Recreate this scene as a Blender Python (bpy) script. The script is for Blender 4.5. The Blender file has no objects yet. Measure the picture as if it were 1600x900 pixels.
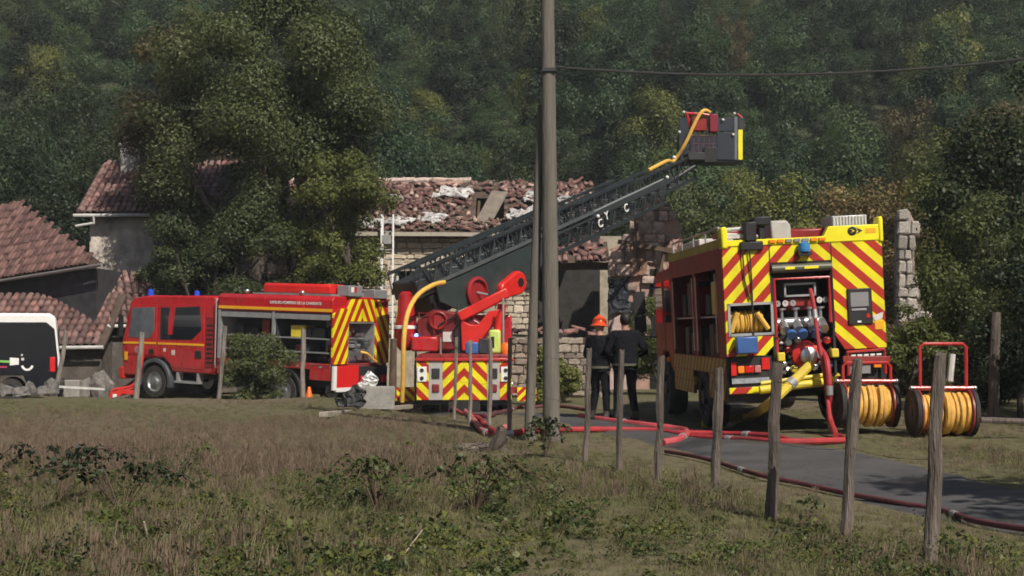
import bpy, bmesh, math, random
import numpy as np
from mathutils import Vector, Matrix, Euler
R = math.radians
S = bpy.context.scene
COL = S.collection
random.seed(7)

# ---------------------------------------------------------------- camera, sky, sun, exposure
F = 2222.0          # focal length in pixels of a 1600 px wide frame (50 mm)
HZ = 515.0          # pixel row of the eye level
CAMZ = 1.6
cam = bpy.data.cameras.new('camera')
cam.sensor_width = 36.0
cam.lens = 36.0 * F / 1600.0
cam.shift_y = (HZ - 450.0) / 1600.0
cam.clip_end = 3000.0
cam_ob = bpy.data.objects.new('camera', cam)
cam_ob.location = (0, 0, CAMZ)
cam_ob.rotation_euler = (R(90), 0, 0)
COL.objects.link(cam_ob)
S.camera = cam_ob

SUN_AZ = Vector((0.50, -0.866, 0)).normalized()     # towards the sun, on the ground
SUN_EL = R(44)
world = bpy.data.worlds.new('World')
S.world = world
world.use_nodes = True
wn = world.node_tree.nodes
sky = wn.new('ShaderNodeTexSky')
sky.sky_type = 'NISHITA'
sky.sun_disc = False
sky.sun_elevation = SUN_EL
sky.sun_rotation = math.atan2(SUN_AZ.x, SUN_AZ.y)
sky.dust_density = 1.5
wn['Background'].inputs['Strength'].default_value = 0.05
world.node_tree.links.new(sky.outputs[0], wn['Background'].inputs['Color'])
sun = bpy.data.lights.new('sun', 'SUN')
sun.energy = 5.0
sun.angle = R(0.5)
sun.color = (1.0, 0.92, 0.80)
sun_ob = bpy.data.objects.new('sun', sun)
to_sun = Vector((SUN_AZ.x * math.cos(SUN_EL), SUN_AZ.y * math.cos(SUN_EL), math.sin(SUN_EL)))
sun_ob.rotation_euler = (-to_sun).to_track_quat('-Z', 'Y').to_euler()
sun_ob.location = (10, -10, 30)
COL.objects.link(sun_ob)
vs = S.view_settings
vs.view_transform = 'Standard'
vs.look = 'None'
vs.exposure = 0.12
vs.gamma = 1.0
vs.use_curve_mapping = False
S.render.engine = 'CYCLES'
S.cycles.max_bounces = 4
S.cycles.diffuse_bounces = 2
S.cycles.glossy_bounces = 3
S.cycles.transmission_bounces = 3
S.cycles.transparent_max_bounces = 4
S.cycles.use_denoising = True
S.cycles.filter_width = 1.7
S.cycles.use_light_tree = False

# ---------------------------------------------------------------- helpers
def at(px, py, d):
    """the point that lies d metres ahead of the eye on the ray of a photo pixel"""
    return Vector(((px - 800) / F * d, d, CAMZ + (HZ - py) / F * d))

def sm(a, b, x):
    t = min(1.0, max(0.0, (x - a) / (b - a)))
    return t * t * (3 - 2 * t)

def zg(x, y):
    """height of the ground"""
    k = sm(-4.5, -1.5, x)
    a = 33.0 + (25.0 - 33.0) * k
    b = 37.0 + (35.0 - 37.0) * k
    k2 = sm(1.5, 3.0, x)
    a += (31.0 - a) * k2
    b += (40.0 - b) * k2
    z = -0.55 * sm(a, b, y)
    z += 0.022 * max(0.0, -x - 5.0) * sm(36, 39, y)
    z += 0.035 * math.sin(x * 0.9 + 1.3) * math.sin(y * 0.55) + 0.02 * math.sin(x * 2.3 + y * 1.7)
    z += 0.049 * (min(max(x, 2.9), 6.4) - 4.62) * sm(1.9, 3.2, x) * (1 - sm(6.6, 8.5, x)) * sm(19.5, 21.5, y) * (1 - sm(29, 32, y))
    return z

class MB:
    def __init__(s):
        s.v = []; s.f = []
    def add(s, vs_, fs):
        o = len(s.v)
        s.v += [tuple(p) for p in vs_]
        s.f += [tuple(i + o for i in f) for f in fs]
        return s
    def box(s, x0, x1, y0, y1, z0, z1):
        return s.add([(x0,y0,z0),(x1,y0,z0),(x1,y1,z0),(x0,y1,z0),(x0,y0,z1),(x1,y0,z1),(x1,y1,z1),(x0,y1,z1)],
                     [(0,3,2,1),(4,5,6,7),(0,1,5,4),(1,2,6,5),(2,3,7,6),(3,0,4,7)])
    def obox(s, c, size, rot=None):
        hx, hy, hz = size[0]/2, size[1]/2, size[2]/2
        m = rot if rot is not None else Matrix.Identity(3)
        c = Vector(c)
        P = [c + m @ Vector(q) for q in ((-hx,-hy,-hz),(hx,-hy,-hz),(hx,hy,-hz),(-hx,hy,-hz),(-hx,-hy,hz),(hx,-hy,hz),(hx,hy,hz),(-hx,hy,hz))]
        return s.add(P, [(0,3,2,1),(4,5,6,7),(0,1,5,4),(1,2,6,5),(2,3,7,6),(3,0,4,7)])
    def beam(s, p0, p1, w, h, up=(0,0,1)):
        p0 = Vector(p0); p1 = Vector(p1); d = p1 - p0
        L = d.length; d.normalize(); up = Vector(up)
        sd = d.cross(up)
        if sd.length < 1e-4: sd = d.cross(Vector((1,0,0)))
        sd.normalize(); u = sd.cross(d)
        m = Matrix((sd, d, u)).transposed()
        return s.obox((p0 + p1) / 2, (w, L, h), m)
    def tube(s, pts, r, n=8, caps=True):
        pts = [Vector(p) for p in pts]
        rs = r if isinstance(r, (list, tuple)) else [r] * len(pts)
        t = (pts[1] - pts[0]).normalized()
        a = t.orthogonal().normalized()
        V = []; Fc = []
        for i, p in enumerate(pts):
            if i == 0: t = pts[1] - pts[0]
            elif i == len(pts) - 1: t = pts[-1] - pts[-2]
            else: t = pts[i + 1] - pts[i - 1]
            t.normalize()
            a = (a - t * a.dot(t))
            if a.length < 1e-5: a = t.orthogonal()
            a.normalize(); b = t.cross(a)
            for k in range(n):
                an = 2 * math.pi * k / n
                V.append(p + (a * math.cos(an) + b * math.sin(an)) * rs[i])
        for i in range(len(pts) - 1):
            for k in range(n):
                k2 = (k + 1) % n
                Fc.append((i*n+k, i*n+k2, (i+1)*n+k2, (i+1)*n+k))
        if caps:
            Fc.append(tuple(range(n - 1, -1, -1)))
            Fc.append(tuple((len(pts)-1)*n + k for k in range(n)))
        return s.add(V, Fc)
    def cyl(s, p0, p1, r0, r1=None, n=14):
        return s.tube([p0, p1], [r0, r0 if r1 is None else r1], n)
    def lathe(s, prof, origin, axis=(0,0,1), n=20, closed=False):
        ax = Vector(axis).normalized(); a = ax.orthogonal().normalized(); b = ax.cross(a)
        o = Vector(origin); V = []; Fc = []; m = len(prof)
        for r, h in prof:
            for k in range(n):
                an = 2 * math.pi * k / n
                V.append(o + ax * h + (a * math.cos(an) + b * math.sin(an)) * r)
        for i in range(m if closed else m - 1):
            j = (i + 1) % m
            for k in range(n):
                k2 = (k + 1) % n
                Fc.append((i*n+k, i*n+k2, j*n+k2, j*n+k))
        if not closed:
            Fc.append(tuple(range(n - 1, -1, -1)))
            Fc.append(tuple((m-1)*n + k for k in range(n)))
        return s.add(V, Fc)
    def prism(s, poly, plane, a, b):
        n = len(poly); V = []
        for c in (a, b):
            for (p, q) in poly:
                V.append({'yz': (c, p, q), 'xz': (p, c, q), 'xy': (p, q, c)}[plane])
        Fc = [tuple(range(n - 1, -1, -1)), tuple(range(n, 2 * n))]
        for i in range(n):
            j = (i + 1) % n
            Fc.append((i, j, n + j, n + i))
        return s.add(V, Fc)
    def ball(s, c, rad, n=10, m=7, rot=None):
        c = Vector(c); rad = rad if isinstance(rad, (tuple, list)) else (rad,)*3
        V = []; Fc = []
        for i in range(m + 1):
            th = math.pi * i / m
            for k in range(n):
                ph = 2 * math.pi * k / n
                q = Vector((rad[0]*math.sin(th)*math.cos(ph), rad[1]*math.sin(th)*math.sin(ph), rad[2]*math.cos(th)))
                V.append(c + (rot @ q if rot is not None else q))
        for i in range(m):
            for k in range(n):
                k2 = (k + 1) % n
                Fc.append((i*n+k, (i+1)*n+k, (i+1)*n+k2, i*n+k2))
        return s.add(V, Fc)
    def mesh(s, name, world_to=None, smooth=False):
        me = bpy.data.meshes.new(name)
        v = s.v
        if world_to is not None:
            inv = world_to.matrix_basis.inverted()
            v = [inv @ Vector(p) for p in v]
        me.from_pydata(v, [], s.f)
        bm = bmesh.new(); bm.from_mesh(me)
        bmesh.ops.recalc_face_normals(bm, faces=bm.faces)
        bm.to_mesh(me); bm.free()
        if smooth:
            me.shade_smooth()
            try: me.set_sharp_from_angle(angle=R(38))
            except Exception: pass
        return me
    def build(s, name, mat, parent=None, smooth=False, bevel=0.0, world=False, seg=2):
        me = s.mesh(name, parent if (world and parent is not None) else None, smooth)
        o = put(name, me, mat, parent)
        if bevel > 0:
            b = o.modifiers.new('bevel', 'BEVEL'); b.width = bevel; b.segments = seg
            b.limit_method = 'ANGLE'; b.angle_limit = R(35)
            me.shade_smooth()
            try: me.set_sharp_from_angle(angle=R(50))
            except Exception: pass
        return o

def islands(mb):
    """split the collected shapes into their separate pieces"""
    par = list(range(len(mb.v)))
    def find(a):
        while par[a] != a:
            par[a] = par[par[a]]; a = par[a]
        return a
    for f in mb.f:
        r = find(f[0])
        for i in f[1:]: par[find(i)] = r
    groups = {}
    for f in mb.f: groups.setdefault(find(f[0]), []).append(f)
    out = []
    for fs in groups.values():
        ids = sorted({i for f in fs for i in f}); ix = {a: b for b, a in enumerate(ids)}
        q = MB(); q.v = [mb.v[i] for i in ids]; q.f = [tuple(ix[i] for i in f) for f in fs]; out.append(q)
    return out

def build_each(mb, name, mat, parent=None, **kw):
    return [q.build(name, mat, parent, **kw) for q in islands(mb)]

def put(name, me, mat=None, parent=None):
    if mat is not None and not me.materials: me.materials.append(mat)
    o = bpy.data.objects.new(name, me)
    COL.objects.link(o)
    if parent is not None: o.parent = parent
    return o

def tag(o, label=None, cat=None, group=None, kind=None):
    if label: o['label'] = label
    if cat: o['category'] = cat
    if group: o['group'] = group
    if kind: o['kind'] = kind
    return o

def thing(name, label, cat, loc=(0,0,0), rot=(0,0,0), group=None):
    o = bpy.data.objects.new(name, None)
    o.empty_display_size = 0.2
    o.location = loc; o.rotation_euler = rot
    COL.objects.link(o)
    return tag(o, label, cat, group)

def text_part(name, body, size, mat, parent, matrix, extrude=0.002):
    c = bpy.data.curves.new(name, 'FONT')
    c.body = body; c.size = size; c.extrude = extrude; c.align_x = 'CENTER'; c.align_y = 'CENTER'
    c.offset = size * 0.012
    o = bpy.data.objects.new(name, c); COL.objects.link(o)
    dg = bpy.context.evaluated_depsgraph_get(); dg.update()
    me = bpy.data.meshes.new_from_object(o.evaluated_get(dg))
    bpy.data.objects.remove(o)
    me.materials.clear()
    me.transform(matrix)
    return put(name, me, mat, parent)

def spline(pts, n=10):
    """Catmull-Rom through points"""
    P = [Vector(p) for p in pts]
    P = [P[0] * 2 - P[1]] + P + [P[-1] * 2 - P[-2]]
    out = []
    for i in range(1, len(P) - 2):
        a, b, c, d = P[i-1], P[i], P[i+1], P[i+2]
        for k in range(n):
            t = k / n
            out.append(0.5 * ((2*b) + (c-a)*t + (2*a-5*b+4*c-d)*t*t + (3*b-a-3*c+d)*t**3))
    out.append(P[-2])
    return out

# ---------------------------------------------------------------- materials
def nd(nt, t, **kw):
    n = nt.nodes.new(t)
    for k, v in kw.items(): setattr(n, k, v)
    return n

def mat(name, col, rough=0.6, metal=0.0, var=0.15, scale=3.0, bump=0.0, bscale=25.0, col2=None, emit=None, rnd=0.0, coat=0.0, coords='Object', stretch=None, spec=0.5, dust=0.0):
    m = bpy.data.materials.new(name); m.use_nodes = True
    nt = m.node_tree; L = nt.links.new
    p = nt.nodes['Principled BSDF']
    p.inputs['Roughness'].default_value = rough
    p.inputs['Metallic'].default_value = metal
    p.inputs['Specular IOR Level'].default_value = spec
    p.inputs['Coat Weight'].default_value = coat
    tc = nd(nt, 'ShaderNodeTexCoord')
    co = tc.outputs[coords]
    if stretch:
        mp = nd(nt, 'ShaderNodeMapping'); mp.inputs['Scale'].default_value = stretch
        L(co, mp.inputs['Vector']); co = mp.outputs['Vector']
    c1 = tuple(min(1, c * (1 - var)) for c in col); c2 = tuple(min(1, c * (1 + var)) for c in (col2 or col))
    nz = nd(nt, 'ShaderNodeTexNoise'); nz.inputs['Scale'].default_value = scale; nz.inputs['Detail'].default_value = 6; nz.inputs['Roughness'].default_value = 0.65
    L(co, nz.inputs['Vector'])
    rp = nd(nt, 'ShaderNodeValToRGB')
    rp.color_ramp.elements[0].position = 0.32; rp.color_ramp.elements[1].position = 0.68
    rp.color_ramp.elements[0].color = (*c1, 1); rp.color_ramp.elements[1].color = (*c2, 1)
    L(nz.outputs['Fac'], rp.inputs['Fac'])
    out = rp.outputs['Color']
    if rnd > 0:
        oi = nd(nt, 'ShaderNodeObjectInfo')
        mr = nd(nt, 'ShaderNodeMapRange'); mr.inputs['To Min'].default_value = 1 - rnd; mr.inputs['To Max'].default_value = 1 + rnd
        L(oi.outputs['Random'], mr.inputs['Value'])
        mx = nd(nt, 'ShaderNodeVectorMath', operation='SCALE')
        L(out, mx.inputs[0]); L(mr.outputs[0], mx.inputs['Scale'])
        out = mx.outputs[0]
    if dust > 0:      # road dirt: heavier low on the bodywork, streaked, and duller where it lies
        sz = nd(nt, 'ShaderNodeSeparateXYZ'); L(tc.outputs['Object'], sz.inputs[0])
        hz_ = nd(nt, 'ShaderNodeMapRange'); hz_.inputs['From Min'].default_value = 2.6; hz_.inputs['From Max'].default_value = 0.4; hz_.inputs['To Min'].default_value = 0.12; hz_.inputs['To Max'].default_value = 1.0
        L(sz.outputs['Z'], hz_.inputs['Value'])
        mp2 = nd(nt, 'ShaderNodeMapping'); mp2.inputs['Scale'].default_value = (5, 5, 1.2); L(tc.outputs['Object'], mp2.inputs['Vector'])
        dn = nd(nt, 'ShaderNodeTexNoise'); dn.inputs['Scale'].default_value = 1.6; dn.inputs['Detail'].default_value = 9; dn.inputs['Roughness'].default_value = 0.7
        L(mp2.outputs[0], dn.inputs['Vector'])
        dr_ = nd(nt, 'ShaderNodeMapRange'); dr_.inputs['From Min'].default_value = 0.38; dr_.inputs['From Max'].default_value = 0.75; dr_.inputs['To Max'].default_value = dust
        L(dn.outputs['Fac'], dr_.inputs['Value'])
        dm = nd(nt, 'ShaderNodeMath', operation='MULTIPLY'); L(dr_.outputs[0], dm.inputs[0]); L(hz_.outputs[0], dm.inputs[1])
        mx2 = nd(nt, 'ShaderNodeMix', data_type='RGBA'); L(dm.outputs[0], mx2.inputs[0]); L(out, mx2.inputs[6]); mx2.inputs[7].default_value = (0.17, 0.135, 0.10, 1)
        out = mx2.outputs[2]
        ro = nd(nt, 'ShaderNodeMapRange'); ro.inputs['To Min'].default_value = rough; ro.inputs['To Max'].default_value = 0.85; L(dm.outputs[0], ro.inputs['Value']); L(ro.outputs[0], p.inputs['Roughness'])
    L(out, p.inputs['Base Color'])
    if bump > 0:
        nb = nd(nt, 'ShaderNodeTexNoise'); nb.inputs['Scale'].default_value = bscale; nb.inputs['Detail'].default_value = 5
        L(co, nb.inputs['Vector'])
        bp = nd(nt, 'ShaderNodeBump'); bp.inputs['Strength'].default_value = bump; bp.inputs['Distance'].default_value = 0.03
        L(nb.outputs['Fac'], bp.inputs['Height']); L(bp.outputs['Normal'], p.inputs['Normal'])
    if emit:
        p.inputs['Emission Color'].default_value = (*emit[:3], 1); p.inputs['Emission Strength'].default_value = emit[3]
    return m

def leaf_mat(name, dark, light, trans=0.25, clump=0.6, hue=None):
    """foliage: colour drifts from leaf to leaf and from spray to spray"""
    m = bpy.data.materials.new(name); m.use_nodes = True
    nt = m.node_tree; L = nt.links.new
    nt.nodes.remove(nt.nodes['Principled BSDF'])
    g = nd(nt, 'ShaderNodeNewGeometry'); oi = nd(nt, 'ShaderNodeObjectInfo')
    tc = nd(nt, 'ShaderNodeTexCoord')
    nz = nd(nt, 'ShaderNodeTexNoise'); nz.inputs['Scale'].default_value = clump; nz.inputs['Detail'].default_value = 3
    L(tc.outputs['Object'], nz.inputs['Vector'])
    a = nd(nt, 'ShaderNodeMath', operation='MULTIPLY'); a.inputs[1].default_value = 0.22; L(g.outputs['Random Per Island'], a.inputs[0])
    b = nd(nt, 'ShaderNodeMath', operation='MULTIPLY_ADD'); b.inputs[1].default_value = 0.62; L(nz.outputs['Fac'], b.inputs[0]); L(a.outputs[0], b.inputs[2])
    c = nd(nt, 'ShaderNodeMath', operation='MULTIPLY_ADD'); c.inputs[1].default_value = 0.45; c.inputs[2].default_value = -0.18; L(oi.outputs['Random'], c.inputs[0])
    e = nd(nt, 'ShaderNodeMath', operation='ADD'); L(b.outputs[0], e.inputs[0]); L(c.outputs[0], e.inputs[1])
    rp = nd(nt, 'ShaderNodeValToRGB')
    rp.color_ramp.elements[0].position = 0.12; rp.color_ramp.elements[0].color = (*dark, 1)
    rp.color_ramp.elements[1].position = 0.9; rp.color_ramp.elements[1].color = (*light, 1)
    if hue:
        el = rp.color_ramp.elements.new(0.5); el.color = (*hue, 1)
    L(e.outputs[0], rp.inputs['Fac'])
    d = nd(nt, 'ShaderNodeBsdfDiffuse'); t = nd(nt, 'ShaderNodeBsdfTranslucent'); gl = nd(nt, 'ShaderNodeBsdfGlossy')
    gl.inputs['Roughness'].default_value = 0.5; gl.inputs['Color'].default_value = (0.6, 0.6, 0.6, 1)
    L(rp.outputs['Color'], d.inputs['Color']); L(rp.outputs['Color'], t.inputs['Color'])
    m1 = nd(nt, 'ShaderNodeMixShader'); m1.inputs[0].default_value = trans
    L(d.outputs[0], m1.inputs[1]); L(t.outputs[0], m1.inputs[2])
    m2 = nd(nt, 'ShaderNodeMixShader'); m2.inputs[0].default_value = 0.03
    L(m1.outputs[0], m2.inputs[1]); L(gl.outputs[0], m2.inputs[2])
    L(m2.outputs[0], nt.nodes['Material Output'].inputs['Surface'])
    return m

def stripe_mat(name, sx, period, phase=0.0, c1=(0.86, 0.76, 0.014), c2=(0.46, 0.026, 0.014), sy=0.0, rough=0.42):
    """two-colour reflective film: diagonal bands across the panel"""
    m = bpy.data.materials.new(name); m.use_nodes = True
    nt = m.node_tree; L = nt.links.new; p = nt.nodes['Principled BSDF']
    p.inputs['Roughness'].default_value = rough
    tc = nd(nt, 'ShaderNodeTexCoord'); sp = nd(nt, 'ShaderNodeSeparateXYZ'); L(tc.outputs['Object'], sp.inputs[0])
    a = nd(nt, 'ShaderNodeMath', operation='MULTIPLY_ADD'); a.inputs[1].default_value = sx; L(sp.outputs['X'], a.inputs[0]); L(sp.outputs['Z'], a.inputs[2])
    b = nd(nt, 'ShaderNodeMath', operation='MULTIPLY_ADD'); b.inputs[1].default_value = sy; L(sp.outputs['Y'], b.inputs[0]); L(a.outputs[0], b.inputs[2])
    c = nd(nt, 'ShaderNodeMath', operation='MULTIPLY_ADD'); c.inputs[1].default_value = 1.0 / period; c.inputs[2].default_value = phase; L(b.outputs[0], c.inputs[0])
    f = nd(nt, 'ShaderNodeMath', operation='FRACT'); L(c.outputs[0], f.inputs[0])
    g = nd(nt, 'ShaderNodeMath', operation='GREATER_THAN'); g.inputs[1].default_value = 0.5; L(f.outputs[0], g.inputs[0])
    mx = nd(nt, 'ShaderNodeMix', data_type='RGBA'); L(g.outputs[0], mx.inputs[0])
    mx.inputs[6].default_value = (*c1, 1); mx.inputs[7].default_value = (*c2, 1)
    nz = nd(nt, 'ShaderNodeTexNoise'); nz.inputs['Scale'].default_value = 2.5; nz.inputs['Detail'].default_value = 8; L(tc.outputs['Object'], nz.inputs['Vector'])
    mr = nd(nt, 'ShaderNodeMapRange'); mr.inputs['From Min'].default_value = 0.3; mr.inputs['From Max'].default_value = 0.7
    mr.inputs['To Min'].default_value = 0.72; mr.inputs['To Max'].default_value = 1.05; L(nz.outputs['Fac'], mr.inputs['Value'])
    sc = nd(nt, 'ShaderNodeVectorMath', operation='SCALE'); L(mx.outputs[2], sc.inputs[0]); L(mr.outputs[0], sc.inputs['Scale'])
    L(sc.outputs[0], p.inputs['Base Color'])
    return m

RED = mat('red_paint', (0.46, 0.012, 0.018), 0.25, var=0.18, scale=1.6, coat=0.3, dust=0.55)
REDB = mat('bright_red_paint', (0.62, 0.018, 0.014), 0.33, var=0.15, scale=2, coat=0.2, dust=0.4)
REDD = mat('dark_red_paint', (0.26, 0.012, 0.014), 0.4, var=0.25, scale=2, dust=0.5)
YEL = mat('yellow_film', (0.86, 0.76, 0.018), 0.4, var=0.10, scale=2.5)
YELD = mat('yellow_steel', (0.70, 0.55, 0.05), 0.45, var=0.15, scale=6)
AMB = mat('amber_stripe', (0.85, 0.42, 0.02), 0.4, var=0.06)
BLK = mat('black_plastic', (0.012, 0.012, 0.014), 0.5, var=0.3, scale=5, dust=0.18)
DARK = mat('dark_steel', (0.028, 0.030, 0.034), 0.5, var=0.3, scale=4)
RUB = mat('rubber', (0.016, 0.016, 0.017), 0.8, var=0.35, scale=6, bump=0.2, dust=0.35)
GLASS = mat('dark_glass', (0.010, 0.014, 0.018), 0.06, var=0.2, spec=0.8)
GLASSL = mat('pale_glass', (0.10, 0.11, 0.13), 0.08, var=0.5, scale=1.2, spec=0.8)
STEEL = mat('steel', (0.52, 0.53, 0.55), 0.35, 0.85, var=0.2, scale=6)
ALU = mat('aluminium', (0.42, 0.42, 0.43), 0.45, 0.5, var=0.15, scale=4)
GREY = mat('grey_paint', (0.22, 0.22, 0.23), 0.5, var=0.15, scale=3)
WHT = mat('white_paint', (0.78, 0.78, 0.78), 0.4, var=0.05, scale=3)
WHTD = mat('dirty_white', (0.55, 0.54, 0.52), 0.6, var=0.2, scale=5)
BLUE = mat('blue_plastic', (0.045, 0.12, 0.34), 0.4, var=0.2)
BLUEL = mat('blue_lamp', (0.03, 0.08, 0.6), 0.15, var=0.1)
BLUEON = mat('lit_blue_lamp', (0.1, 0.3, 0.9), 0.2, emit=(0.15, 0.45, 1.0, 3.0))
ORA = mat('orange_plastic', (0.85, 0.16, 0.015), 0.35, var=0.08)
LAMPR = mat('red_lamp', (0.6, 0.02, 0.02), 0.12, var=0.15)
LAMPA = mat('amber_lamp', (0.9, 0.25, 0.02), 0.12, var=0.15)
GIRD = mat('boom_paint', (0.024, 0.030, 0.033), 0.45, var=0.3, scale=2)
HOSEY = mat('yellow_hose', (0.70, 0.42, 0.075), 0.6, var=0.15, scale=8)
HOSEO = mat('wound_hose', (0.70, 0.40, 0.085), 0.65, var=0.25, scale=7, bump=0.2)
HOSER = mat('red_hose', (0.36, 0.028, 0.034), 0.65, var=0.25, scale=4)
HOSED = mat('dull_red_hose', (0.11, 0.030, 0.036), 0.8, var=0.3, scale=4)
WOODG = mat('weathered_wood', (0.125, 0.102, 0.088), 0.9, var=0.5, scale=7, bump=0.9, bscale=30, rnd=0.2, stretch=(3, 3, 0.35))
WOODP = mat('pole_wood', (0.138, 0.124, 0.106), 0.9, var=0.25, scale=6, bump=0.5, bscale=18, stretch=(2.5, 2.5, 0.2))
WOODB = mat('brown_timber', (0.10, 0.065, 0.042), 0.85, var=0.4, scale=6, bump=0.6, stretch=(2, 2, 1))
BARK = mat('bark', (0.075, 0.062, 0.05), 0.95, var=0.4, scale=5, bump=1.0, bscale=14, stretch=(3, 3, 0.7))
CONC = mat('concrete', (0.27, 0.26, 0.24), 0.9, var=0.25, scale=5, bump=0.4)
MORT = mat('lime_mortar', (0.36, 0.315, 0.25), 0.95, var=0.3, scale=3, bump=0.6)
STONE = mat('limestone', (0.55, 0.45, 0.335), 0.92, var=0.28, scale=4, bump=0.7, bscale=18, rnd=0.28, col2=(0.52, 0.46, 0.38))
STONEG = mat('weathered_stone', (0.225, 0.20, 0.19), 0.95, var=0.4, scale=4, bump=0.8, bscale=16, rnd=0.4, col2=(0.33, 0.265, 0.235))
TILE = mat('clay_tile', (0.118, 0.048, 0.042), 0.9, var=0.55, scale=5, bump=0.4, rnd=0.38, col2=(0.175, 0.092, 0.080))
TILEP = mat('pinkish_clay_tile', (0.150, 0.070, 0.064), 0.9, var=0.5, scale=4, bump=0.4, rnd=0.32, col2=(0.20, 0.125, 0.115))
DECK = mat('roof_boards', (0.085, 0.058, 0.045), 0.9, var=0.4, scale=3, bump=0.5)
PLAST = mat('old_plaster', (0.40, 0.30, 0.26), 0.95, var=0.35, scale=2.5, bump=0.5, col2=(0.34, 0.2, 0.16))
INSUL = mat('white_insulation', (0.50, 0.49, 0.49), 0.85, var=0.35, scale=4, bump=0.5)
CLOTH = mat('dark_navy_cloth', (0.007, 0.008, 0.012), 0.9, var=0.4, scale=9, bump=1.0, bscale=14, spec=0.2)
SKIN = mat('skin', (0.40, 0.22, 0.15), 0.55, var=0.08)
HAIR = mat('dark_hair', (0.012, 0.009, 0.008), 0.6, var=0.3)
REFL = mat('reflective_tape', (0.62, 0.62, 0.18), 0.4, var=0.1)
VANB = mat('black_van_wrap', (0.008, 0.009, 0.014), 0.22, var=0.2, coat=0.4)
WIRE = mat('wire', (0.03, 0.03, 0.03), 0.6, var=0.2)
# ================================================================ SETTING
def ground_material():
    m = bpy.data.materials.new('field_soil'); m.use_nodes = True
    nt = m.node_tree; L = nt.links.new; p = nt.nodes['Principled BSDF']
    p.inputs['Roughness'].default_value = 0.95; p.inputs['Specular IOR Level'].default_value = 0.2
    tc = nd(nt, 'ShaderNodeTexCoord')
    n1 = nd(nt, 'ShaderNodeTexNoise'); n1.inputs['Scale'].default_value = 0.22; n1.inputs['Detail'].default_value = 7
    n2 = nd(nt, 'ShaderNodeTexNoise'); n2.inputs['Scale'].default_value = 3.5; n2.inputs['Detail'].default_value = 8
    L(tc.outputs['Object'], n1.inputs['Vector']); L(tc.outputs['Object'], n2.inputs['Vector'])
    r1 = nd(nt, 'ShaderNodeValToRGB'); r1.color_ramp.elements[0].position = 0.35; r1.color_ramp.elements[1].position = 0.62
    r1.color_ramp.elements[0].color = (0.155, 0.128, 0.090, 1); r1.color_ramp.elements[1].color = (0.105, 0.110, 0.055, 1)
    r2 = nd(nt, 'ShaderNodeValToRGB'); r2.color_ramp.elements[0].color = (0.5, 0.5, 0.5, 1); r2.color_ramp.elements[1].color = (1.5, 1.45, 1.35, 1)
    L(n1.outputs['Fac'], r1.inputs['Fac']); L(n2.outputs['Fac'], r2.inputs['Fac'])
    mx = nd(nt, 'ShaderNodeMix', data_type='RGBA', blend_type='MULTIPLY'); mx.inputs[0].default_value = 1
    L(r1.outputs[0], mx.inputs[6]); L(r2.outputs[0], mx.inputs[7]); L(mx.outputs[2], p.inputs['Base Color'])
    bp = nd(nt, 'ShaderNodeBump'); bp.inputs['Strength'].default_value = 0.8; bp.inputs['Distance'].default_value = 0.06
    L(n2.outputs['Fac'], bp.inputs['Height']); L(bp.outputs['Normal'], p.inputs['Normal'])
    return m

def grid_mesh(name, xs, ys, fz):
    V = [(x, y, fz(x, y)) for y in ys for x in xs]
    n = len(xs)
    Fc = [(j*n+i, j*n+i+1, (j+1)*n+i+1, (j+1)*n+i) for j in range(len(ys)-1) for i in range(n-1)]
    me = bpy.data.meshes.new(name); me.from_pydata(V, [], Fc); me.shade_smooth()
    return me

xs = [-400, -200, -100, -60, -40, -30] + [(-24 + 0.6 * i) for i in range(81)] + [30, 40, 60, 100, 200, 400]
ys = [-400, -150, -60, -25, -10, 0] + [2 + 0.6 * i for i in range(86)] + [56, 62, 70]
g = put('ground', grid_mesh('ground', xs, ys, zg), ground_material()); g['kind'] = 'structure'

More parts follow.
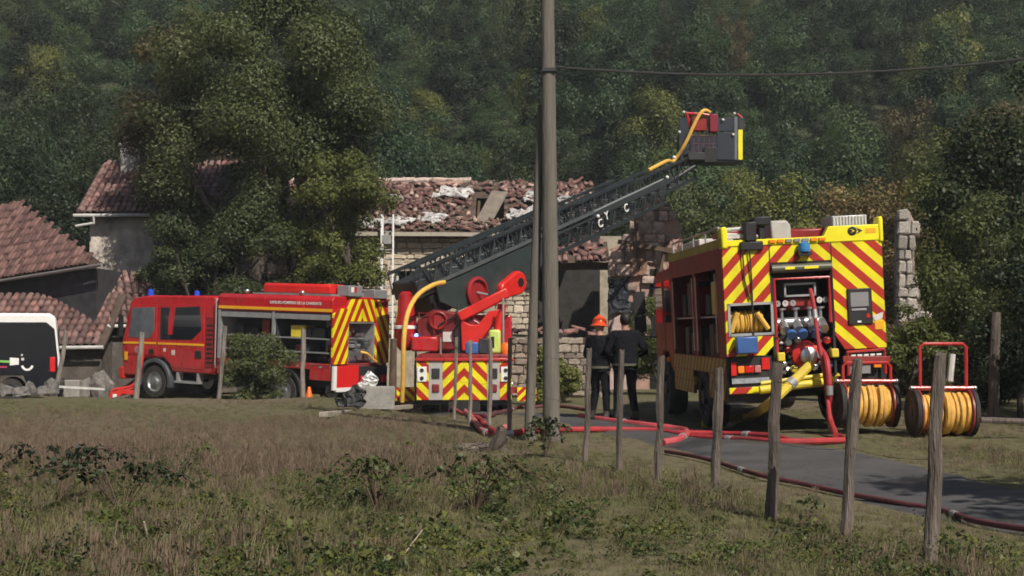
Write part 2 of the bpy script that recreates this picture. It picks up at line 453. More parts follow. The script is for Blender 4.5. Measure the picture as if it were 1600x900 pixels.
# lane: a narrow asphalt road that bends away to the left
road_pts = spline([(8.0, -6), (6.9, 3), (5.35, 9.5), (4.35, 13.5), (3.3, 18.5), (2.15, 23.2), (0.75, 28), (-0.7, 33), (-1.25, 38), (-1.3, 46)], 14)
def asphalt():
    m = bpy.data.materials.new('asphalt'); m.use_nodes = True
    nt = m.node_tree; L = nt.links.new; p = nt.nodes['Principled BSDF']; p.inputs['Roughness'].default_value = 0.85
    tc = nd(nt, 'ShaderNodeTexCoord')
    n1 = nd(nt, 'ShaderNodeTexNoise'); n1.inputs['Scale'].default_value = 1.1; n1.inputs['Detail'].default_value = 9; n1.inputs['Roughness'].default_value = 0.7
    n2 = nd(nt, 'ShaderNodeTexNoise'); n2.inputs['Scale'].default_value = 70; n2.inputs['Detail'].default_value = 3
    L(tc.outputs['Object'], n1.inputs['Vector']); L(tc.outputs['Object'], n2.inputs['Vector'])
    r1 = nd(nt, 'ShaderNodeValToRGB'); r1.color_ramp.elements[0].position = 0.3; r1.color_ramp.elements[1].position = 0.75
    r1.color_ramp.elements[0].color = (0.044, 0.044, 0.048, 1); r1.color_ramp.elements[1].color = (0.10, 0.097, 0.098, 1)
    L(n1.outputs['Fac'], r1.inputs['Fac']); L(r1.outputs[0], p.inputs['Base Color'])
    # worn tracks, tar patches and cracks
    vo = nd(nt, 'ShaderNodeTexVoronoi', feature='DISTANCE_TO_EDGE'); vo.inputs['Scale'].default_value = 0.9
    wv = nd(nt, 'ShaderNodeTexNoise'); wv.inputs['Scale'].default_value = 4; wv.inputs['Detail'].default_value = 6; L(tc.outputs['Object'], wv.inputs['Vector'])
    wa = nd(nt, 'ShaderNodeVectorMath', operation='MULTIPLY_ADD'); wa.inputs[1].default_value = (0.45, 0.45, 0); L(wv.outputs['Color'], wa.inputs[0]); L(tc.outputs['Object'], wa.inputs[2]); L(wa.outputs[0], vo.inputs['Vector'])
    ck = nd(nt, 'ShaderNodeMapRange'); ck.inputs['From Max'].default_value = 0.012; ck.inputs['To Min'].default_value = 0.45; ck.inputs['To Max'].default_value = 1.0; L(vo.outputs['Distance'], ck.inputs['Value'])
    n3 = nd(nt, 'ShaderNodeTexNoise'); n3.inputs['Scale'].default_value = 0.45; n3.inputs['Detail'].default_value = 4; L(tc.outputs['Object'], n3.inputs['Vector'])
    wet = nd(nt, 'ShaderNodeMapRange'); wet.inputs['From Min'].default_value = 0.5; wet.inputs['From Max'].default_value = 0.58; wet.inputs['To Min'].default_value = 1.0; wet.inputs['To Max'].default_value = 0.62; L(n3.outputs['Fac'], wet.inputs['Value'])
    mm = nd(nt, 'ShaderNodeMath', operation='MULTIPLY'); L(ck.outputs[0], mm.inputs[0]); L(wet.outputs[0], mm.inputs[1])
    sc_ = nd(nt, 'ShaderNodeVectorMath', operation='SCALE'); L(r1.outputs[0], sc_.inputs[0]); L(mm.outputs[0], sc_.inputs['Scale']); L(sc_.outputs[0], p.inputs['Base Color'])
    rr_ = nd(nt, 'ShaderNodeMapRange'); rr_.inputs['From Min'].default_value = 0.62; rr_.inputs['To Min'].default_value = 0.45; rr_.inputs['To Max'].default_value = 0.9; L(wet.outputs[0], rr_.inputs['Value']); L(rr_.outputs[0], p.inputs['Roughness'])
    bp = nd(nt, 'ShaderNodeBump'); bp.inputs['Strength'].default_value = 0.5; bp.inputs['Distance'].default_value = 0.01
    L(n2.outputs['Fac'], bp.inputs['Height']); L(bp.outputs['Normal'], p.inputs['Normal'])
    return m
V = []; Fc = []; rng = random.Random(5)
NW = 8
for i, p in enumerate(road_pts):
    q = road_pts[min(i + 1, len(road_pts) - 1)] - road_pts[max(i - 1, 0)]
    n = Vector((q.y, -q.x, 0)).normalized()
    for k in range(NW + 1):
        w = -1.1 + 2.2 * k / NW
        if k in (0, NW): w += rng.uniform(-0.10, 0.10)
        x, y = p.x + n.x * w, p.y + n.y * w
        V.append((x, y, zg(x, y) + 0.045 - 0.02 * (abs(w) / 1.2) ** 2 - (0.05 if k in (0, NW) else 0)))
for i in range(len(road_pts) - 1):
    for k in range(NW):
        a = i * (NW + 1) + k
        Fc.append((a, a + 1, a + NW + 2, a + NW + 1))
me = bpy.data.meshes.new('road'); me.from_pydata(V, [], Fc); me.shade_smooth()
o = put('road', me, asphalt()); o['kind'] = 'structure'
ROADV = [Vector(p) for p in road_pts]
def road_dist(x, y):
    return min(math.hypot(p.x - x, p.y - y) for p in ROADV)

# wooded hillside behind
def hz(x, y):
    s = sm(58, 110, y)
    return -1.4 + 0.40 * max(0, y - 62) * (0.45 + 0.55 * s) + 4 * math.sin(x * 0.021 + 0.6) * sm(70, 140, y) + 2.5 * math.sin(x * 0.05 + y * 0.03) * sm(70, 140, y)
hx = [-420, -330] + [-260 + 13 * i for i in range(41)] + [340, 430]
hy = [57, 62, 68, 76] + [86 + 13 * i for i in range(27)]
o = put('hillside', grid_mesh('hillside', hx, hy, hz), mat('forest_floor', (0.045, 0.05, 0.025), 0.95, var=0.4, scale=0.2)); o['kind'] = 'structure'
# ================================================================ BUILDINGS
def tile_mesh(seed, L=0.46, r=0.105):
    rg = random.Random(seed); mb = MB(); n = 5; V = []
    for t, rr in ((0, r), (1, r * 0.84)):
        for lay in (1.0, 0.84):
            for k in range(n + 1):
                a = math.pi * k / n
                V.append((math.cos(a) * rr * lay, t * L, math.sin(a) * rr * lay * 0.85 + 0.004 * rg.uniform(-1, 1)))
    m = n + 1; Fc = []
    for k in range(n):
        Fc += [(k, k+1, 2*m+k+1, 2*m+k), (m+k, 3*m+k, 3*m+k+1, m+k+1), (k, m+k, m+k+1, k+1)]
    mb.add(V, Fc)
    return mb.mesh('tile')
TILES = [tile_mesh(i) for i in range(4)]

def frame_mat(o, x, y, z):
    m = Matrix((x, y, z)).transposed().to_4x4(); m.translation = o
    return m

def tiles(parent, O, u, v, nu, nv, mats, seed=0, keep=None, jit=0.02, du=0.225, dv=0.37, limit=300, name='tile', messy=0.0, messf=None, ts=1.0):
    """rows of half-round clay tiles on a slope: O eave corner, u along the eave, v up the slope (parent's frame)"""
    rg = random.Random(seed); u = Vector(u).normalized(); v = Vector(v).normalized(); n = u.cross(v).normalized(); O = Vector(O)
    sets = []
    for mt in mats:
        ms = []
        for t in TILES:
            c = t.copy(); c.materials.clear(); c.materials.append(mt); ms.append(c)
        sets.append(ms)
    todo = []
    for j in range(nv):
        for i in range(nu):
            if keep and not keep((i + 0.5) / nu, (j + 0.5) / nv, rg): continue
            mess = messy * (messf((i + 0.5) / nu, (j + 0.5) / nv) if messf else 1.0)
            p = O + u * ((i + 0.5) * du + rg.uniform(-jit, jit)) + v * (j * dv + rg.uniform(-jit, jit)) + n * (0.02 + rg.uniform(0, 0.012) + 0.01)
            m = frame_mat(p, u, v, n) @ Euler((rg.uniform(-0.03, 0.03), rg.uniform(-0.05, 0.05), rg.uniform(-0.035, 0.035)), 'XYZ').to_matrix().to_4x4()
            if mess > 0 and rg.random() < mess:
                m = frame_mat(p + u * rg.uniform(-.15, .15) + v * rg.uniform(-.2, .2) + n * rg.uniform(0.02, 0.09), u, v, n) @ Euler((rg.uniform(-.35, .35), rg.uniform(-.6, .6), rg.uniform(-1.5, 1.5)), 'XYZ').to_matrix().to_4x4()
            if ts != 1.0: m = m @ Matrix.Scale(ts, 4)
            todo.append((m, rg.choice(rg.choice(sets))))
    rest = MB()
    step = max(1.0, len(todo) / limit)
    pick = set(int(k * step) for k in range(min(limit, len(todo)))) if len(todo) > limit else set(range(len(todo)))
    for k, (m, me) in enumerate(todo):
        if k in pick:
            o = put(name, me, None, parent); o.matrix_local = m
        else:
            rest.add([m @ w.co for w in me.vertices], [tuple(f.vertices) for f in me.polygons])
    if rest.v:
        o = rest.build('tile_field', mats[0], parent); o['kind'] = 'stuff'

def stone_mesh(seed):
    rg = random.Random(seed); bm = bmesh.new(); bmesh.ops.create_cube(bm, size=1.0)
    bmesh.ops.bevel(bm, geom=list(bm.edges), offset=0.13, segments=1, affect='EDGES')
    for w in bm.verts: w.co += Vector((rg.uniform(-.06, .06), rg.uniform(-.06, .06), rg.uniform(-.06, .06)))
    me = bpy.data.meshes.new('stone'); bm.to_mesh(me); bm.free()
    return me
STONES = [stone_mesh(i) for i in range(7)]
_stone_sets = {}
def stones_of(mt):
    if mt.name not in _stone_sets:
        r = []
        for s in STONES:
            c = s.copy(); c.materials.clear(); c.materials.append(mt); r.append(c)
        _stone_sets[mt.name] = r
    return _stone_sets[mt.name]

def stones(parent, O, u, length, z0, z1, mt, seed=0, inside=None, course=(0.16, 0.30), slen=(0.22, 0.6), depth=0.16, limit=300, nrm=None, name='stone', stuff_rest=True):
    """courses of rough stones standing proud of the mortar: O corner, u along the wall"""
    rg = random.Random(seed); u = Vector(u).normalized(); up = Vector((0, 0, 1)); n = nrm or u.cross(up).normalized(); O = Vector(O)
    ms = stones_of(mt); z = z0; items = []
    while z < z1 - 0.05:
        h = min(rg.uniform(*course), z1 - z); x = 0.0
        while x < length - 0.04:
            w = min(rg.uniform(*slen), length - x)
            if length - x - w < 0.12: w = length - x
            cx, cz = x + w / 2, z + h / 2
            if inside is None or inside(cx, cz, rg):
                items.append((cx, cz, w, h))
            x += w
        z += h
    rg2 = random.Random(seed + 1); rest = MB()
    keep = set(range(len(items))) if len(items) <= limit else set(rg2.sample(range(len(items)), limit))
    for k, (cx, cz, w, h) in enumerate(items):
        p = O + u * cx + up * cz + n * rg.uniform(-0.02, 0.03)
        m = frame_mat(p, u * (w - 0.025), n * depth, up * (h - 0.025)) @ Euler((rg.uniform(-.05, .05), rg.uniform(-.06, .06), rg.uniform(-.05, .05)), 'XYZ').to_matrix().to_4x4()
        me = rg.choice(ms)
        if k in keep:
            o = put(name, me, None, parent); o.matrix_local = m
        else:
            rest.add([m @ w_.co for w_ in me.vertices], [tuple(f.vertices) for f in me.polygons])
    if rest.v:
        o = rest.build('stone_field', mt, parent); o['kind'] = 'stuff'

# ---- the burnt house (roof torn open) ----
HD = 52.0                      # its front wall's distance
HX0, HX1 = -8.6, 0.7           # masonry part; beyond it an open barn bay up to the ruined gable
house = thing('damaged_house', 'stone house with torn red tile roof behind the raised fire ladder', 'house', (0, HD, -0.6))
GZ = 0.6                       # parts live above the house's base
ez = 5.15 + GZ; rz = 7.35 + GZ; rd = 3.3      # eave height, ridge height, run of the front slope
w = MB()
w.box(HX0, -4.25, 0, 0.5, 0, ez - 0.05).box(-3.05, HX1, 0, 0.5, 0, ez - 0.05).box(-4.25, -3.05, 0, 0.5, 0, 2.7 + GZ).box(-4.25, -3.05, 0, 0.5, 3.75 + GZ, ez - 0.05)
w.box(HX0, HX0 + 0.5, 0.5, 6.6, 0, ez - 0.05).box(HX0, 5.6, 6.6, 7.0, 0, ez + 0.3)
wall = w.build('wall', MORT, house)
def in_wall(cx, cz, rg):
    x = HX0 + cx
    if -4.45 < x < -2.85 and 2.6 + GZ < cz < 4.05 + GZ: return False
    return cz > 1.9
stones(wall, (HX0, -0.03, 0), (1, 0, 0), HX1 - HX0, 2.0, ez - 0.1, STONE, 3, in_wall, nrm=Vector((0, -1, 0)))
# window: dressed surround with a flat arch, dark inside, white bars
win = MB()
win.box(-4.48, -4.25, -0.10, 0.2, 2.55 + GZ, 3.75 + GZ).box(-3.05, -2.82, -0.10, 0.2, 2.55 + GZ, 3.75 + GZ)
arch = [(-4.55, 3.75 + GZ), (-4.25, 3.75 + GZ)] + [(-3.65 + 0.6 * math.cos(math.pi * (1 - k / 8)), 3.75 + GZ + 0.16 * math.sin(math.pi * k / 8)) for k in range(1, 8)] + [(-3.05, 3.75 + GZ), (-2.75, 3.75 + GZ), (-2.75, 4.12 + GZ), (-4.55, 4.12 + GZ)]
win.prism(arch, 'xz', -0.10, 0.2)
wo = win.build('window', mat('dressed_stone', (0.56, 0.47, 0.37), 0.85, var=0.12, scale=3, bump=0.3), house, bevel=0.012)
fr = MB().box(-4.24, -4.16, 0.16, 0.24, 2.6 + GZ, 3.9 + GZ).box(-3.14, -3.06, 0.16, 0.24, 2.6 + GZ, 3.9 + GZ).box(-4.16, -3.14, 0.17, 0.23, 3.32 + GZ, 3.38 + GZ)
for x in (-3.9, -3.65, -3.4): fr.box(x - 0.02, x + 0.02, 0.175, 0.225, 2.6 + GZ, 3.9 + GZ)
fr.build('window_frame', WHTD, wo)
MB().box(-4.2, -3.1, 0.28, 0.30, 2.6 + GZ, 3.9 + GZ).build('pane', GLASS, wo)
# roof: sagging board deck with a hole, half-round tiles lying loose, gutter
sl = Vector((0, rd + 0.5, rz - ez)); sv = sl.normalized(); SL = sl.length
def slope(x, t, n=0.0):      # t metres up the slope from the eave
    nn = Vector((1, 0, 0)).cross(sv)
    return Vector((x, -0.5, ez)) + sv * t + nn * n
roof = MB()
XR = 3.15
def rq(x0, x1, t0, t1):
    P = [slope(x0, t0, -0.01), slope(x1, t0, -0.01), slope(x1, t1, -0.01), slope(x0, t1, -0.01), slope(x0, t0, -0.12), slope(x1, t0, -0.12), slope(x1, t1, -0.12), slope(x0, t1, -0.12)]
    roof.add(P, [(0,1,2,3),(4,7,6,5),(0,4,5,1),(1,5,6,2),(2,6,7,3),(3,7,4,0)])
rq(HX0 - 0.3, -1.35, 0, SL); rq(-1.35, -0.3, 0, 0.75); rq(-0.3, XR, 1.0, SL)
roof.add([slope(-1.35, 2.9, -.01), slope(-0.3, 2.9, -.01), slope(-0.3, SL, -.01), slope(-1.35, SL, -.01)], [(0,1,2,3)])
# rear slope
roof.add([(HX0 - 0.3, rd, rz), (XR, rd, rz), (XR, 7.3, ez), (HX0 - 0.3, 7.3, ez)], [(0, 1, 2, 3)])
rf = roof.build('roof', DECK, house)
def keep_l(a, b, rg):
    x = HX0 - 0.3 + a * (XR - HX0 + 0.3); t = b * SL
    if -1.5 < x < -0.25 and 0.5 < t < 3.1: return False
    d = 0.04
    if x > -0.3: d = 0.42 + (0.55 if t < 1.2 else 0) - (0.3 if t > 3.0 else 0)
    elif x > -2.6: d = 0.22 + 0.25 * (t > 1.2)
    elif t < 0.7: d = 0.3
    return rg.random() > d
def messf(a, b):
    x = HX0 - 0.3 + a * (XR - HX0 + 0.3)
    return 1.0 if x > -2.8 else (0.45 if b < 0.25 or x > -4.5 else 0.12)
tiles(rf, slope(HX0 - 0.3, 0.02), (1, 0, 0), sv, int((XR - HX0 + 0.3) / 0.185), int(SL / 0.30), [TILE, TILEP, mat('dusty_tile', (0.26, 0.165, 0.135), 0.92, var=0.45, scale=5, rnd=0.35, col2=(0.34, 0.25, 0.21))], 11, keep_l, jit=0.035, messy=0.75, messf=messf, ts=0.8, du=0.185, dv=0.30)
rdg = MB()
for i in range(18):
    x = HX0 + 0.2 + i * 0.44
    if x > -1.6: break
    rdg.tube([(x - 0.24, rd, rz + 0.03 + 0.02 * math.sin(i * 2.1)), (x + 0.22, rd, rz + 0.06 + 0.02 * math.sin(i * 1.3))], [0.13, 0.105], 8)
rdg.build('ridge_tiles', mat('pale_ridge_mortar', (0.50, 0.40, 0.35), 0.9, var=0.3, scale=6), rf)
MB().beam((HX0 - 0.3, -0.56, ez - 0.07), (0.9, -0.56, ez - 0.12), 0.12, 0.14).build('gutter', mat('zinc_gutter', (0.40, 0.36, 0.30), 0.5, var=0.2), rf)
MB().prism([(HX0 - 0.3, ez - 0.20), (0.7, ez - 0.24), (0.7, ez - 0.14), (HX0 - 0.3, ez - 0.10)], 'xz', -0.48, 0.0).build('soffit', WOODB, rf)
# slab and rafters showing in the hole
sp_ = MB(); pa = slope(-1.05, 0.55, 0.10); pb = slope(-0.45, 3.1, 0.16)
sp_.beam(pa, pb, 0.62, 0.06, (0, -0.4, 1)); sp_.build('loose_panel', mat('grey_board', (0.20, 0.17, 0.14), 0.9, var=0.3, scale=3), rf)
ra = MB()
for x in (-1.28, -0.72, -0.1, 0.45, 1.0): ra.beam(slope(x, 0.3, -0.2), slope(x + 0.05, SL - 0.1, -0.2), 0.09, 0.14)
ra.build('rafters', WOODB, rf)
# dark room behind the hole and the open barn bay beyond the masonry
bay = MB().box(HX1 - 0.1, 3.4, 3.0, 3.3, 0, ez + 0.4)
bay.build('inner_wall', mat('bay_shade_wall', (0.035, 0.032, 0.03), 0.95, var=0.4), house)  # near-black wall colour paints in the shade of the open bay
MB().box(HX1 - 0.3, 3.6, -0.25, 0.05, 3.78 + GZ, 4.05 + GZ).build('lintel_beam', WOODB, house)
pr = MB().box(0.72, 0.95, -0.1, 0.15, 0, 3.78 + GZ); pr.build('post', WOODB, house)
# the hip end of the lower barn roof with scattered tiles
br = MB(); bO = Vector((0.9, -0.9, 3.95 + GZ)); bv = Vector((0, 1.0, 0.62)).normalized()
br.add([bO, bO + Vector((2.6, 0, 0.1)), bO + Vector((2.6, 0, 0.1)) + bv * 1.5, bO + bv * 1.5], [(0,1,2,3)])
bro = br.build('lean_to_roof', DECK, house)
tiles(bro, bO, (1, 0, 0.04), bv, 11, 4, [TILE, TILEP], 13, lambda a, b, rg: rg.random() > 0.12, jit=0.05, messy=0.55)
# smashed sheets of insulation lying on the slope
def crumple(name, parent, pts, mt, seed, lift=0.12, world=False):
    """a torn, crumpled sheet"""
    rg = random.Random(seed); bm = bmesh.new()
    c = sum((Vector(p) for p in pts), Vector()) / len(pts)
    vsx = [bm.verts.new(p) for p in pts]; bm.faces.new(vsx)
    bmesh.ops.poke(bm, faces=bm.faces)
    bmesh.ops.subdivide_edges(bm, edges=list(bm.edges), cuts=5, use_grid_fill=True)
    for w_ in bm.verts:
        w_.co += Vector((rg.uniform(-1, 1), rg.uniform(-1, 1) * 0.6, rg.uniform(-0.25, 1.0))) * lift
    bmesh.ops.solidify(bm, geom=list(bm.faces), thickness=0.03)
    me = bpy.data.meshes.new(name); bm.to_mesh(me); bm.free()
    return put(name, me, mt, parent)
ins = [((-6.1, .15), (-5.0, .1), (-4.6, .5), (-5.4, .75)), ((-4.75, .35), (-4.0, .2), (-3.55, .6), (-4.2, .9)), ((-3.4, .5), (-2.7, .35), (-2.45, 1.0), (-3.2, 1.2)), ((-2.9, 2.6), (-1.7, 2.5), (-1.5, 3.4), (-2.6, 3.5)),
       ((-0.2, .8), (.5, .7), (.7, 1.3), (0, 1.5)), ((.55, .7), (1.2, .8), (1.3, 1.8), (.7, 1.7)), ((.4, 2.2), (1.2, 2.1), (1.3, 3.0), (.7, 3.1)), ((-4.6, 2.2), (-4.2, 2.2), (-4.1, 2.5), (-4.5, 2.6)), ((1.7, 2.2), (2.1, 2.1), (2.2, 2.5), (1.8, 2.6)), ((-3.0, 3.75), (-2.0, 3.75), (-1.9, 4.05), (-3.1, 4.1))]
inl = ['largest crumpled white insulation sheet at the left roof eave', 'crumpled white sheet right of the long eave sheet, low on roof', 'bluish white torn sheet low on roof left of the hole', 'white torn insulation high on the roof just left of the hole',
       'white torn sheet low on roof just right of the grey panel', 'white torn sheet low on roof beside the utility pole', 'white torn insulation high on roof between grey panel and pole', 'small white scrap alone in the middle of left roof tiles', 'small white scrap on the roof right of the utility pole', 'heap of pale rubble lying on the roof ridge']
for k, q in enumerate(ins):
    P = [slope(x, t, 0.14) + Vector((0, HD, -0.6)) for x, t in q]
    c0 = sum(P, Vector()) / 4
    o = crumple('roof_debris', None, [p - c0 for p in P], PLAST if k == 9 else INSUL, 40 + k, 0.15 if k != 9 else 0.12); o.location = c0
    tag(o, inl[k], 'debris', 'torn sheets on the damaged roof')

# crushed tile, plaster and dust lying over the slope
rg = random.Random(91); db = MB()
for k in range(420):
    x = rg.uniform(HX0, XR - 0.1) if rg.random() < 0.5 else rg.uniform(-3.2, XR - 0.2); t_ = rg.uniform(0.05, SL - 0.1) if rg.random() < 0.6 else rg.uniform(0.05, 0.9)
    if -1.5 < x < -0.3 and 0.7 < t_ < 3.0: continue
    s_ = rg.uniform(0.03, 0.11)
    db.obox(slope(x, t_, 0.10 + rg.uniform(0, .06)), (s_ * rg.uniform(.8, 2.4), s_, s_ * rg.uniform(.4, .9)), Euler((rg.uniform(-.6, .6), rg.uniform(-.6, .6), rg.uniform(0, 3))).to_matrix())
o = db.build('roof_dust', mat('dusty_debris', (0.25, 0.19, 0.15), 0.95, var=0.5, scale=1.5), rf); o['kind'] = 'stuff'
# ---- ruined gable right of the barn bay ----
ruin = thing('ruined_wall', 'broken stone gable with hanging beams between the ladder and yellow truck', 'ruined wall', (3.45, 51.5, -0.6))
prof = [(0, 0), (0, 3.6), (0.15, 4.6), (0.1, 5.3), (0.75, 5.5), (0.9, 6.3), (1.35, 6.95), (1.9, 7.15), (2.3, 6.6), (2.7, 6.2), (2.8, 4.9), (2.9, 0)]
def in_prof(x, z, pf):
    c = False; n = len(pf)
    for i in range(n):
        (x1, z1), (x2, z2) = pf[i], pf[(i + 1) % n]
        if (z1 > z) != (z2 > z) and x < (x2 - x1) * (z - z1) / (z2 - z1) + x1: c = not c
    return c
core = [(x * 0.96 + 0.05, z * 0.97) for x, z in prof]
rw = MB().prism(core, 'xz', 0.0, 0.45).build('masonry', PLAST, ruin)
hole = lambda x, z: (1.55 < x < 2.1 and z < 4.4) or (0.62 < x < 1.0 and z < 3.2) or (0.1 < x < 0.75 and 2.7 < z < 4.1)
stones(rw, (0, -0.02, 0), (1, 0, 0), 2.9, 1.2, 7.2, mat('ruin_stone', (0.34, 0.28, 0.25), 0.95, var=0.45, scale=3, bump=0.9, rnd=0.45, col2=(0.42, 0.31, 0.27)), 5, lambda x, z, rg: in_prof(x, z, prof) and not hole(x, z) and rg.random() > 0.30, course=(0.14, 0.5), slen=(0.14, 0.62), depth=0.3, nrm=Vector((0, -1, 0)))
door_shade = mat('doorway_shade_black', (0.010, 0.010, 0.012), 0.95, var=0.3)  # near-black slabs stand in for the unlit inside of the doorways
MB().box(1.55, 2.1, -0.03, 0.1, 0, 4.4).build('doorway', door_shade, ruin)
MB().box(0.62, 1.0, -0.03, 0.1, 0, 3.2).build('doorway', door_shade, ruin)
crumple('torn_sheet', ruin, [(0.05, -0.22, 2.75), (0.8, -0.2, 2.8), (0.75, -0.2, 4.05), (0.1, -0.22, 4.0)], mat('blue_tarpaulin', (0.014, 0.018, 0.030), 0.7, var=0.4), 9, 0.12)
crumple('plaster_patch', ruin, [(0.85, -0.2, 4.1), (1.4, -0.2, 4.2), (1.35, -0.2, 5.4), (0.8, -0.2, 5.3)], mat('ochre_plaster', (0.24, 0.135, 0.095), 0.95, var=0.45), 10, 0.06)
crumple('plaster_patch', ruin, [(2.0, -0.22, 4.4), (2.6, -0.22, 4.2), (2.7, -0.22, 5.6), (2.2, -0.2, 5.4)], PLAST, 12, 0.1)
MB().beam((0.35, -0.55, 5.35), (2.75, -0.35, 4.95), 0.13, 0.16).build('fallen_beam', WOODB, ruin)
MB().beam((1.6, -0.5, 3.2), (2.1, -0.3, 5.3), 0.1, 0.1).build('fallen_beam', WOODB, ruin)
MB().beam((1.0, -0.4, 6.1), (1.15, -0.25, 4.4), 0.1, 0.1).build('fallen_beam', WOODB, ruin)
MB().prism([(0.0, 0), (0.75, 0), (0.78, 2.3), (0.5, 2.75), (0.2, 2.6), (0.05, 2.0)], 'xz', -0.55, -0.05).build('plastered_stump', mat('pinkish_stone', (0.42, 0.32, 0.30), 0.95, var=0.35, scale=3, bump=0.7), ruin, bevel=0.06)

# ---- low garden wall in front of the barn bay ----
lw = thing('garden_wall', 'low stone wall capped with broken tiles behind the two firefighters', 'wall', (-0.2, 45.0, -0.6))
lwm = MB().box(0, 3.3, 0.02, 0.4, 0, 1.95).build('masonry', MORT, lw)
stones(lwm, (0, 0.0, 0), (1, 0, 0), 3.3, 0.1, 1.95, mat('garden_stone', (0.34, 0.285, 0.235), 0.95, var=0.4, scale=4, bump=0.9, rnd=0.35), 8, lambda x, z, rg: rg.random() > 0.06, nrm=Vector((0, -1, 0)))
tiles(lw, (0.05, -0.08, 2.0), (1, 0, 0), (0, 1, 0.25), 14, 1, [TILE, TILEP], 14, None, jit=0.05, messy=0.5)

# ---- lone chimney stack / pillar to the right ----
pil = thing('ruined_pillar', 'tall ragged grey stone pillar standing right of the yellow truck', 'pillar', (0, 0, 0))
pil.location = (at(1418, 500, 40).x, 40.0, -0.3)
pz = lambda py: CAMZ + (HZ - py) / F * 40 + 0.3
core = [(-0.22, 0.5), (-0.26, pz(430)), (-0.24, pz(335)), (0.06, pz(328)), (0.2, pz(345)), (0.22, pz(420)), (0.36, pz(455)), (0.55, pz(500)), (0.5, 0.5)]
pc = MB().prism(core, 'xz', 0.03, 0.5).build('masonry', STONEG, pil, bevel=0.04)
stones(pc, (-0.3, 0.0, 0), (1, 0, 0), 0.95, 1.7, pz(327), mat('lichened_stone', (0.40, 0.365, 0.33), 0.95, var=0.45, scale=6, bump=0.9, rnd=0.3), 6, lambda x, z, rg: in_prof(x - 0.3, z, core), course=(0.2, 0.42), slen=(0.16, 0.38), depth=0.3, nrm=Vector((0, -1, 0)))

# ---- left house with chimney ----
lh = thing('chimney_house', 'plastered house with red tile roof and stone chimney behind the trees', 'house', (-15.1, 50, -0.4))
eh = at(0, 336, 50).z + 0.4
def lbox(*a): return MB().box(*a)
lbox(0.25, 6.5, 0, 5.4, 0, eh).build('wall', mat('pale_render', (0.50, 0.44, 0.40), 0.95, var=0.4, scale=1.6, bump=1.0, bscale=9, col2=(0.58, 0.50, 0.44)), lh)
rv = Vector((0, 2.75 + 0.45, 2.0)); rvn = rv.normalized(); RL = rv.length
MB().add([(0, -0.45, eh), (6.7, -0.45, eh), (6.7, 2.75, eh + 2.0), (0, 2.75, eh + 2.0), (0, 5.9, eh), (6.7, 5.9, eh), (0, -0.45, eh - 0.1), (6.7, -0.45, eh - 0.1), (6.7, 5.9, eh - .1), (0, 5.9, eh - .1)],
         [(0,1,2,3), (3,2,5,4), (0,6,7,1), (1,7,8,5,2), (0,3,4,9,6), (4,5,8,9), (6,9,8,7)]).build('roof', DECK, lh)
lroof = lh.children[-1]
tiles(lroof, (0, -0.5, eh + 0.0), (1, 0, 0), rvn, 29, int(RL / 0.37) + 1, [TILEP, TILE], 21)
vt = MB()
for i in range(10):
    a = Vector((0.03, -0.48, eh + 0.08)) + rvn * (i * RL / 10); vt.tube([a, a + rvn * (RL / 10 + 0.06)], [0.11, 0.09], 7)
vt.build('verge_tiles', TILEP, lroof)
ch = MB().box(0.72, 1.32, 2.2, 2.8, eh + 1.2, eh + 2.75); cho = ch.build('chimney', mat('chimney_render', (0.36, 0.33, 0.32), 0.9, var=0.35, scale=4, bump=0.5), lroof, bevel=0.015)
MB().box(0.64, 1.40, 2.12, 2.88, eh + 2.7, eh + 2.82).box(0.78, 1.26, 2.26, 2.74, eh + 2.83, eh + 3.35).build('chimney_cap', CONC, lroof, bevel=0.02)
MB().tube([(-0.15, -0.55, eh - 0.06), (6.7, -0.55, eh - 0.02)], 0.06, 8).tube([(0.55, -0.55, eh - 0.1), (0.55, -0.5, eh - 0.32), (-0.1, -0.45, eh - 0.42)], 0.05, 8).build('gutter', WHTD, lh)

# ---- barn at the far left ----
bn = thing('left_barn', 'barn with broad dark red tiled roof at the far left', 'barn', (-17.0, 44, -0.3))
B = at(160, 411, 43.0); C = at(-60, 446, 47.0); A = at(30, 320, 49.0)
inv = bn.matrix_basis.inverted()
ue = (B - C).normalized(); vv = (A - B); 
v_up = (vv - ue * vv.dot(ue)).normalized()
SLb = vv.dot(v_up); off = vv.dot(ue)
nB = ue.cross(v_up).normalized()
E0 = B - ue * 13.0
dk = MB()
P = [E0, B, A, A - ue * (13.0 + off)]
dk.add([p for p in P] + [p - nB * 0.12 for p in P], [(0,1,2,3),(7,6,5,4),(0,4,5,1),(1,5,6,2),(2,6,7,3),(3,7,4,0)])
bk = A + Vector((ue.y, -ue.x, 0)) * -6 + Vector((0, 0, -3.2))
dk.add([A, A - ue * 12, bk - ue * 12, bk], [(0, 1, 2, 3)])
bro = dk.build('roof', DECK, bn, world=True)
nu = int(13.0 / 0.225); nv = int(SLb / 0.37) + 1
slant = off / SLb
keepb = lambda a, b, rg: (a * 13.0) < 13.0 + b * SLb * slant - 0.02
invr = inv.to_3x3()
tiles(bro, inv @ E0, invr @ ue, invr @ v_up, nu, nv, [mat('shaded_barn_tile', (0.095, 0.038, 0.034), 0.92, var=0.55, scale=3, bump=0.4, rnd=0.35, col2=(0.14, 0.078, 0.07))], 23, keepb)  # tile colour darkened in place of a shadow over the barn roof
gw = MB(); q0 = E0 + Vector((0.0, 0.5, -0.12)); q1 = B + Vector((-0.35, 0.5, -0.12))
gz = -0.5
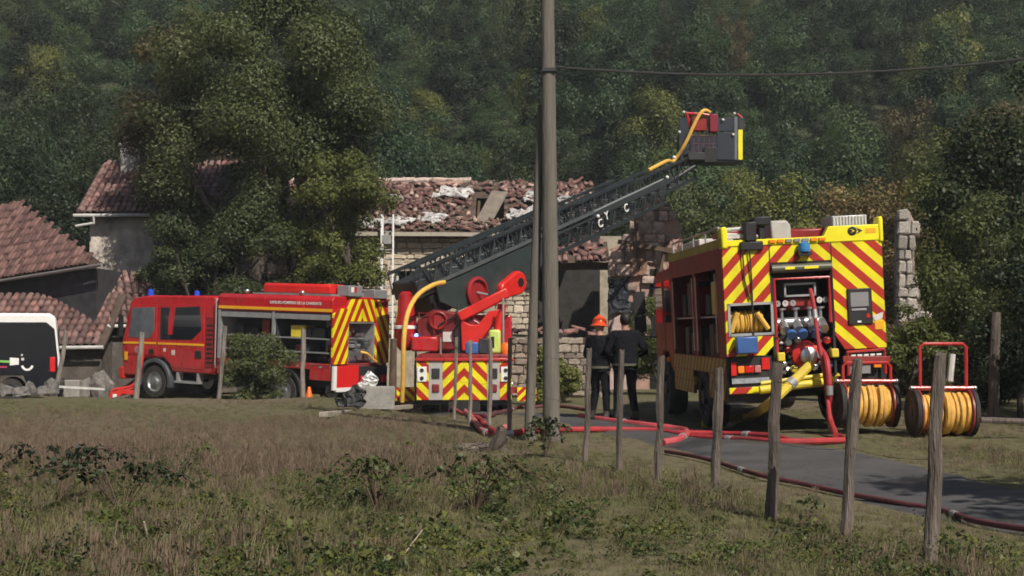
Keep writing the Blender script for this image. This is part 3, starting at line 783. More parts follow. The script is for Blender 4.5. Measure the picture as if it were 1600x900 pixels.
gw.add([q0, q1, Vector((q1.x, q1.y, gz)), Vector((q0.x, q0.y, gz)), q0 + Vector((0, 5, 0)), q1 + Vector((0.0, 5, 0)), Vector((q1.x, q1.y + 5, gz)), Vector((q0.x, q0.y + 5, gz))], [(0,1,2,3),(1,5,6,2),(4,7,6,5),(0,3,7,4)])
gw.build('wall', mat('tarred_boards', (0.045, 0.043, 0.05), 0.9, var=0.4, scale=3), bn, world=True)
MB().tube([E0 + Vector((0, -0.08, -0.06)), B + Vector((0, -0.08, -0.06))], 0.055, 8).build('gutter', mat('old_gutter', (0.20, 0.18, 0.18), 0.6), bn, world=True)

# ---- low sheds in front of it ----
def shed(name, label, pE0, pE1, pR1, pR0, seed, wallm, mats, down=None):
    base = Vector((pE0.x, pE0.y, -0.4)); t = thing(name, label, 'shed', base)
    u = (pE1 - pE0); Lu = u.length; u.normalize(); vv = pR0 - pE0; v = (vv - u * vv.dot(u)); Lv = v.length; v.normalize(); n = u.cross(v)
    d = MB(); P = [pE0, pE1, pE1 + v * Lv, pE0 + v * Lv]
    d.add(P + [p - n * 0.1 for p in P], [(0,1,2,3),(7,6,5,4),(0,4,5,1),(1,5,6,2),(2,6,7,3),(3,7,4,0)])
    r = d.build('roof', DECK, t, world=True)
    tiles(r, pE0 - base - v * 0.06, u, v, int(Lu / 0.225), int(Lv / 0.37) + 1, mats, seed)
    f = Vector((0, 0.35, -0.15)); wv = MB(); a, b = pE0 + f + u * 0.2, pE1 + f - u * 0.2
    wv.add([a, b, Vector((b.x, b.y, -0.4)), Vector((a.x, a.y, -0.4)), a + Vector((0, 2.4, .6)), b + Vector((0, 2.4, .6)), Vector((b.x, b.y + 2.4, -0.4)), Vector((a.x, a.y + 2.4, -0.4))], [(0,1,2,3),(1,5,6,2),(4,7,6,5),(0,3,7,4)])
    wv.build('wall', wallm, t, world=True)
    MB().tube([pE0 + Vector((0, -.1, -.05)), pE1 + Vector((0, -.1, -.05))], 0.055, 8).build('gutter', WHTD, t, world=True)
    if down: MB().tube(down, 0.045, 8).build('downpipe', WHTD, t, world=True)
    return t
SHADET = mat('shaded_shed_tile', (0.105, 0.046, 0.043), 0.92, var=0.55, scale=3, bump=0.4, rnd=0.38, col2=(0.16, 0.098, 0.09))  # darker copy of the clay tile, shade put into its colour
shade = mat('shed_wall', (0.10, 0.085, 0.075), 0.95, var=0.4, scale=3, bump=0.4)
shed('tiled_shed', 'low shed with pinkish tile roof directly behind the black van', at(-60, 542, 42.5), at(163, 540, 42.5), at(150, 463, 45), at(-60, 463, 45), 31, shade, [SHADET, SHADET, TILE])
shed('tiled_shed', 'low pinkish tiled shed rising behind the red fire engine cab', at(153, 507, 43.6), at(520, 507, 46.0), at(520, 437, 48.5), at(158, 435, 46.1), 32, shade, [SHADET, SHADET, TILEP], [at(168, 508, 43.4), at(173, 512, 43.4), at(157, 532, 43.4), at(157, 545, 43.4)])
# ================================================================ VEHICLES
def wheel(parent, x, y, r, w, z=None, rimm=None, side=-1):
    """tyre with rim and hub, axle along x; side: which way the dished face looks"""
    z = r if z is None else z
    ty = MB().lathe([(r*0.62, -w/2), (r*0.93, -w/2), (r, -w*0.36), (r, w*0.36), (r*0.93, w/2), (r*0.62, w/2)], (x, y, z), (1,0,0), 28, closed=True).build('wheel', RUB, parent, smooth=True)
    s = side
    MB().lathe([(r*0.64, -s*w*0.3), (r*0.64, s*w*0.44), (r*0.56, s*w*0.47), (r*0.5, s*w*0.30), (r*0.26, s*w*0.36), (r*0.22, s*w*0.55), (r*0.05, s*w*0.58)], (x, y, z), (1,0,0), 24).build('rim', rimm or STEEL, ty, smooth=True)
    return ty

def slab(parent, name, poly, plane, a, b, m, bevel=0.0):
    return MB().prism(poly, plane, a, b).build(name, m, parent, bevel=bevel)

# ---------------------------------------------------------------- red fire engine, left
fe = thing('red_fire_engine', 'red fire engine with open lockers and yellow striped rear portal on the left', 'fire engine',
           (-4.81 + 1.25 * 0.515, 37.5 + 1.25 * 0.857, -0.60), (R(2.0), 0, math.atan2(0.515, -0.857) - math.pi / 2))
build_each(MB().box(-0.5, -0.4, 0.3, 7.3, 0.6, 0.86).box(0.4, 0.5, 0.3, 7.3, 0.6, 0.86).box(-0.9, 0.9, 1.55, 1.75, 0.42, 0.56).box(-0.9, 0.9, 6.3, 6.5, 0.42, 0.56).box(-1.1, -0.55, 2.9, 3.8, 0.5, 0.95).box(0.55, 1.1, 2.6, 3.8, 0.5, 0.95), 'chassis', DARK, fe)
for sx in (-1, 1):
    wheel(fe, sx * 1.05, 1.65, 0.48, 0.34, side=sx); wheel(fe, sx * 1.07, 6.40, 0.48, 0.32, side=sx)
cabp = [(4.12, .80), (5.72, .80), (5.86, 1.02), (6.08, 1.16), (6.74, 1.16), (6.98, 1.02), (7.08, .62), (7.66, .62), (7.76, 1.5), (7.72, 1.68), (7.44, 2.74), (7.26, 2.88), (6.6, 2.96), (4.2, 3.0), (4.12, 2.92)]
slab(fe, 'cab', cabp, 'yz', -1.22, 1.22, RED, 0.05)
for sx in (-1, 1):
    a, b = sx * 1.218, sx * 1.236; c = sx * 1.246
    def dr(name, poly, m=RED, a=a, b=b): return MB().prism(poly, 'yz', a, b).build(name, m, fe, bevel=0.006)
    d1 = dr('door', [(6.36, 1.24), (7.5, 1.24), (7.62, 1.66), (7.40, 2.66), (6.36, 2.70)])
    d2 = dr('door', [(4.52, .92), (5.68, .92), (6.0, 1.22), (6.28, 1.24), (6.28, 2.71), (4.52, 2.76)])
    MB().prism([(6.44, 1.98), (6.62, 1.72), (7.46, 1.72), (7.34, 2.58), (6.44, 2.62)], 'yz', b - sx*.004, c).build('window', GLASSL, d1, bevel=0.01)
    MB().prism([(5.9, 1.82), (6.2, 1.82), (6.2, 2.62), (5.84, 2.63), (5.9, 2.3)], 'yz', b - sx*.004, c).build('window', GLASS, d2, bevel=0.01)
    MB().prism([(4.62, 2.02), (4.98, 1.74), (6.2, 1.70), (6.2, 1.84), (5.72, 1.86), (5.62, 2.64), (4.7, 2.68)], 'yz', b - sx*.004, c).build('window', GLASS, d2, bevel=0.01)
    MB().prism([(6.36, 1.56), (7.66, 1.53), (7.66, 1.59), (6.36, 1.62)], 'yz', b - sx*.004, c).build('yellow_stripe', AMB, d1)
    MB().prism([(4.52, 1.58), (6.28, 1.56), (6.28, 1.62), (4.52, 1.64)], 'yz', b - sx*.004, c).build('yellow_stripe', AMB, d2)
    MB().box(min(b, b + sx*.03), max(b, b + sx*.03), 6.42, 6.62, 1.30, 1.42).build('handle', BLK, d1, bevel=0.01)
    MB().box(min(b, b + sx*.03), max(b, b + sx*.03), 4.60, 4.82, 1.24, 1.44).build('handle', BLK, d2, bevel=0.01)
    # round crest and small white marks on the doors
    MB().cyl((b - sx*.002, 7.12, 1.38), (c, 7.12, 1.38), 0.10, n=18).build('crest', mat('faded_crest', (0.42, 0.16, 0.17), 0.5, var=0.4, scale=20), d1)
    MB().box(min(b, c), max(b, c), 5.62, 5.74, 1.28, 1.42).build('marking', WHTD, d2)
    MB().box(min(b, c), max(b, c), 5.98, 6.06, 1.36, 1.46).build('marking', WHTD, d2)
    MB().box(min(b, c), max(b, c), 7.48, 7.6, 1.06, 1.30).build('marking', AMB, fe)
    ar = [(6.40 + 0.66 * math.cos(R(t)), 0.50 + 0.66 * math.sin(R(t))) for t in range(-15, 196, 15)]
    ar2 = [(6.40 + 0.54 * math.cos(R(t)), 0.50 + 0.54 * math.sin(R(t))) for t in range(195, -16, -15)]
    slab(fe, 'fender', ar + ar2, 'yz', sx * 0.95, sx * 1.27, mat('fender_grey', (0.07, 0.075, 0.085), 0.45), 0.02)
    ar = [(1.65 + 0.64 * math.cos(R(t)), 0.50 + 0.64 * math.sin(R(t))) for t in range(0, 181, 15)]
    ar2 = [(1.65 + 0.55 * math.cos(R(t)), 0.50 + 0.55 * math.sin(R(t))) for t in range(180, -1, -15)]
    slab(fe, 'fender', ar + ar2, 'yz', sx * 0.92, sx * 1.24, BLK, 0.01)
    MB().box(min(sx*0.85, sx*1.25), max(sx*0.85, sx*1.25), 4.7, 5.6, 0.50, 0.56).box(min(sx*1.0, sx*1.22), max(sx*1.0, sx*1.22), 4.72, 4.78, 0.56, 0.8).box(min(sx*1.0, sx*1.22), max(sx*1.0, sx*1.22), 5.5, 5.56, 0.56, 0.8).build('step', ALU, fe)
    MB().tube([(sx*1.26, 4.02, 1.0), (sx*1.31, 4.02, 1.06), (sx*1.31, 4.02, 2.85), (sx*1.26, 4.02, 2.92)], 0.02, 8).build('grab_rail', ALU, fe)
    m_ = MB().box(min(sx*1.36, sx*1.5), max(sx*1.36, sx*1.5), 7.55, 7.62, 1.75, 2.35); m_.tube([(sx*1.2, 7.5, 2.45), (sx*1.43, 7.58, 2.5), (sx*1.43, 7.58, 1.7)], 0.018, 8)
    m_.build('mirror', BLK, fe)
slab(fe, 'windscreen', [(-1.08, 0), (1.08, 0), (1.05, 1.0), (-1.05, 1.0)], 'xy', 0, 0.02, GLASS)
ws = fe.children[-1]; ws.location = (0, 7.735, 1.72); ws.rotation_euler = (R(105), 0, 0)
MB().box(-1.22, 1.22, 7.62, 7.85, 0.5, 0.85).build('bumper', REDB, fe, bevel=0.04)
MB().box(-1.0, -0.7, 7.66, 7.80, 1.0, 1.2).build('headlight', STEEL, fe, bevel=0.02); MB().box(0.7, 1.0, 7.66, 7.80, 1.0, 1.2).build('headlight', STEEL, fe, bevel=0.02)
for sx in (-0.95, 0.95): MB().lathe([(0.09, 0), (0.10, 0.05), (0.085, 0.17), (0.03, 0.21)], (sx, 6.9, 2.93), n=16).build('beacon', BLUEL, fe, smooth=True)
MB().box(-0.5, 0.5, 4.6, 5.3, 2.98, 3.03).tube([(-0.4, 4.5, 2.98), (-0.4, 4.5, 3.18)], 0.015).build('roof_hatch', DARK, fe)
# crew cab gap, then the equipment body: open lockers on both sides
MB().box(-1.15, 1.15, 4.04, 4.11, 0.8, 2.95).build('cab_gap', BLK, fe)
MB().prism([(-1.25, 2.62), (1.25, 2.62), (1.25, 2.98), (1.15, 3.08), (-1.15, 3.08), (-1.25, 2.98)], 'xz', 0.0, 4.02).build('roof_box', RED, fe, bevel=0.025)
build_each(MB().box(-1.25, 1.25, 0.02, 4.0, 1.12, 1.28).box(-1.25, 1.25, 0.02, 0.72, 0.84, 1.12).box(-1.25, 1.25, 2.5, 4.0, 0.84, 1.12), 'skirt', RED, fe, bevel=0.012)
build_each(MB().box(-1.25, 1.25, 3.92, 4.0, 1.28, 2.62).box(-1.25, -1.17, 1.98, 2.06, 1.28, 2.62).box(1.17, 1.25, 1.98, 2.06, 1.28, 2.62), 'pillar', ALU, fe)
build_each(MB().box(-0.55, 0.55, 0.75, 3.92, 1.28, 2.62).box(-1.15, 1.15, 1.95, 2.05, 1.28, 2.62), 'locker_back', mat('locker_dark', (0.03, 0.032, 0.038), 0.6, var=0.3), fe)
rg = random.Random(4)
for sx in (-1, 1):
    sh = MB()
    for z in (1.92, 1.55): sh.box(min(sx*.55, sx*1.2), max(sx*.55, sx*1.2), 0.12, 1.95, z, z + 0.03).box(min(sx*.55, sx*1.2), max(sx*.55, sx*1.2), 2.06, 3.9, z, z + 0.03)
    build_each(sh, 'shelf', ALU, fe)
    y = 0.2
    while y < 3.8:
        wd = rg.uniform(0.18, 0.5)
        for z, hm in ((1.285, .24), (1.585, .3), (1.955, .5)):
            if rg.random() < 0.75 and not (1.9 - wd < y < 2.1):
                h = rg.uniform(hm * 0.4, hm * 0.9); dp = rg.uniform(0.8, 1.1)
                MB().box(min(sx*.58, sx*dp), max(sx*.58, sx*dp), y, y + wd - 0.04, z, z + h).build('equipment', rg.choice([REDD, GREY, BLK, BLK, DARK, DARK, BLUE, YELD]), fe, bevel=0.015)
        y += wd
    MB().prism([(0.0, 2.66), (4.0, 2.66), (4.0, 2.74), (0.0, 2.74)], 'yz', sx * 1.249, sx * 1.256).build('yellow_stripe', AMB, fe)
    for y0, y1 in ((0.1, 1.95), (2.1, 3.88)):
        MB().tube([(sx*1.17, y0, 2.56), (sx*1.17, y1, 2.56)], 0.05, 10).box(min(sx*1.2, sx*1.24), max(sx*1.2, sx*1.24), y0, y1, 2.44, 2.54).build('roller_shutter', ALU, fe)
mtx = Matrix.Translation((-1.2585, 1.25, 2.87)) @ Matrix(((0, 0, -1, 0), (-1, 0, 0, 0), (0, 1, 0, 0), (0, 0, 0, 1)))
text_part('lettering', 'SAPEURS-POMPIERS DE LA CHARENTE', 0.105, WHT, fe, mtx)
# rear portal with pump
S1 = stripe_mat('portal_stripes_left', -1.7, 0.52, 0.1); S2 = stripe_mat('portal_stripes_right', 1.7, 0.52, 0.1)
MB().prism([(-1.25, 1.28), (-0.60, 1.28), (-0.60, 2.3), (-0.60, 2.42), (-0.02, 2.42), (-0.02, 3.02), (-0.45, 3.02), (-0.62, 2.76), (-0.98, 2.76), (-1.25, 2.60)], 'xz', -0.05, 0.01).build('striped_panel', S1, fe)
MB().prism([(1.25, 1.28), (1.25, 2.60), (0.98, 2.76), (0.75, 3.02), (0.02, 3.02), (0.02, 2.42), (0.60, 2.42), (0.60, 1.28)], 'xz', -0.05, 0.01).build('striped_panel', S2, fe)
build_each(MB().box(-0.60, -0.55, -0.03, 0.7, 1.28, 2.42).box(0.55, 0.60, -0.03, 0.7, 1.28, 2.42).box(-0.6, 0.6, -0.03, 0.7, 2.37, 2.42).box(-1.25, 1.25, 0.02, 0.72, 1.2, 1.27), 'pump_bay', ALU, fe)
pm = MB().box(-0.55, 0.55, 0.6, 0.7, 1.28, 2.37)
pm.build('pump_panel', GREY, fe)
pp = MB()
for x in (-0.35, 0.0, 0.35): pp.cyl((x, 0.1, 1.5), (x, 0.6, 1.5), 0.10).cyl((x, 0.02, 1.5), (x, 0.1, 1.5), 0.13)
pp.tube([(-0.45, 0.4, 1.75), (0.45, 0.4, 1.75)], 0.07).tube([(-0.4, 0.25, 1.95), (0.4, 0.25, 1.95)], 0.03)
for x in (-0.3, -0.1, 0.1, 0.3): pp.cyl((x, 0.5, 2.15), (x, 0.6, 2.15), 0.07)
for x, z in ((-0.45, 1.4), (-0.2, 1.85), (0.2, 1.62), (0.45, 1.9), (0.1, 2.05), (-0.48, 2.1), (0.48, 1.35)): pp.cyl((x, 0.02, z), (x + 0.05, 0.5, z), 0.045, n=10).lathe([(0.06, -0.02), (0.06, 0.02)], (x, 0.02, z), (0, 1, 0), 10)
pp.build('pump_outlets', STEEL, fe, smooth=True)
MB().box(-0.35, 0.05, 0.3, 0.55, 1.95, 2.3).build('pump_box', LAMPR, fe, bevel=0.02)
MB().box(-0.4, -0.1, 0.15, 0.5, 1.3, 1.42).build('blue_valve', BLUE, fe, bevel=0.02)
MB().tube(spline([(0.0, 0.1, 1.6), (0.25, -0.05, 1.55), (0.45, -0.1, 1.4), (0.75, -0.15, 1.25)], 6), 0.035).build('yellow_hose', HOSEY, fe, smooth=True)
MB().box(-1.24, -0.16, -0.10, -0.05, 0.62, 1.24).build('rear_flap', mat('flap_red', (0.66, 0.02, 0.02), 0.35, var=0.06), fe, bevel=0.01)
build_each(MB().box(-1.25, -1.12, -0.105, -0.04, 0.60, 1.24).box(-1.12, -0.16, -0.105, -0.04, 0.55, 0.66), 'flap_edge', WHT, fe)
build_each(MB().box(-1.24, -1.18, -0.05, 0.02, 0.55, 1.28).box(-0.1, 1.2, -0.05, 0.02, 0.62, 1.2).box(-1.2, 1.2, 0.05, 0.2, 0.5, 0.7), 'rear_bumper', DARK, fe)
MB().box(-0.05, 0.12, -0.11, -0.05, 0.75, 0.95).build('tail_light', LAMPR, fe, bevel=0.01); MB().box(0.9, 1.12, -0.11, -0.05, 0.75, 0.95).build('tail_light', LAMPR, fe, bevel=0.01)
# seams, rivet strips and latches on the flanks
for sx in (-1, 1):
    for y in (0.04, 2.02, 3.96): MB().box(min(sx*1.25, sx*1.254), max(sx*1.25, sx*1.254), y - .006, y + .006, 2.76, 2.97).build('seam', BLK, fe)
    for y in (0.3, 1.1, 2.7, 3.4): MB().box(min(sx*1.25, sx*1.262), max(sx*1.25, sx*1.262), y, y + 0.09, 1.17, 1.22).build('latch', ALU, fe)
    MB().box(min(sx*1.22, sx*1.24), max(sx*1.22, sx*1.24), 4.16, 4.46, 1.0, 2.4).build('vent_panel', REDD, fe)
    for k in range(9): MB().box(min(sx*1.24, sx*1.248), max(sx*1.24, sx*1.248), 4.2, 4.42, 1.1 + k * 0.13, 1.15 + k * 0.13).build('louvre', BLK, fe)
# roof load
MB().prism([(-0.95, 3.14), (-0.25, 3.14), (-0.25, 3.34), (-0.32, 3.40), (-0.88, 3.40), (-0.95, 3.34)], 'xz', 0.35, 2.65).build('roof_chest', REDB, fe, bevel=0.02)
build_each(MB().box(-1.1, -0.1, 0.2, 2.9, 3.085, 3.13).tube([(-0.15, 0.1, 3.2), (-0.15, 3.4, 3.2)], 0.025).tube([(0.3, 0.1, 3.25), (0.3, 3.6, 3.25)], 0.025).box(0.1, 0.9, 0.3, 3.4, 3.085, 3.2), 'roof_rack', GREY, fe)
MB().box(-0.7, -0.1, -0.1, 0.3, 3.09, 3.38).build('lamp_mast', GREY, fe, bevel=0.02)
lm = fe.children[-1]
MB().box(-0.60, -0.48, -0.108, -0.09, 3.2, 3.34).build('flag_white', WHT, lm); MB().box(-0.46, -0.36, -0.108, -0.09, 3.2, 3.34).build('flag_red', LAMPR, lm)
MB().box(0.5, 1.1, -0.06, 0.35, 3.05, 3.3).build('mast_box', GREY, fe, bevel=0.02)
for y in (3.1, 1.15): MB().ball((-1.1, y, 3.15), 0.07).build('scene_lamp', STEEL, fe, smooth=True)

# ---------------------------------------------------------------- yellow-backed fire engine, right
ye = thing('yellow_striped_fire_engine', 'fire engine parked with red and yellow striped rear and open pump bay facing camera', 'fire engine',
           (4.62, 22.0, 0.0), (0, R(-2.8), R(3.2)))
YS1 = stripe_mat('rear_stripes_left', -1.05, 0.335, 0.30); YS2 = stripe_mat('rear_stripes_right', 0.92, 0.335, 0.12)
W = 1.25
# body: side walls with open lockers, roof, floor
MB().box(-W, W, 0.3, 4.9, 2.92, 3.02).box(-W + .02, W - .02, 0.02, 0.3, 2.92, 3.02).build('roof', REDD, ye)
build_each(MB().box(-W, -W + 0.06, 0.06, 0.55, 0.95, 2.92).box(-W, -W + 0.06, 2.35, 2.55, 0.95, 2.92).box(-W, -W + 0.06, 4.65, 4.9, 0.95, 2.92).box(-W, -W + 0.06, 0.55, 4.65, 2.62, 2.92).box(-W, -W + 0.06, 0.55, 4.65, 0.95, 1.22).box(W - 0.06, W, 0.06, 4.9, 0.95, 2.92).box(-W + 0.06, W - .06, 4.84, 4.9, 0.95, 2.92), 'body_side', mat('side_red', (0.24, 0.018, 0.018), 0.5, var=0.25, dust=0.5), ye)
build_each(MB().box(-W + .06, W - .06, 0.62, 4.84, 1.0, 1.08).box(-0.5, W - .08, 0.66, 4.8, 1.1, 2.9).box(-W + .06, -0.5, 0.58, 0.64, 1.08, 2.9), 'locker_back', BLK, ye)
build_each(MB().box(-W + .07, -0.5, 0.64, 2.4, 1.85, 1.88).box(-W + .07, -0.5, 2.5, 4.8, 1.85, 1.88), 'shelf', ALU, ye)
rg = random.Random(12)
for y, z, h, m_ in ((0.8, 1.1, .6, DARK), (1.2, 1.1, .5, BLK), (1.6, 1.1, .65, DARK), (2.05, 1.1, .4, BLK), (0.75, 1.9, .5, BLK), (1.3, 1.9, .55, YELD), (1.85, 1.9, .35, DARK), (2.7, 1.1, .6, BLK), (3.3, 1.1, .5, DARK), (3.9, 1.1, .6, DARK), (2.8, 1.9, .5, REDD), (3.5, 1.9, .6, DARK), (4.1, 1.9, .4, DARK)):
    MB().box(-1.12, -0.6, y, y + 0.36, z, z + h).build('equipment', m_, ye, bevel=0.02)  # gear mostly black to deepen the shade in the open lockers
for y in (0.62, 2.28, 2.62, 4.58): MB().box(-1.262, -1.25, y, y + 0.05, 1.3, 2.55).build('locker_rail', STEEL, ye)
CHK = stripe_mat('side_chequers', 0.0, 0.30, 0.0, (0.34, 0.27, 0.04), (0.07, 0.05, 0.03), sy=1.0)
MB().box(-W - .006, -W, 0.1, 4.85, 0.97, 1.2).build('chequer_band', CHK, ye)
build_each(MB().box(-W, -W + .05, 0.1, 1.5, 0.55, 0.95).box(-W, -W + .05, 2.9, 4.85, 0.55, 0.95), 'skirt', CHK, ye)
MB().box(-W - .01, -W + .01, 0.02, 4.88, 2.93, 3.07).build('side_band', mat('dull_yellow_band', (0.38, 0.31, 0.05), 0.5, var=0.25), ye)
# chassis, wheels, cab
build_each(MB().box(-0.5, -0.38, 0.2, 6.9, 0.62, 0.92).box(0.38, 0.5, 0.2, 6.9, 0.62, 0.92).box(-0.9, 0.9, 2.1, 2.3, 0.45, 0.62).box(-0.9, 0.9, 5.9, 6.1, 0.45, 0.62), 'chassis', DARK, ye)
for sx in (-1, 1):
    wheel(ye, sx * 1.04, 2.2, 0.52, 0.36, side=sx, rimm=DARK); wheel(ye, sx * 1.06, 6.0, 0.52, 0.34, side=sx, rimm=DARK)
cabp = [(5.0, .85), (5.35, .85), (5.5, 1.1), (5.75, 1.22), (6.3, 1.22), (6.6, 1.05), (6.66, .65), (7.2, .65), (7.25, 1.6), (7.0, 2.7), (6.85, 2.82), (5.0, 2.86)]
slab(ye, 'cab', cabp, 'yz', -1.2, 1.2, mat('cab_red', (0.24, 0.016, 0.018), 0.45, var=0.2, dust=0.4), 0.05)
for sx in (-1, 1):
    d = MB().prism([(5.95, 1.28), (6.95, 1.3), (7.1, 1.7), (6.85, 2.66), (5.95, 2.68)], 'yz', sx*1.198, sx*1.212).build('door', REDD, ye, bevel=0.008)
    MB().prism([(6.05, 1.8), (6.98, 1.8), (6.8, 2.58), (6.05, 2.6)], 'yz', sx*1.21, sx*1.222).build('window', GLASS, d)
    d = MB().prism([(5.05, .95), (5.4, .95), (5.6, 1.25), (5.88, 1.28), (5.88, 2.68), (5.05, 2.7)], 'yz', sx*1.198, sx*1.212).build('door', REDD, ye, bevel=0.008)
    MB().prism([(5.12, 1.8), (5.8, 1.8), (5.8, 2.6), (5.12, 2.62)], 'yz', sx*1.21, sx*1.222).build('window', GLASS, d)
    mm = MB().box(min(sx*1.42, sx*1.66), max(sx*1.42, sx*1.66), 6.95, 7.03, 2.0, 2.45).box(min(sx*1.42, sx*1.66), max(sx*1.42, sx*1.66), 6.95, 7.03, 1.62, 1.95).tube([(sx*1.15, 6.95, 2.5), (sx*1.5, 7.0, 2.52), (sx*1.5, 7.0, 1.55), (sx*1.15, 6.98, 1.5)], 0.02)
    mm.build('mirror', BLK, ye, bevel=0.01)
    MB().box(min(sx*1.24, sx*1.3), max(sx*1.24, sx*1.3), 5.2, 5.3, 1.05, 1.14).build('side_marker', LAMPA, ye)
MB().prism([(-1.0, 1.75), (1.0, 1.75), (0.96, 2.6), (-0.96, 2.6)], 'xz', 7.16, 7.19).build('windscreen', GLASS, ye)
# rear wall
def rear(name, poly, m, y0=-0.03, y1=0.05, bevel=0.0): return MB().prism(poly, 'xz', y0, y1).build(name, m, ye, bevel=bevel)
lp = rear('striped_panel', [(-W, 1.22), (-0.62, 1.22), (-0.50, 1.36), (-0.50, 2.95), (-W, 2.95)][:0] or [(-W, 1.24), (-0.66, 1.24), (-0.52, 1.38), (-0.52, 1.58), (-1.19, 1.58), (-1.19, 2.03), (-0.52, 2.03), (-0.52, 2.93), (-W, 2.93)], YS1)
rear('striped_panel', [(-0.52, 2.66), (-0.04, 2.66), (-0.04, 2.93), (-0.52, 2.93)], YS1, -0.028, 0.05)
rear('striped_panel', [(-0.04, 2.66), (0.45, 2.66), (0.45, 2.93), (-0.04, 2.93)], YS2, -0.028, 0.05)
rear('striped_panel', [(0.45, 1.50), (0.60, 1.27), (W, 1.27), (W, 2.93), (0.45, 2.93)], YS2)
for x in (-0.518, 0.448): MB().box(x - .008, x + .008, -0.034, -0.02, 1.6, 2.93).build('seam', BLK, ye)
co = MB().prism([(-W, 2.93), (W, 2.93), (W, 3.18), (0.42, 3.18), (0.34, 3.03), (-W, 3.03)], 'xz', -0.045, 0.12).build('cornice', YEL, ye, bevel=0.015)
build_each(MB().box(-W - .01, -W + 0.09, -0.06, 0.2, 2.9, 3.24).box(W - 0.05, W + 0.03, -0.06, 0.2, 2.9, 3.3), 'corner_post', YEL, ye, bevel=0.03)
lg = MB().ball((0.79, -0.05, 3.09), (0.075, 0.006, 0.07), 16, 8); lg.build('emblem', BLK, co)
MB().prism([(0.86, 3.04), (0.95, 3.09), (0.86, 3.14), (0.89, 3.09)], 'xz', -0.052, -0.04).build('emblem', BLK, co)
MB().prism([(0.76, 3.06), (0.80, 3.09), (0.76, 3.12), (0.83, 3.09)][::1], 'xz', -0.06, -0.052).build('emblem', YEL, co)
MB().box(1.0, 1.16, -0.05, -0.04, 3.05, 3.12).build('emblem', AMB, co)
for k in range(7):
    m_ = LAMPA if k in (0, 1, 5, 6) else GREY
    MB().box(-0.52 + k * 0.13, -0.42 + k * 0.13, -0.075, -0.046, 2.965, 3.01).build('marker_lamp', m_, ye)
# hose locker in the left panel
hb = MB().box(-1.19, -0.52, 0.42, 0.46, 1.56, 2.05).box(-1.22, -1.19, 0.0, 0.46, 1.56, 2.05).box(-0.52, -0.50, 0.0, 0.46, 1.56, 2.05).box(-1.19, -0.52, 0, 0.46, 1.54, 1.57).box(-1.19, -0.52, 0, 0.46, 2.04, 2.06).build('hose_locker', BLK, ye)
MB().box(-1.20, -0.50, -0.045, -0.02, 1.55, 1.59).box(-1.20, -0.50, -0.045, -0.02, 2.02, 2.06).box(-1.21, -1.17, -0.045, -0.02, 1.55, 2.06).box(-0.54, -0.50, -0.045, -0.02, 1.55, 2.06).build('locker_frame', ALU, hb)
hr = MB()
for k in range(7): hr.tube([(-1.12 + 0.075 * k, 0.2 + 0.13 * math.cos(t), 1.76 + 0.15 * math.sin(t)) for t in [2 * math.pi * q / 12 for q in range(13)]], 0.036, 7)
hr.tube([(-1.16, 0.02, 1.62), (-1.05, 0.0, 1.92)], 0.045).tube([(-0.75, 0.0, 1.9), (-0.58, 0.0, 1.64)], 0.04); hr.build('coiled_hose', HOSEY, hb, smooth=True)
# open pump bay in the middle
build_each(MB().box(-0.52, -0.48, -0.02, 0.62, 0.9, 2.66).box(0.42, 0.46, -0.02, 0.62, 0.9, 2.66).box(-0.48, 0.42, -0.02, 0.62, 2.62, 2.66).box(-0.48, 0.42, 0.6, 0.64, 0.9, 2.62), 'pump_bay', BLK, ye)
MB().tube([(-0.5, -0.04, 2.56), (0.44, -0.04, 2.56)], 0.065, 12).build('shutter_roll', mat('shutter_grey', (0.10, 0.10, 0.07), 0.4), ye, smooth=True)
build_each(MB().box(-0.3, -0.15, -0.11, -0.09, 2.54, 2.58).box(0.0, 0.22, -0.11, -0.09, 2.54, 2.58), 'shutter_marks', YEL, ye.children[-1])
MB().tube([(-0.46, 0.0, 1.0), (-0.46, 0.0, 2.40), (0.40, 0.0, 2.40), (0.40, 0.0, 1.7)], 0.028, 8).build('red_frame', RED, ye)
MB().box(-0.28, 0.22, 0.1, 0.14, 2.12, 2.15).box(-0.28, 0.22, 0.1, 0.14, 2.30, 2.33).box(-0.28, -0.25, 0.1, 0.14, 2.12, 2.33).box(0.19, 0.22, 0.1, 0.14, 2.12, 2.33).build('instrument_frame', ALU, ye)
MB().box(-0.25, 0.2, 0.3, 0.55, 1.9, 2.1).build('pump_cover', REDD, ye, bevel=0.02)
mf = MB().tube([(-0.42, 0.12, 1.72), (0.30, 0.12, 1.72)], 0.085, 12)
for x in (-0.34, -0.12, 0.10, 0.27): mf.cyl((x, 0.10, 1.72), (x, -0.08, 1.60), 0.075).cyl((x, 0.1, 1.78), (x, 0.1, 1.92), 0.03).lathe([(0.07, 0), (0.07, 0.03)], (x, 0.1, 1.92), n=12)
mf.build('manifold', STEEL, ye, smooth=True)
for x in (-0.26, -0.08, 0.13): MB().cyl((x, -0.10, 1.56), (x, -0.15, 1.52), 0.08, n=14).build('blue_cap', BLUE, ye, smooth=True)
MB().lathe([(0.05, -0.2), (0.2, -0.14), (0.23, 0), (0.18, 0.12), (0.08, 0.16)], (0.0, 0.18, 1.22), (0.1, 1, 0), 18).cyl((-0.3, 0.2, 1.3), (0.3, 0.2, 1.3), 0.07).build('pump_casing', REDB, ye, smooth=True)
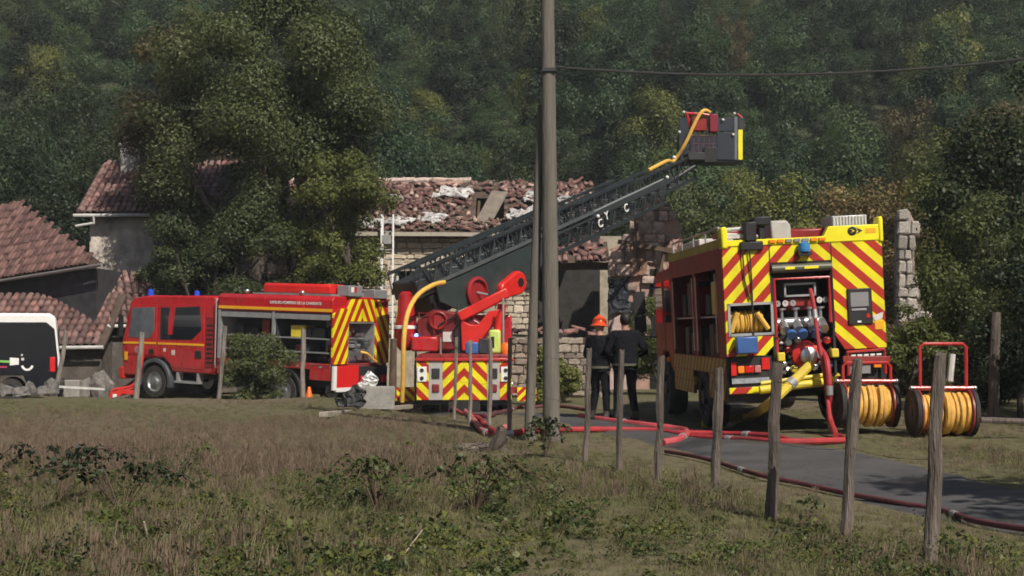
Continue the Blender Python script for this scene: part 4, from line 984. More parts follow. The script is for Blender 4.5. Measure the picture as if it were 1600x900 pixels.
build_each(MB().lathe([(0.06, -0.18), (0.13, -0.14), (0.13, 0)], (0.02, 0.08, 1.2), (0, 1, 0), 16).cyl((0.22, 0.0, 1.2), (0.22, 0.2, 1.2), 0.06).cyl((-0.28, -0.02, 1.42), (-0.28, 0.2, 1.42), 0.05), 'pump_fittings', STEEL, ye, smooth=True)
for x, z in ((-0.42, 1.2), (0.42, 1.22)): MB().box(x - .06, x + .06, -0.1, 0.05, z - .07, z + .07).build('valve_handle', YELD, ye, bevel=0.02)
for k, x in enumerate((-0.40, -0.28, -0.16, 0.26, 0.36)):
    gg = MB().lathe([(0.045, 0), (0.05, 0.02), (0.045, 0.03)], (x, 0.1, 2.02 if k < 3 else 2.05), (0, -1, 0), 14).build('gauge', WHTD if k % 2 else ALU, ye, smooth=True)
    MB().box(x - .004, x + .004, 0.062, 0.068, 2.02 if k < 3 else 2.05, 2.05 if k < 3 else 2.08).build('needle', BLK, gg)
for x, z, m_ in ((-0.45, 1.45, REDD), (-0.36, 1.08, STEEL), (-0.2, 1.0, YELD), (0.12, 1.02, STEEL), (0.34, 1.42, REDB), (0.36, 1.05, BLUE), (-0.12, 1.45, STEEL)):
    MB().lathe([(0.02, 0), (0.055, 0.02), (0.06, 0.06), (0.03, 0.08), (0.03, 0.2)], (x, 0.0, z), (0, 1, 0), 12).build('valve', m_, ye, smooth=True)
    MB().tube([(x - .06, -0.02, z + .02), (x, -0.03, z + .05), (x + .07, -0.02, z + .03)], 0.010, 6).build('lever', BLK, ye)
rg = random.Random(8)
cl = MB()
for k in range(40):
    x, z = rg.uniform(-0.44, 0.4), rg.uniform(0.9, 1.6); cl.cyl((x, rg.uniform(0, .2), z), (x + rg.uniform(-.15, .15), 0.3, z + rg.uniform(-.1, .15)), rg.uniform(0.012, 0.04), n=8)
cl.build('pipework', mat('pipe_metal', (0.16, 0.15, 0.15), 0.4, 0.6, var=0.4), ye)['kind'] = 'stuff'
# blue lamp, control panel, tail lights, bumper gear
bl = MB().box(-0.09, 0.11, -0.16, -0.03, 2.74, 2.80).build('lamp_base', BLK, ye)
MB().lathe([(0.09, 0), (0.10, 0.04), (0.085, 0.13), (0.03, 0.16)], (0.01, -0.10, 2.80), n=16).build('beacon', mat('pale_blue_lamp', (0.05, 0.22, 0.5), 0.15), ye, smooth=True)
cpn = MB().box(0.66, 1.05, -0.06, -0.02, 1.64, 2.2).build('control_panel', BLK, ye, bevel=0.015)
MB().box(0.71, 0.99, -0.067, -0.058, 1.92, 2.14).build('display', GREY, cpn); MB().box(0.72, 0.95, -0.07, -0.058, 1.86, 1.89).build('handle', ALU, cpn)
MB().box(0.80, 0.86, -0.07, -0.058, 1.67, 1.70).build('button', WHT, cpn); MB().box(0.95, 1.0, -0.07, -0.058, 1.74, 1.80).build('button', LAMPR, cpn)
MB().box(1.08, 1.22, -0.04, -0.028, 1.55, 1.68).build('placard', AMB, ye); MB().prism([(1.05, 1.76), (1.22, 1.82), (1.2, 1.72), (1.08, 1.68)], 'xz', -0.04, -0.028).build('placard', WHTD, ye)
MB().box(-1.13, -0.80, -0.22, -0.05, 1.28, 1.54).build('blue_box', BLUE, ye, bevel=0.02)
build_each(MB().box(-1.2, -0.56, -0.02, 0.05, 0.72, 1.22).box(-W, -0.6, 0.05, 0.3, 0.5, 1.24).box(0.62, W, 0.05, 0.3, 0.55, 1.27), 'rear_valance', BLK, ye)
MB().box(-1.10, -1.0, -0.07, -0.02, 0.98, 1.09).build('tail_light', LAMPA, ye, bevel=0.01); MB().box(-0.99, -0.85, -0.07, -0.02, 0.98, 1.09).build('tail_light', LAMPR, ye, bevel=0.01); MB().box(-0.84, -0.74, -0.07, -0.02, 0.98, 1.09).build('tail_light', mat('clear_red_lamp', (0.5, 0.2, 0.2), 0.15), ye, bevel=0.01)
build_each(MB().box(-1.2, -1.12, -0.05, -0.02, 0.95, 1.15).box(-0.72, -0.6, -0.05, -0.02, 1.02, 1.2), 'reflector', LAMPR, ye)
MB().box(-1.2, -0.62, -0.06, -0.03, 0.82, 0.90).build('number_plate', mat('plate_grey', (0.3, 0.32, 0.36), 0.4, var=0.4, scale=30), ye)
MB().box(-W, -0.55, -0.08, -0.02, 0.66, 0.76).build('bumper_bar', stripe_mat('bumper_stripes', -1, 0.5, 0.2), ye, bevel=0.01)
yb = MB().tube([(-0.82, -0.25, 0.72), (0.32, -0.25, 0.80)], 0.065, 10).tube([(-0.80, -0.25, 0.82), (-0.3, -0.25, 0.86), (0.2, -0.25, 0.90)], 0.03, 8).tube([(-0.6, -0.25, 0.75), (-0.6, 0.1, 0.85)], 0.04).tube([(0.1, -0.25, 0.8), (0.1, 0.1, 0.85)], 0.04).tube([(0.32, -0.25, 0.80), (0.42, -0.25, 0.9)], 0.03)
yb.build('tow_bar', YELD, ye, smooth=True)
MB().tube([(0.62, -0.06, 0.86), (0.62, -0.06, 1.22), (1.2, -0.06, 1.24), (1.2, -0.06, 0.86)], 0.03, 8).box(0.62, 1.2, -0.05, -0.02, 1.02, 1.06).build('lamp_guard', RED, ye)
MB().box(0.66, 0.98, -0.03, 0.05, 0.88, 1.14).build('lamp_housing', GREY, ye); MB().box(1.02, 1.14, -0.08, -0.02, 0.96, 1.12).build('tail_light', LAMPA, ye, bevel=0.01)
for k in range(5): MB().box(0.68 + 0.1 * k, 0.75 + 0.1 * k, -0.06, -0.03, 1.15, 1.18).build('led', WHT, ye)
# cords hanging on the left panel
build_each(MB().tube([(-0.84, -0.09, 3.0), (-0.82, -0.06, 2.4), (-0.83, -0.06, 1.55)], 0.012, 6).tube([(-0.95, -0.09, 3.0), (-0.93, -0.06, 2.4), (-0.86, -0.06, 2.1)], 0.012, 6), 'hanging_cord', DARK, ye)
# roof load
build_each(MB().box(-1.15, -0.9, 0.3, 1.2, 3.12, 3.2).box(-0.85, -0.6, 0.2, 1.3, 3.12, 3.22), 'roof_tools', REDD, ye, bevel=0.02)
MB().box(-1.2, -0.72, 0.0, 0.16, 3.06, 3.12).tube([(-1.2, 0.1, 3.2), (-0.7, 0.05, 3.22)], 0.03).tube([(-1.15, 0.1, 3.14), (-0.65, 0.05, 3.08)], 0.022).build('roof_fittings', WHTD, ye)
build_each(MB().box(-0.98, -0.62, -0.1, 0.2, 2.86, 3.0).box(-0.9, -0.72, -0.12, 0.12, 3.0, 3.3), 'winch_bracket', BLK, ye, bevel=0.02)
MB().box(-0.74, -0.48, -0.05, 0.3, 3.24, 3.38).box(-0.66, -0.56, 0.0, 0.1, 3.0, 3.24).build('camera_box', BLK, ye, bevel=0.02)
MB().prism([(-0.42, 3.02), (-0.1, 3.02), (-0.1, 3.24), (-0.16, 3.32), (-0.42, 3.32)], 'xz', 0.2, 1.1).build('grey_chest', mat('pale_grey', (0.45, 0.44, 0.44), 0.5), ye, bevel=0.03)
MB().box(-0.05, 0.62, 0.6, 2.4, 3.03, 3.2).build('red_chest', REDD, ye, bevel=0.03)
lv = MB().box(0.58, 1.14, 0.3, 0.9, 3.05, 3.36); lvo = lv.build('louvre_box', ALU, ye, bevel=0.015)
for k in range(11): MB().box(0.60 + k * 0.05, 0.625 + k * 0.05, 0.285, 0.3, 3.08, 3.34).build('louvre', WHTD, lvo)
rr = MB().tube([(-1.2, 0.4, 3.1), (-1.2, 0.4, 3.26), (-1.2, 4.6, 3.26), (-1.2, 4.6, 3.05)], 0.018)
for y in (1.5, 2.6, 3.7): rr.tube([(-1.2, y, 3.03), (-1.2, y, 3.26)], 0.014)
rr.build('roof_rail', ALU, ye)
MB().box(-1.1, -0.5, 2.6, 4.6, 3.03, 3.22).build('roof_chest', WHTD, ye, bevel=0.02)
# ---------------------------------------------------------------- turntable ladder truck, centre
lt = thing('ladder_truck', 'red turntable ladder truck with dark lattice boom raised over the damaged roof', 'ladder truck', (-1.21, 36.0, -0.58), (0, 0, 0))
LS1 = stripe_mat('ladder_stripes_left', -1.0, 0.42, 0.1); LS2 = stripe_mat('ladder_stripes_right', 1.0, 0.42, 0.1)
def lbx(name, m, *a, bevel=0.0, parent=None): return MB().box(*a).build(name, m, parent or lt, bevel=bevel)
MB().box(-0.5, -0.38, 0.4, 9.0, 0.62, 0.95).box(0.38, 0.5, 0.4, 9.0, 0.62, 0.95).box(-0.9, 0.9, 2.0, 2.2, 0.42, 0.6).box(-0.9, 0.9, 7.4, 7.6, 0.42, 0.6).build('chassis', DARK, lt)
for sx in (-1, 1):
    wheel(lt, sx * 1.02, 2.1, 0.5, 0.36, side=sx); wheel(lt, sx * 1.04, 7.5, 0.5, 0.34, side=sx)
MB().box(-1.2, 1.2, 0.05, 6.2, 1.40, 1.55).build('deck', REDD, lt, bevel=0.02)
MB().box(-1.2, 1.2, 0.08, 1.4, 0.5, 1.40).box(-1.2, 1.2, 2.8, 6.2, 0.6, 1.40).build('body', RED, lt, bevel=0.02)
cabp = [(6.3, .8), (6.7, .8), (6.85, 1.05), (7.1, 1.15), (7.9, 1.15), (8.15, 1.0), (8.2, .6), (8.8, .6), (8.85, 1.5), (8.6, 2.5), (8.45, 2.6), (6.3, 2.62)]
slab(lt, 'cab', cabp, 'yz', -1.2, 1.2, RED, 0.05)
for sx in (-1, 1): MB().prism([(6.9, 1.65), (8.55, 1.65), (8.35, 2.4), (6.9, 2.42)], 'yz', sx*1.198, sx*1.21).build('window', GLASS, lt)
# rear apron
AL = mat('rear_aluminium', (0.50, 0.47, 0.45), 0.45, 0.3, var=0.12)
def rp_(name, m, x0, x1, z0=0.40, z1=1.38, y0=0.0, y1=0.08, bevel=0.0): return MB().box(x0, x1, y0, y1, z0, z1).build(name, m, lt, bevel=bevel)
rp_('striped_panel', LS2, -1.2, -0.90); rp_('rear_panel', AL, -0.895, -0.55); rp_('striped_panel', LS1, -0.545, -0.19, y0=-0.01)
rp_('striped_panel', LS1, -0.185, 0.0); rp_('striped_panel', LS2, 0.003, 0.19); rp_('striped_panel', LS2, 0.195, 0.58, y0=-0.01); rp_('rear_panel', AL, 0.585, 0.895); rp_('striped_panel', LS1, 0.90, 1.2)
for x in (-1.07, 1.05):
    pl = rp_('lamp_plate', WHT, x - 0.12, x + 0.12, 0.86, 1.24, -0.03, -0.005, 0.01)
    for z in (0.95, 1.05, 1.15):
        if z != 1.05: MB().cyl((x, -0.045, z), (x, -0.028, z), 0.05, n=14).build('lamp', BLK, pl)
for x in (-0.72, 0.74):
    MB().box(x - .1, x + .1, -0.04, 0.0, 0.95, 1.2).build('tail_light', DARK, lt, bevel=0.015); MB().box(x - .09, x + .09, -0.04, 0.0, 0.6, 0.8).build('tail_light', mat('dim_red_lamp', (0.2, 0.03, 0.03), 0.2), lt, bevel=0.015)
MB().box(-1.25, 1.25, -0.05, 0.06, 1.38, 1.46).build('rear_sill', RED, lt, bevel=0.02)
MB().box(-0.4, 0.4, 0.02, 0.4, 0.12, 0.40).box(-1.1, 1.1, 0.1, 0.25, 0.28, 0.40).build('underrun_bar', BLK, lt)
for sx in (-1, 1):
    j = MB().box(min(sx*1.2, sx*1.75), max(sx*1.2, sx*1.75), 1.5, 1.7, 0.5, 0.66).cyl((sx*1.68, 1.6, 0.06), (sx*1.68, 1.6, 0.6), 0.06).build('outrigger', REDD, lt)
    MB().box(sx*1.68 - .24, sx*1.68 + .24, 1.36, 1.84, 0.0, 0.07).build('pad', BLK, j)
    MB().box(min(sx*1.35, sx*1.85), max(sx*1.35, sx*1.85), 1.42, 1.48, 0.3, 0.66).build('warning_plate', stripe_mat('outrigger_stripes', -sx * 1.0, 0.26, 0.2), j)
# turntable
MB().lathe([(0.95, 1.55), (0.95, 1.66), (0.8, 1.72), (0.8, 1.8)], (0, 2.6, 0), n=32).build('turntable', DARK, lt, smooth=True)
tt = MB().prism([(-1.2, 1.62), (0.75, 1.62), (0.85, 1.9), (0.5, 2.3), (0.0, 2.62), (-0.9, 2.72), (-1.32, 2.4)], 'xz', 1.7, 3.4).build('turret', mat('turret_maroon', (0.155, 0.010, 0.012), 0.35, var=0.3, dust=0.5), lt, bevel=0.06)
# operator pod on the left with its white band
pod = MB().lathe([(0.16, 1.62), (0.30, 1.78), (0.33, 2.05), (0.29, 2.35), (0.24, 2.6), (0.20, 3.12), (0.12, 3.2)], (-1.62, 2.0, 0), n=20).build('operator_pod', mat('pod_red', (0.36, 0.014, 0.018), 0.25, var=0.1, coat=0.4), lt, smooth=True)
MB().lathe([(0.325, 2.2), (0.33, 2.28), (0.312, 2.29), (0.31, 2.21)], (-1.62, 2.0, 0), n=20, closed=True).build('white_band', WHT, pod, smooth=True)
MB().box(-1.45, -0.75, 1.55, 2.1, 1.6, 2.0).build('seat_base', RED, lt, bevel=0.05)
MB().ball((-1.32, 1.66, 2.02), 0.06).build('beacon', BLUEON, lt, smooth=True)
MB().lathe([(0.16, 0), (0.24, 0.0), (0.25, 0.10), (0.22, 0.12), (0.16, 0.05)], (-0.75, 1.68, 2.42), (0, -1, 0), 22).build('hose_drum', REDD, lt, smooth=True)
# lifting frame: two bright red arms and a cylinder
for dy in (0.0, 0.85):
    MB().prism([(-0.15, 1.65), (0.3, 1.65), (0.55, 2.05), (1.05, 2.78), (1.05, 3.05), (0.85, 3.08), (-0.05, 2.55), (-0.2, 2.35)][:0] or [(-0.12, 1.62), (0.2, 1.62), (0.62, 2.2), (0.9, 2.72), (0.6, 2.66), (0.3, 2.3), (0.1, 2.32), (-0.15, 2.45)], 'xz', 1.55 + dy, 1.75 + dy).build('lifting_arm', REDB, lt, bevel=0.03)
    MB().beam((-0.2, 1.6 + dy, 2.5), (1.1, 1.72 + dy, 3.18), 0.22, 0.27).build('lifting_arm', REDB, lt, bevel=0.04)
MB().cyl((0.75, 2.0, 1.75), (0.95, 2.1, 2.85), 0.12, n=16).build('lift_cylinder', REDB, lt, smooth=True)
# kit standing on the deck
lbx('deck_box', BLUE, 0.02, 0.35, 0.3, 0.7, 1.56, 1.86, bevel=0.03); lbx('deck_box', DARK, 0.36, 0.6, 0.3, 0.7, 1.56, 1.95, bevel=0.02)
yv = lbx('deck_case', mat('pale_lime', (0.55, 0.66, 0.16), 0.5, var=0.1), 0.62, 0.92, 0.25, 0.55, 1.56, 2.18, bevel=0.06)
MB().box(0.68, 0.76, 0.235, 0.255, 1.72, 2.0).build('vent', BLK, yv)
MB().lathe([(0.14, 0), (0.16, 0.12), (0.12, 0.25), (0.04, 0.29)], (1.06, 0.45, 1.56), n=16).build('orange_pot', ORA, lt, smooth=True)
MB().cyl((0.98, 1.1, 1.55), (0.98, 1.1, 3.0), 0.03, n=8).build('handrail', ALU, lt)

# hydraulic lines, steps, labels and grab rails on the turret
MB().tube(spline([(-0.9, 1.66, 1.9), (-0.7, 1.6, 2.3), (-0.3, 1.6, 2.55), (-0.2, 1.7, 2.9)], 6), 0.025, 7).build('hydraulic_line', BLK, lt, smooth=True)
MB().tube(spline([(-0.2, 1.66, 1.75), (-0.35, 1.58, 2.1), (-0.1, 1.56, 2.5)], 6), 0.022, 7).build('hydraulic_line', BLK, lt, smooth=True)
MB().tube([(-1.25, 1.6, 2.0), (-1.25, 1.6, 2.62), (-0.85, 1.6, 2.62), (-0.85, 1.6, 2.0)], 0.022, 7).build('grab_rail', REDD, lt)
MB().box(-0.62, -0.38, 1.67, 1.70, 1.86, 2.12).build('label_plate', WHTD, lt); MB().box(-1.02, -0.72, 1.66, 1.70, 1.72, 2.02).build('access_hatch', mat('hatch_dark_red', (0.14, 0.01, 0.012), 0.4), lt, bevel=0.01)
MB().box(-0.3, -0.1, 1.66, 1.70, 1.66, 2.2).build('recess_shade', BLK, lt)  # black plate painted as the shade of a recess
for z in (1.7, 1.95, 2.2): MB().box(0.56, 0.72, 1.66, 1.70, z, z + 0.05).build('step', ALU, lt)
for x in (-1.1, -0.6, -0.1, 0.4, 0.9): MB().box(x, x + 0.012, 0.03, 0.06, 1.40, 1.55).build('seam', BLK, lt)
# ---- boom: nested lattice sections along one axis, in the truck's frame
b0 = at(640, 452, 38.2) - lt.location; b1 = at(1052, 268, 48.6) - lt.location
ax = (b1 - b0).normalized(); sd = ax.cross(Vector((0, 0, 1))).normalized(); up = sd.cross(ax).normalized()
BL = (b1 - b0).length
def bp(t, s, h): return b0 + ax * t + sd * s + up * h
def lattice(name, t0, t1, hw, h0, h1, parent, r=0.035, nb=None, m=GIRD):
    mb = MB()
    for s in (-hw, hw):
        mb.beam(bp(t0, s, h0), bp(t1, s, h0), 0.08, 0.11, up); mb.beam(bp(t0, s, h1), bp(t1, s, h1), 0.065, 0.085, up)
    sec = mb.build(name, m, parent)
    n = nb or max(3, int((t1 - t0) / 0.62)); dt = (t1 - t0) / n
    d = MB()
    for k in range(n):
        a = t0 + k * dt
        for s in (-hw, hw):
            d.cyl(bp(a, s, h0), bp(a + dt / 2, s, h1), 0.026, n=5); d.cyl(bp(a + dt / 2, s, h1), bp(a + dt, s, h0), 0.026, n=5)
            d.cyl(bp(a, s, h0), bp(a, s, h1), 0.016, n=5)
    d.build('diagonal_bracing', m, sec)['kind'] = 'stuff'
    rung = None
    nr = int((t1 - t0) / 0.33)
    for k in range(nr):
        p = bp(t0 + (k + 0.5) * 0.33, 0, h0 + 0.02)
        if rung is None:
            rung = MB().cyl(-sd * hw, sd * hw, 0.018, n=6).build('rung', ALU, sec); o = rung
        else:
            o = rung.copy(); COL.objects.link(o)
        o.location = p
    return sec
sA = lattice('boom_base_section', -0.2, 7.6, 0.46, -0.04, 0.50, lt)
sB = lattice('boom_second_section', 0.6, 10.9, 0.39, -0.02, 0.44, lt)
sC = lattice('boom_third_section', 4.2, 12.4, 0.40, -0.74, -0.18, lt)
sD = lattice('boom_top_section', 3.0, BL + 0.9, 0.30, -0.46, 0.32, lt)
# solid girder under the base section
for s in (-1, 1):
    P = [(0.5, -0.08), (6.4, -0.08), (5.7, -0.6), (4.7, -1.04), (1.2, -0.98), (0.5, -0.5)]
    g_ = MB(); V = [bp(t, s * 0.47, h) for t, h in P] + [bp(t, s * 0.53, h) for t, h in P]; n = 6
    g_.add(V, [tuple(range(n)), tuple(range(2*n-1, n-1, -1))] + [(i, (i+1) % n, n + (i+1) % n, n + i) for i in range(n)])
    g_.build('girder_plate', mat('girder_paint', (0.030, 0.042, 0.043), 0.42, var=0.25), sA, bevel=0.015)
    MB().beam(bp(0.3, s * 0.56, 0.02), bp(8.2, s * 0.56, 0.02), 0.05, 0.09, up).build('side_rail', mat('rail_grey', (0.085, 0.095, 0.10), 0.4), sA)
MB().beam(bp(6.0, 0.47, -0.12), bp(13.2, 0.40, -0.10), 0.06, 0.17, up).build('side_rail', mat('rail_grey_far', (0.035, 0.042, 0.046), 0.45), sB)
MB().beam(bp(6.2, 0.50, 0.0), bp(12.6, 0.42, 0.03), 0.025, 0.05, up).build('pale_rail', mat('worn_rail', (0.25, 0.26, 0.27), 0.5), sB)
fl = MB().beam(bp(0.9, 0, -0.78), bp(4.6, 0, -0.82), 0.9, 0.1, up); fl.build('girder_floor', DARK, sA)
# red drum and red lug on the side of the girder
dc = bp(2.0, 0.54, -0.70)
MB().lathe([(0.30, 0), (0.42, 0.0), (0.44, 0.03), (0.44, 0.10), (0.36, 0.13), (0.34, 0.04), (0.0, 0.04)], dc, sd, 28).build('cable_reel', mat('reel_red', (0.30, 0.02, 0.025), 0.35), sA, smooth=True)
MB().cyl(dc + sd * 0.05, dc + sd * 0.3 + ax * 0.15 - up * 0.12, 0.03, n=10).build('crank', STEEL, sA)
lc = bp(3.45, 0.50, -0.95)
lug = MB()
prof_l = []
for k in range(9): prof_l.append((0.34 * math.cos(R(-90 + k * 22.5)) + 0.32, 0.34 * math.sin(R(-90 + k * 22.5))))
for k in range(9): prof_l.append((0.24 * math.cos(R(90 + k * 22.5)) - 0.3, 0.24 * math.sin(R(90 + k * 22.5)) - 0.02))
n = len(prof_l); V = [lc + ax * a + up * b for a, b in prof_l] + [lc + ax * a + up * b + sd * 0.22 for a, b in prof_l]
lug.add(V, [tuple(range(n)), tuple(range(2*n-1, n-1, -1))] + [(i, (i+1) % n, n + (i+1) % n, n + i) for i in range(n)])
lug = lug.build('boom_lug', REDB, sA, bevel=0.05)
MB().cyl(lc + ax * 0.36 + sd * 0.2, lc + ax * 0.36 + sd * 0.24, 0.13, n=16).build('pin', BLK, lug)
# white letters on the lattice side
for ch, t, h in (('C', 8.55, -0.44), ('Y', 8.95, -0.30), ('C', 10.1, -0.34)):
    p = bp(t, 0.47, h); m4 = Matrix((ax, up, sd)).transposed().to_4x4(); m4.translation = p
    text_part('letter', ch, 0.36, WHT, sB, m4, 0.012)
# white clamp lamps
for t, s, h in ((13.6, 0.36, 0.55), (12.9, 0.4, 0.02), (8.3, 0.6, -0.15)): MB().ball(bp(t, s, h), 0.06).build('clamp_lamp', WHT, sB, smooth=True)
# heel of the boom: ram boxes
MB().obox(bp(0.4, 0, 0.0), (0.86, 1.2, 0.5), Matrix((sd, ax, up)).transposed()).build('boom_heel', DARK, sA, bevel=0.04)
MB().obox(bp(1.0, 0, -0.6), (0.7, 1.3, 0.6), Matrix((sd, ax, up)).transposed()).build('boom_hinge', BLK, sA, bevel=0.03)

# ---- rescue cage at the tip
cg = at(1112, 250, 49.0) - lt.location; k_ = 49.0 / F
def cp(px, py, dy=0.0): return Vector(((px - 1112) * k_, dy, (250 - py) * k_)) + cg
NAVY = mat('cage_navy', (0.020, 0.026, 0.040), 0.45, var=0.2)
cage = MB().add([cp(1066, 250), cp(1156, 250), cp(1156, 250, 1.2), cp(1066, 250, 1.2), cp(1066, 253), cp(1156, 253), cp(1156, 253, 1.2), cp(1066, 253, 1.2)], [(0,1,2,3),(7,6,5,4),(0,4,5,1),(1,5,6,2),(2,6,7,3),(3,7,4,0)]).build('cage', DARK, lt)
def cbox(name, m, x0, x1, y0, y1, d0, d1, bevel=0.01):
    a = cp(x0, y1, d0); b = cp(x1, y0, d1); return MB().box(a.x, b.x, a.y, b.y, a.z, b.z).build(name, m, cage, bevel=bevel)
cbox('cage_panel', NAVY, 1061, 1079, 184, 234, -0.02, 0.04); cbox('cage_panel', NAVY, 1120, 1147, 207, 250, -0.05, 0.0); cbox('cage_panel', NAVY, 1121, 1146, 184, 205, -0.03, 0.02)
cbox('cage_panel', NAVY, 1064, 1152, 205, 249, 1.15, 1.2); cbox('cage_panel', DARK, 1064, 1067, 205, 249, 0.05, 1.15); cbox('cage_panel', DARK, 1150, 1153, 205, 249, 0.05, 1.15)
rl = MB()
for (x0, y0, x1, y1) in ((1072, 177, 1098, 178), (1073, 177, 1078, 200), (1098, 178, 1108, 180), (1152, 178, 1161, 186), (1161, 186, 1160, 203)):
    rl.tube([cp(x0, y0), cp(x1, y1)], 0.045, 8)
rl.build('cage_rail', RED, cage, smooth=True)
cbox('monitor', mat('cage_red', (0.22, 0.012, 0.03), 0.4), 1107, 1120, 180, 208, -0.3, 0.1, 0.03); cbox('monitor', REDD, 1080, 1103, 183, 206, -0.2, 0.05, 0.04)
lad = MB()
for x in (1084, 1092, 1100, 1108, 1115): lad.tube([cp(x, 206, -0.15), cp(x - 4, 248, -0.3)], 0.022, 6)
for y in (214, 226, 238): lad.tube([cp(1080, y, -0.2), cp(1118, y, -0.2)], 0.022, 6)
lad.build('front_gate', mat('gate_plum', (0.09, 0.045, 0.06), 0.4), cage)
cbox('bracket', BLK, 1098, 1118, 232, 256, -0.4, 0.1, 0.02); cbox('bracket', DARK, 1073, 1100, 240, 252, -0.4, 0.1, 0.02)
cbox('side_post', mat('post_grey', (0.13, 0.14, 0.16), 0.5), 1147, 1152, 183, 250, -0.06, 0.02)
cbox('yellow_edge', YEL, 1153, 1160, 203, 250, -0.06, -0.01); cbox('side_post', DARK, 1153, 1163, 184, 204, -0.05, 0.05)
for x, y in ((1068, 176), (1061, 207), (1145, 211), (1147, 178), (1129, 188)): MB().ball(cp(x, y, -0.08), 0.055).build('lamp', WHTD, cage, smooth=True)
MB().tube([b1 - ax * 0.6 + up * 0.2, cp(1085, 246, 0)], 0.07, 8).tube([b1 - ax * 0.6 - up * 0.3, cp(1100, 250, 0)], 0.06, 8).build('cage_arm', DARK, lt)
# hoses on the boom
MB().tube(spline([bp(12.3, 0.1, 0.42), bp(13.5, 0.1, 0.46), cp(1052, 252, -0.2), cp(1068, 228, -0.35), cp(1082, 198, -0.4), cp(1092, 180, -0.4), cp(1100, 175, -0.35), cp(1108, 178, -0.3)], 8), 0.062, 9).build('supply_hose', HOSEY, lt, smooth=True)
hz0 = lambda px, py, d: at(px, py, d) - lt.location
MB().tube(spline([hz0(628, 628, 36.6), hz0(630, 580, 36.4), hz0(631, 530, 36.3), hz0(637, 490, 36.5), hz0(652, 462, 36.9), hz0(675, 446, 37.3), hz0(694, 441, 37.9)], 8), 0.062, 9).build('supply_hose', HOSEY, lt, smooth=True)

# ---------------------------------------------------------------- van, far left
vn = thing('black_van', 'black van with white roof and coloured stripes at the left edge', 'van', (0, 0, 0))
vd = 39.0; vs_ = F / vd
vx = at(95, 0, vd).x
vn.location = (vx, vd, -0.38); vn.rotation_euler = (0, 0, R(107))      # heading left, rear end at the right
def vz(py): return CAMZ + (HZ - py) / F * vd + 0.38
# profile in y (forward) and z; the near side is -x? heading left: left flank faces the camera
top = vz(490)
prof_v = [(0.0, 0.45), (0.02, 1.2), (0.12, top - 0.12), (0.25, top), (4.3, top), (4.7, top - 0.15), (5.3, 1.35), (5.95, 1.15), (6.05, 0.5), (5.5, 0.4), (5.3, 0.75), (4.75, 0.75), (4.55, 0.4), (1.75, 0.4), (1.55, 0.75), (1.0, 0.75), (0.8, 0.4)]
slab(vn, 'body', prof_v, 'yz', -0.95, 0.95, WHT, 0.06)
for sx in (-1, 1):
    wheel(vn, sx * 0.84, 1.27, 0.34, 0.22, side=sx, rimm=DARK); wheel(vn, sx * 0.84, 5.02, 0.34, 0.22, side=sx, rimm=DARK)
    sp2 = [(0.05, 0.42), (0.07, 1.2), (0.15, top - 0.42), (0.36, top - 0.24), (4.2, top - 0.24), (4.62, top - 0.42), (5.2, 1.36), (5.2, 0.76), (4.7, 0.76), (4.5, 0.42), (1.8, 0.42), (1.6, 0.76), (0.95, 0.76), (0.8, 0.42)]
    sd_ = MB().prism(sp2, 'yz', sx*0.948, sx*0.968).build('side_wrap', VANB, vn, bevel=0.01)
    def dec(name, poly, m, s=sx, p=sd_): return MB().prism(poly, 'yz', s*0.967, s*0.973).build(name, m, p)
    dec('green_stripe', [(1.25, 1.10), (2.6, 1.16), (2.6, 1.22), (1.25, 1.16)], mat('lime_stripe', (0.22, 0.50, 0.10), 0.4))
    dec('red_stripe', [(1.35, 0.97), (2.6, 0.99), (2.6, 1.03), (1.35, 1.01)], mat('pink_stripe', (0.55, 0.05, 0.14), 0.4))
    dec('white_patch', [(1.05, 1.05), (1.28, 1.03), (1.28, 1.24), (1.05, 1.22)], WHT)
    cr = [(0.84 + 0.17 * math.cos(R(t)), 1.08 + 0.20 * math.sin(R(t))) for t in range(200, 341, 20)] + [(0.84 + 0.11 * math.cos(R(t)), 1.08 + 0.14 * math.sin(R(t))) for t in range(340, 199, -20)]
    dec('white_curve', cr, WHT); dec('white_dot', [(0.92, 1.16), (0.99, 1.16), (0.99, 1.23), (0.92, 1.23)], WHTD); dec('white_dot', [(0.95, 1.28), (1.0, 1.28), (1.0, 1.33), (0.95, 1.33)], WHTD)
    MB().box(min(sx*0.93, sx*0.975), max(sx*0.93, sx*0.975), 0.13, 0.27, 0.85, 1.25).build('tail_light', LAMPR, vn, bevel=0.015)
MB().prism([(-0.8, 1.35), (0.8, 1.35), (0.74, top - 0.35), (-0.74, top - 0.35)], 'xz', 0.03, 0.06).build('rear_window', GLASS, vn)
MB().box(-0.95, 0.95, -0.1, 0.1, 0.4, 0.62).build('bumper', BLK, vn, bevel=0.03)
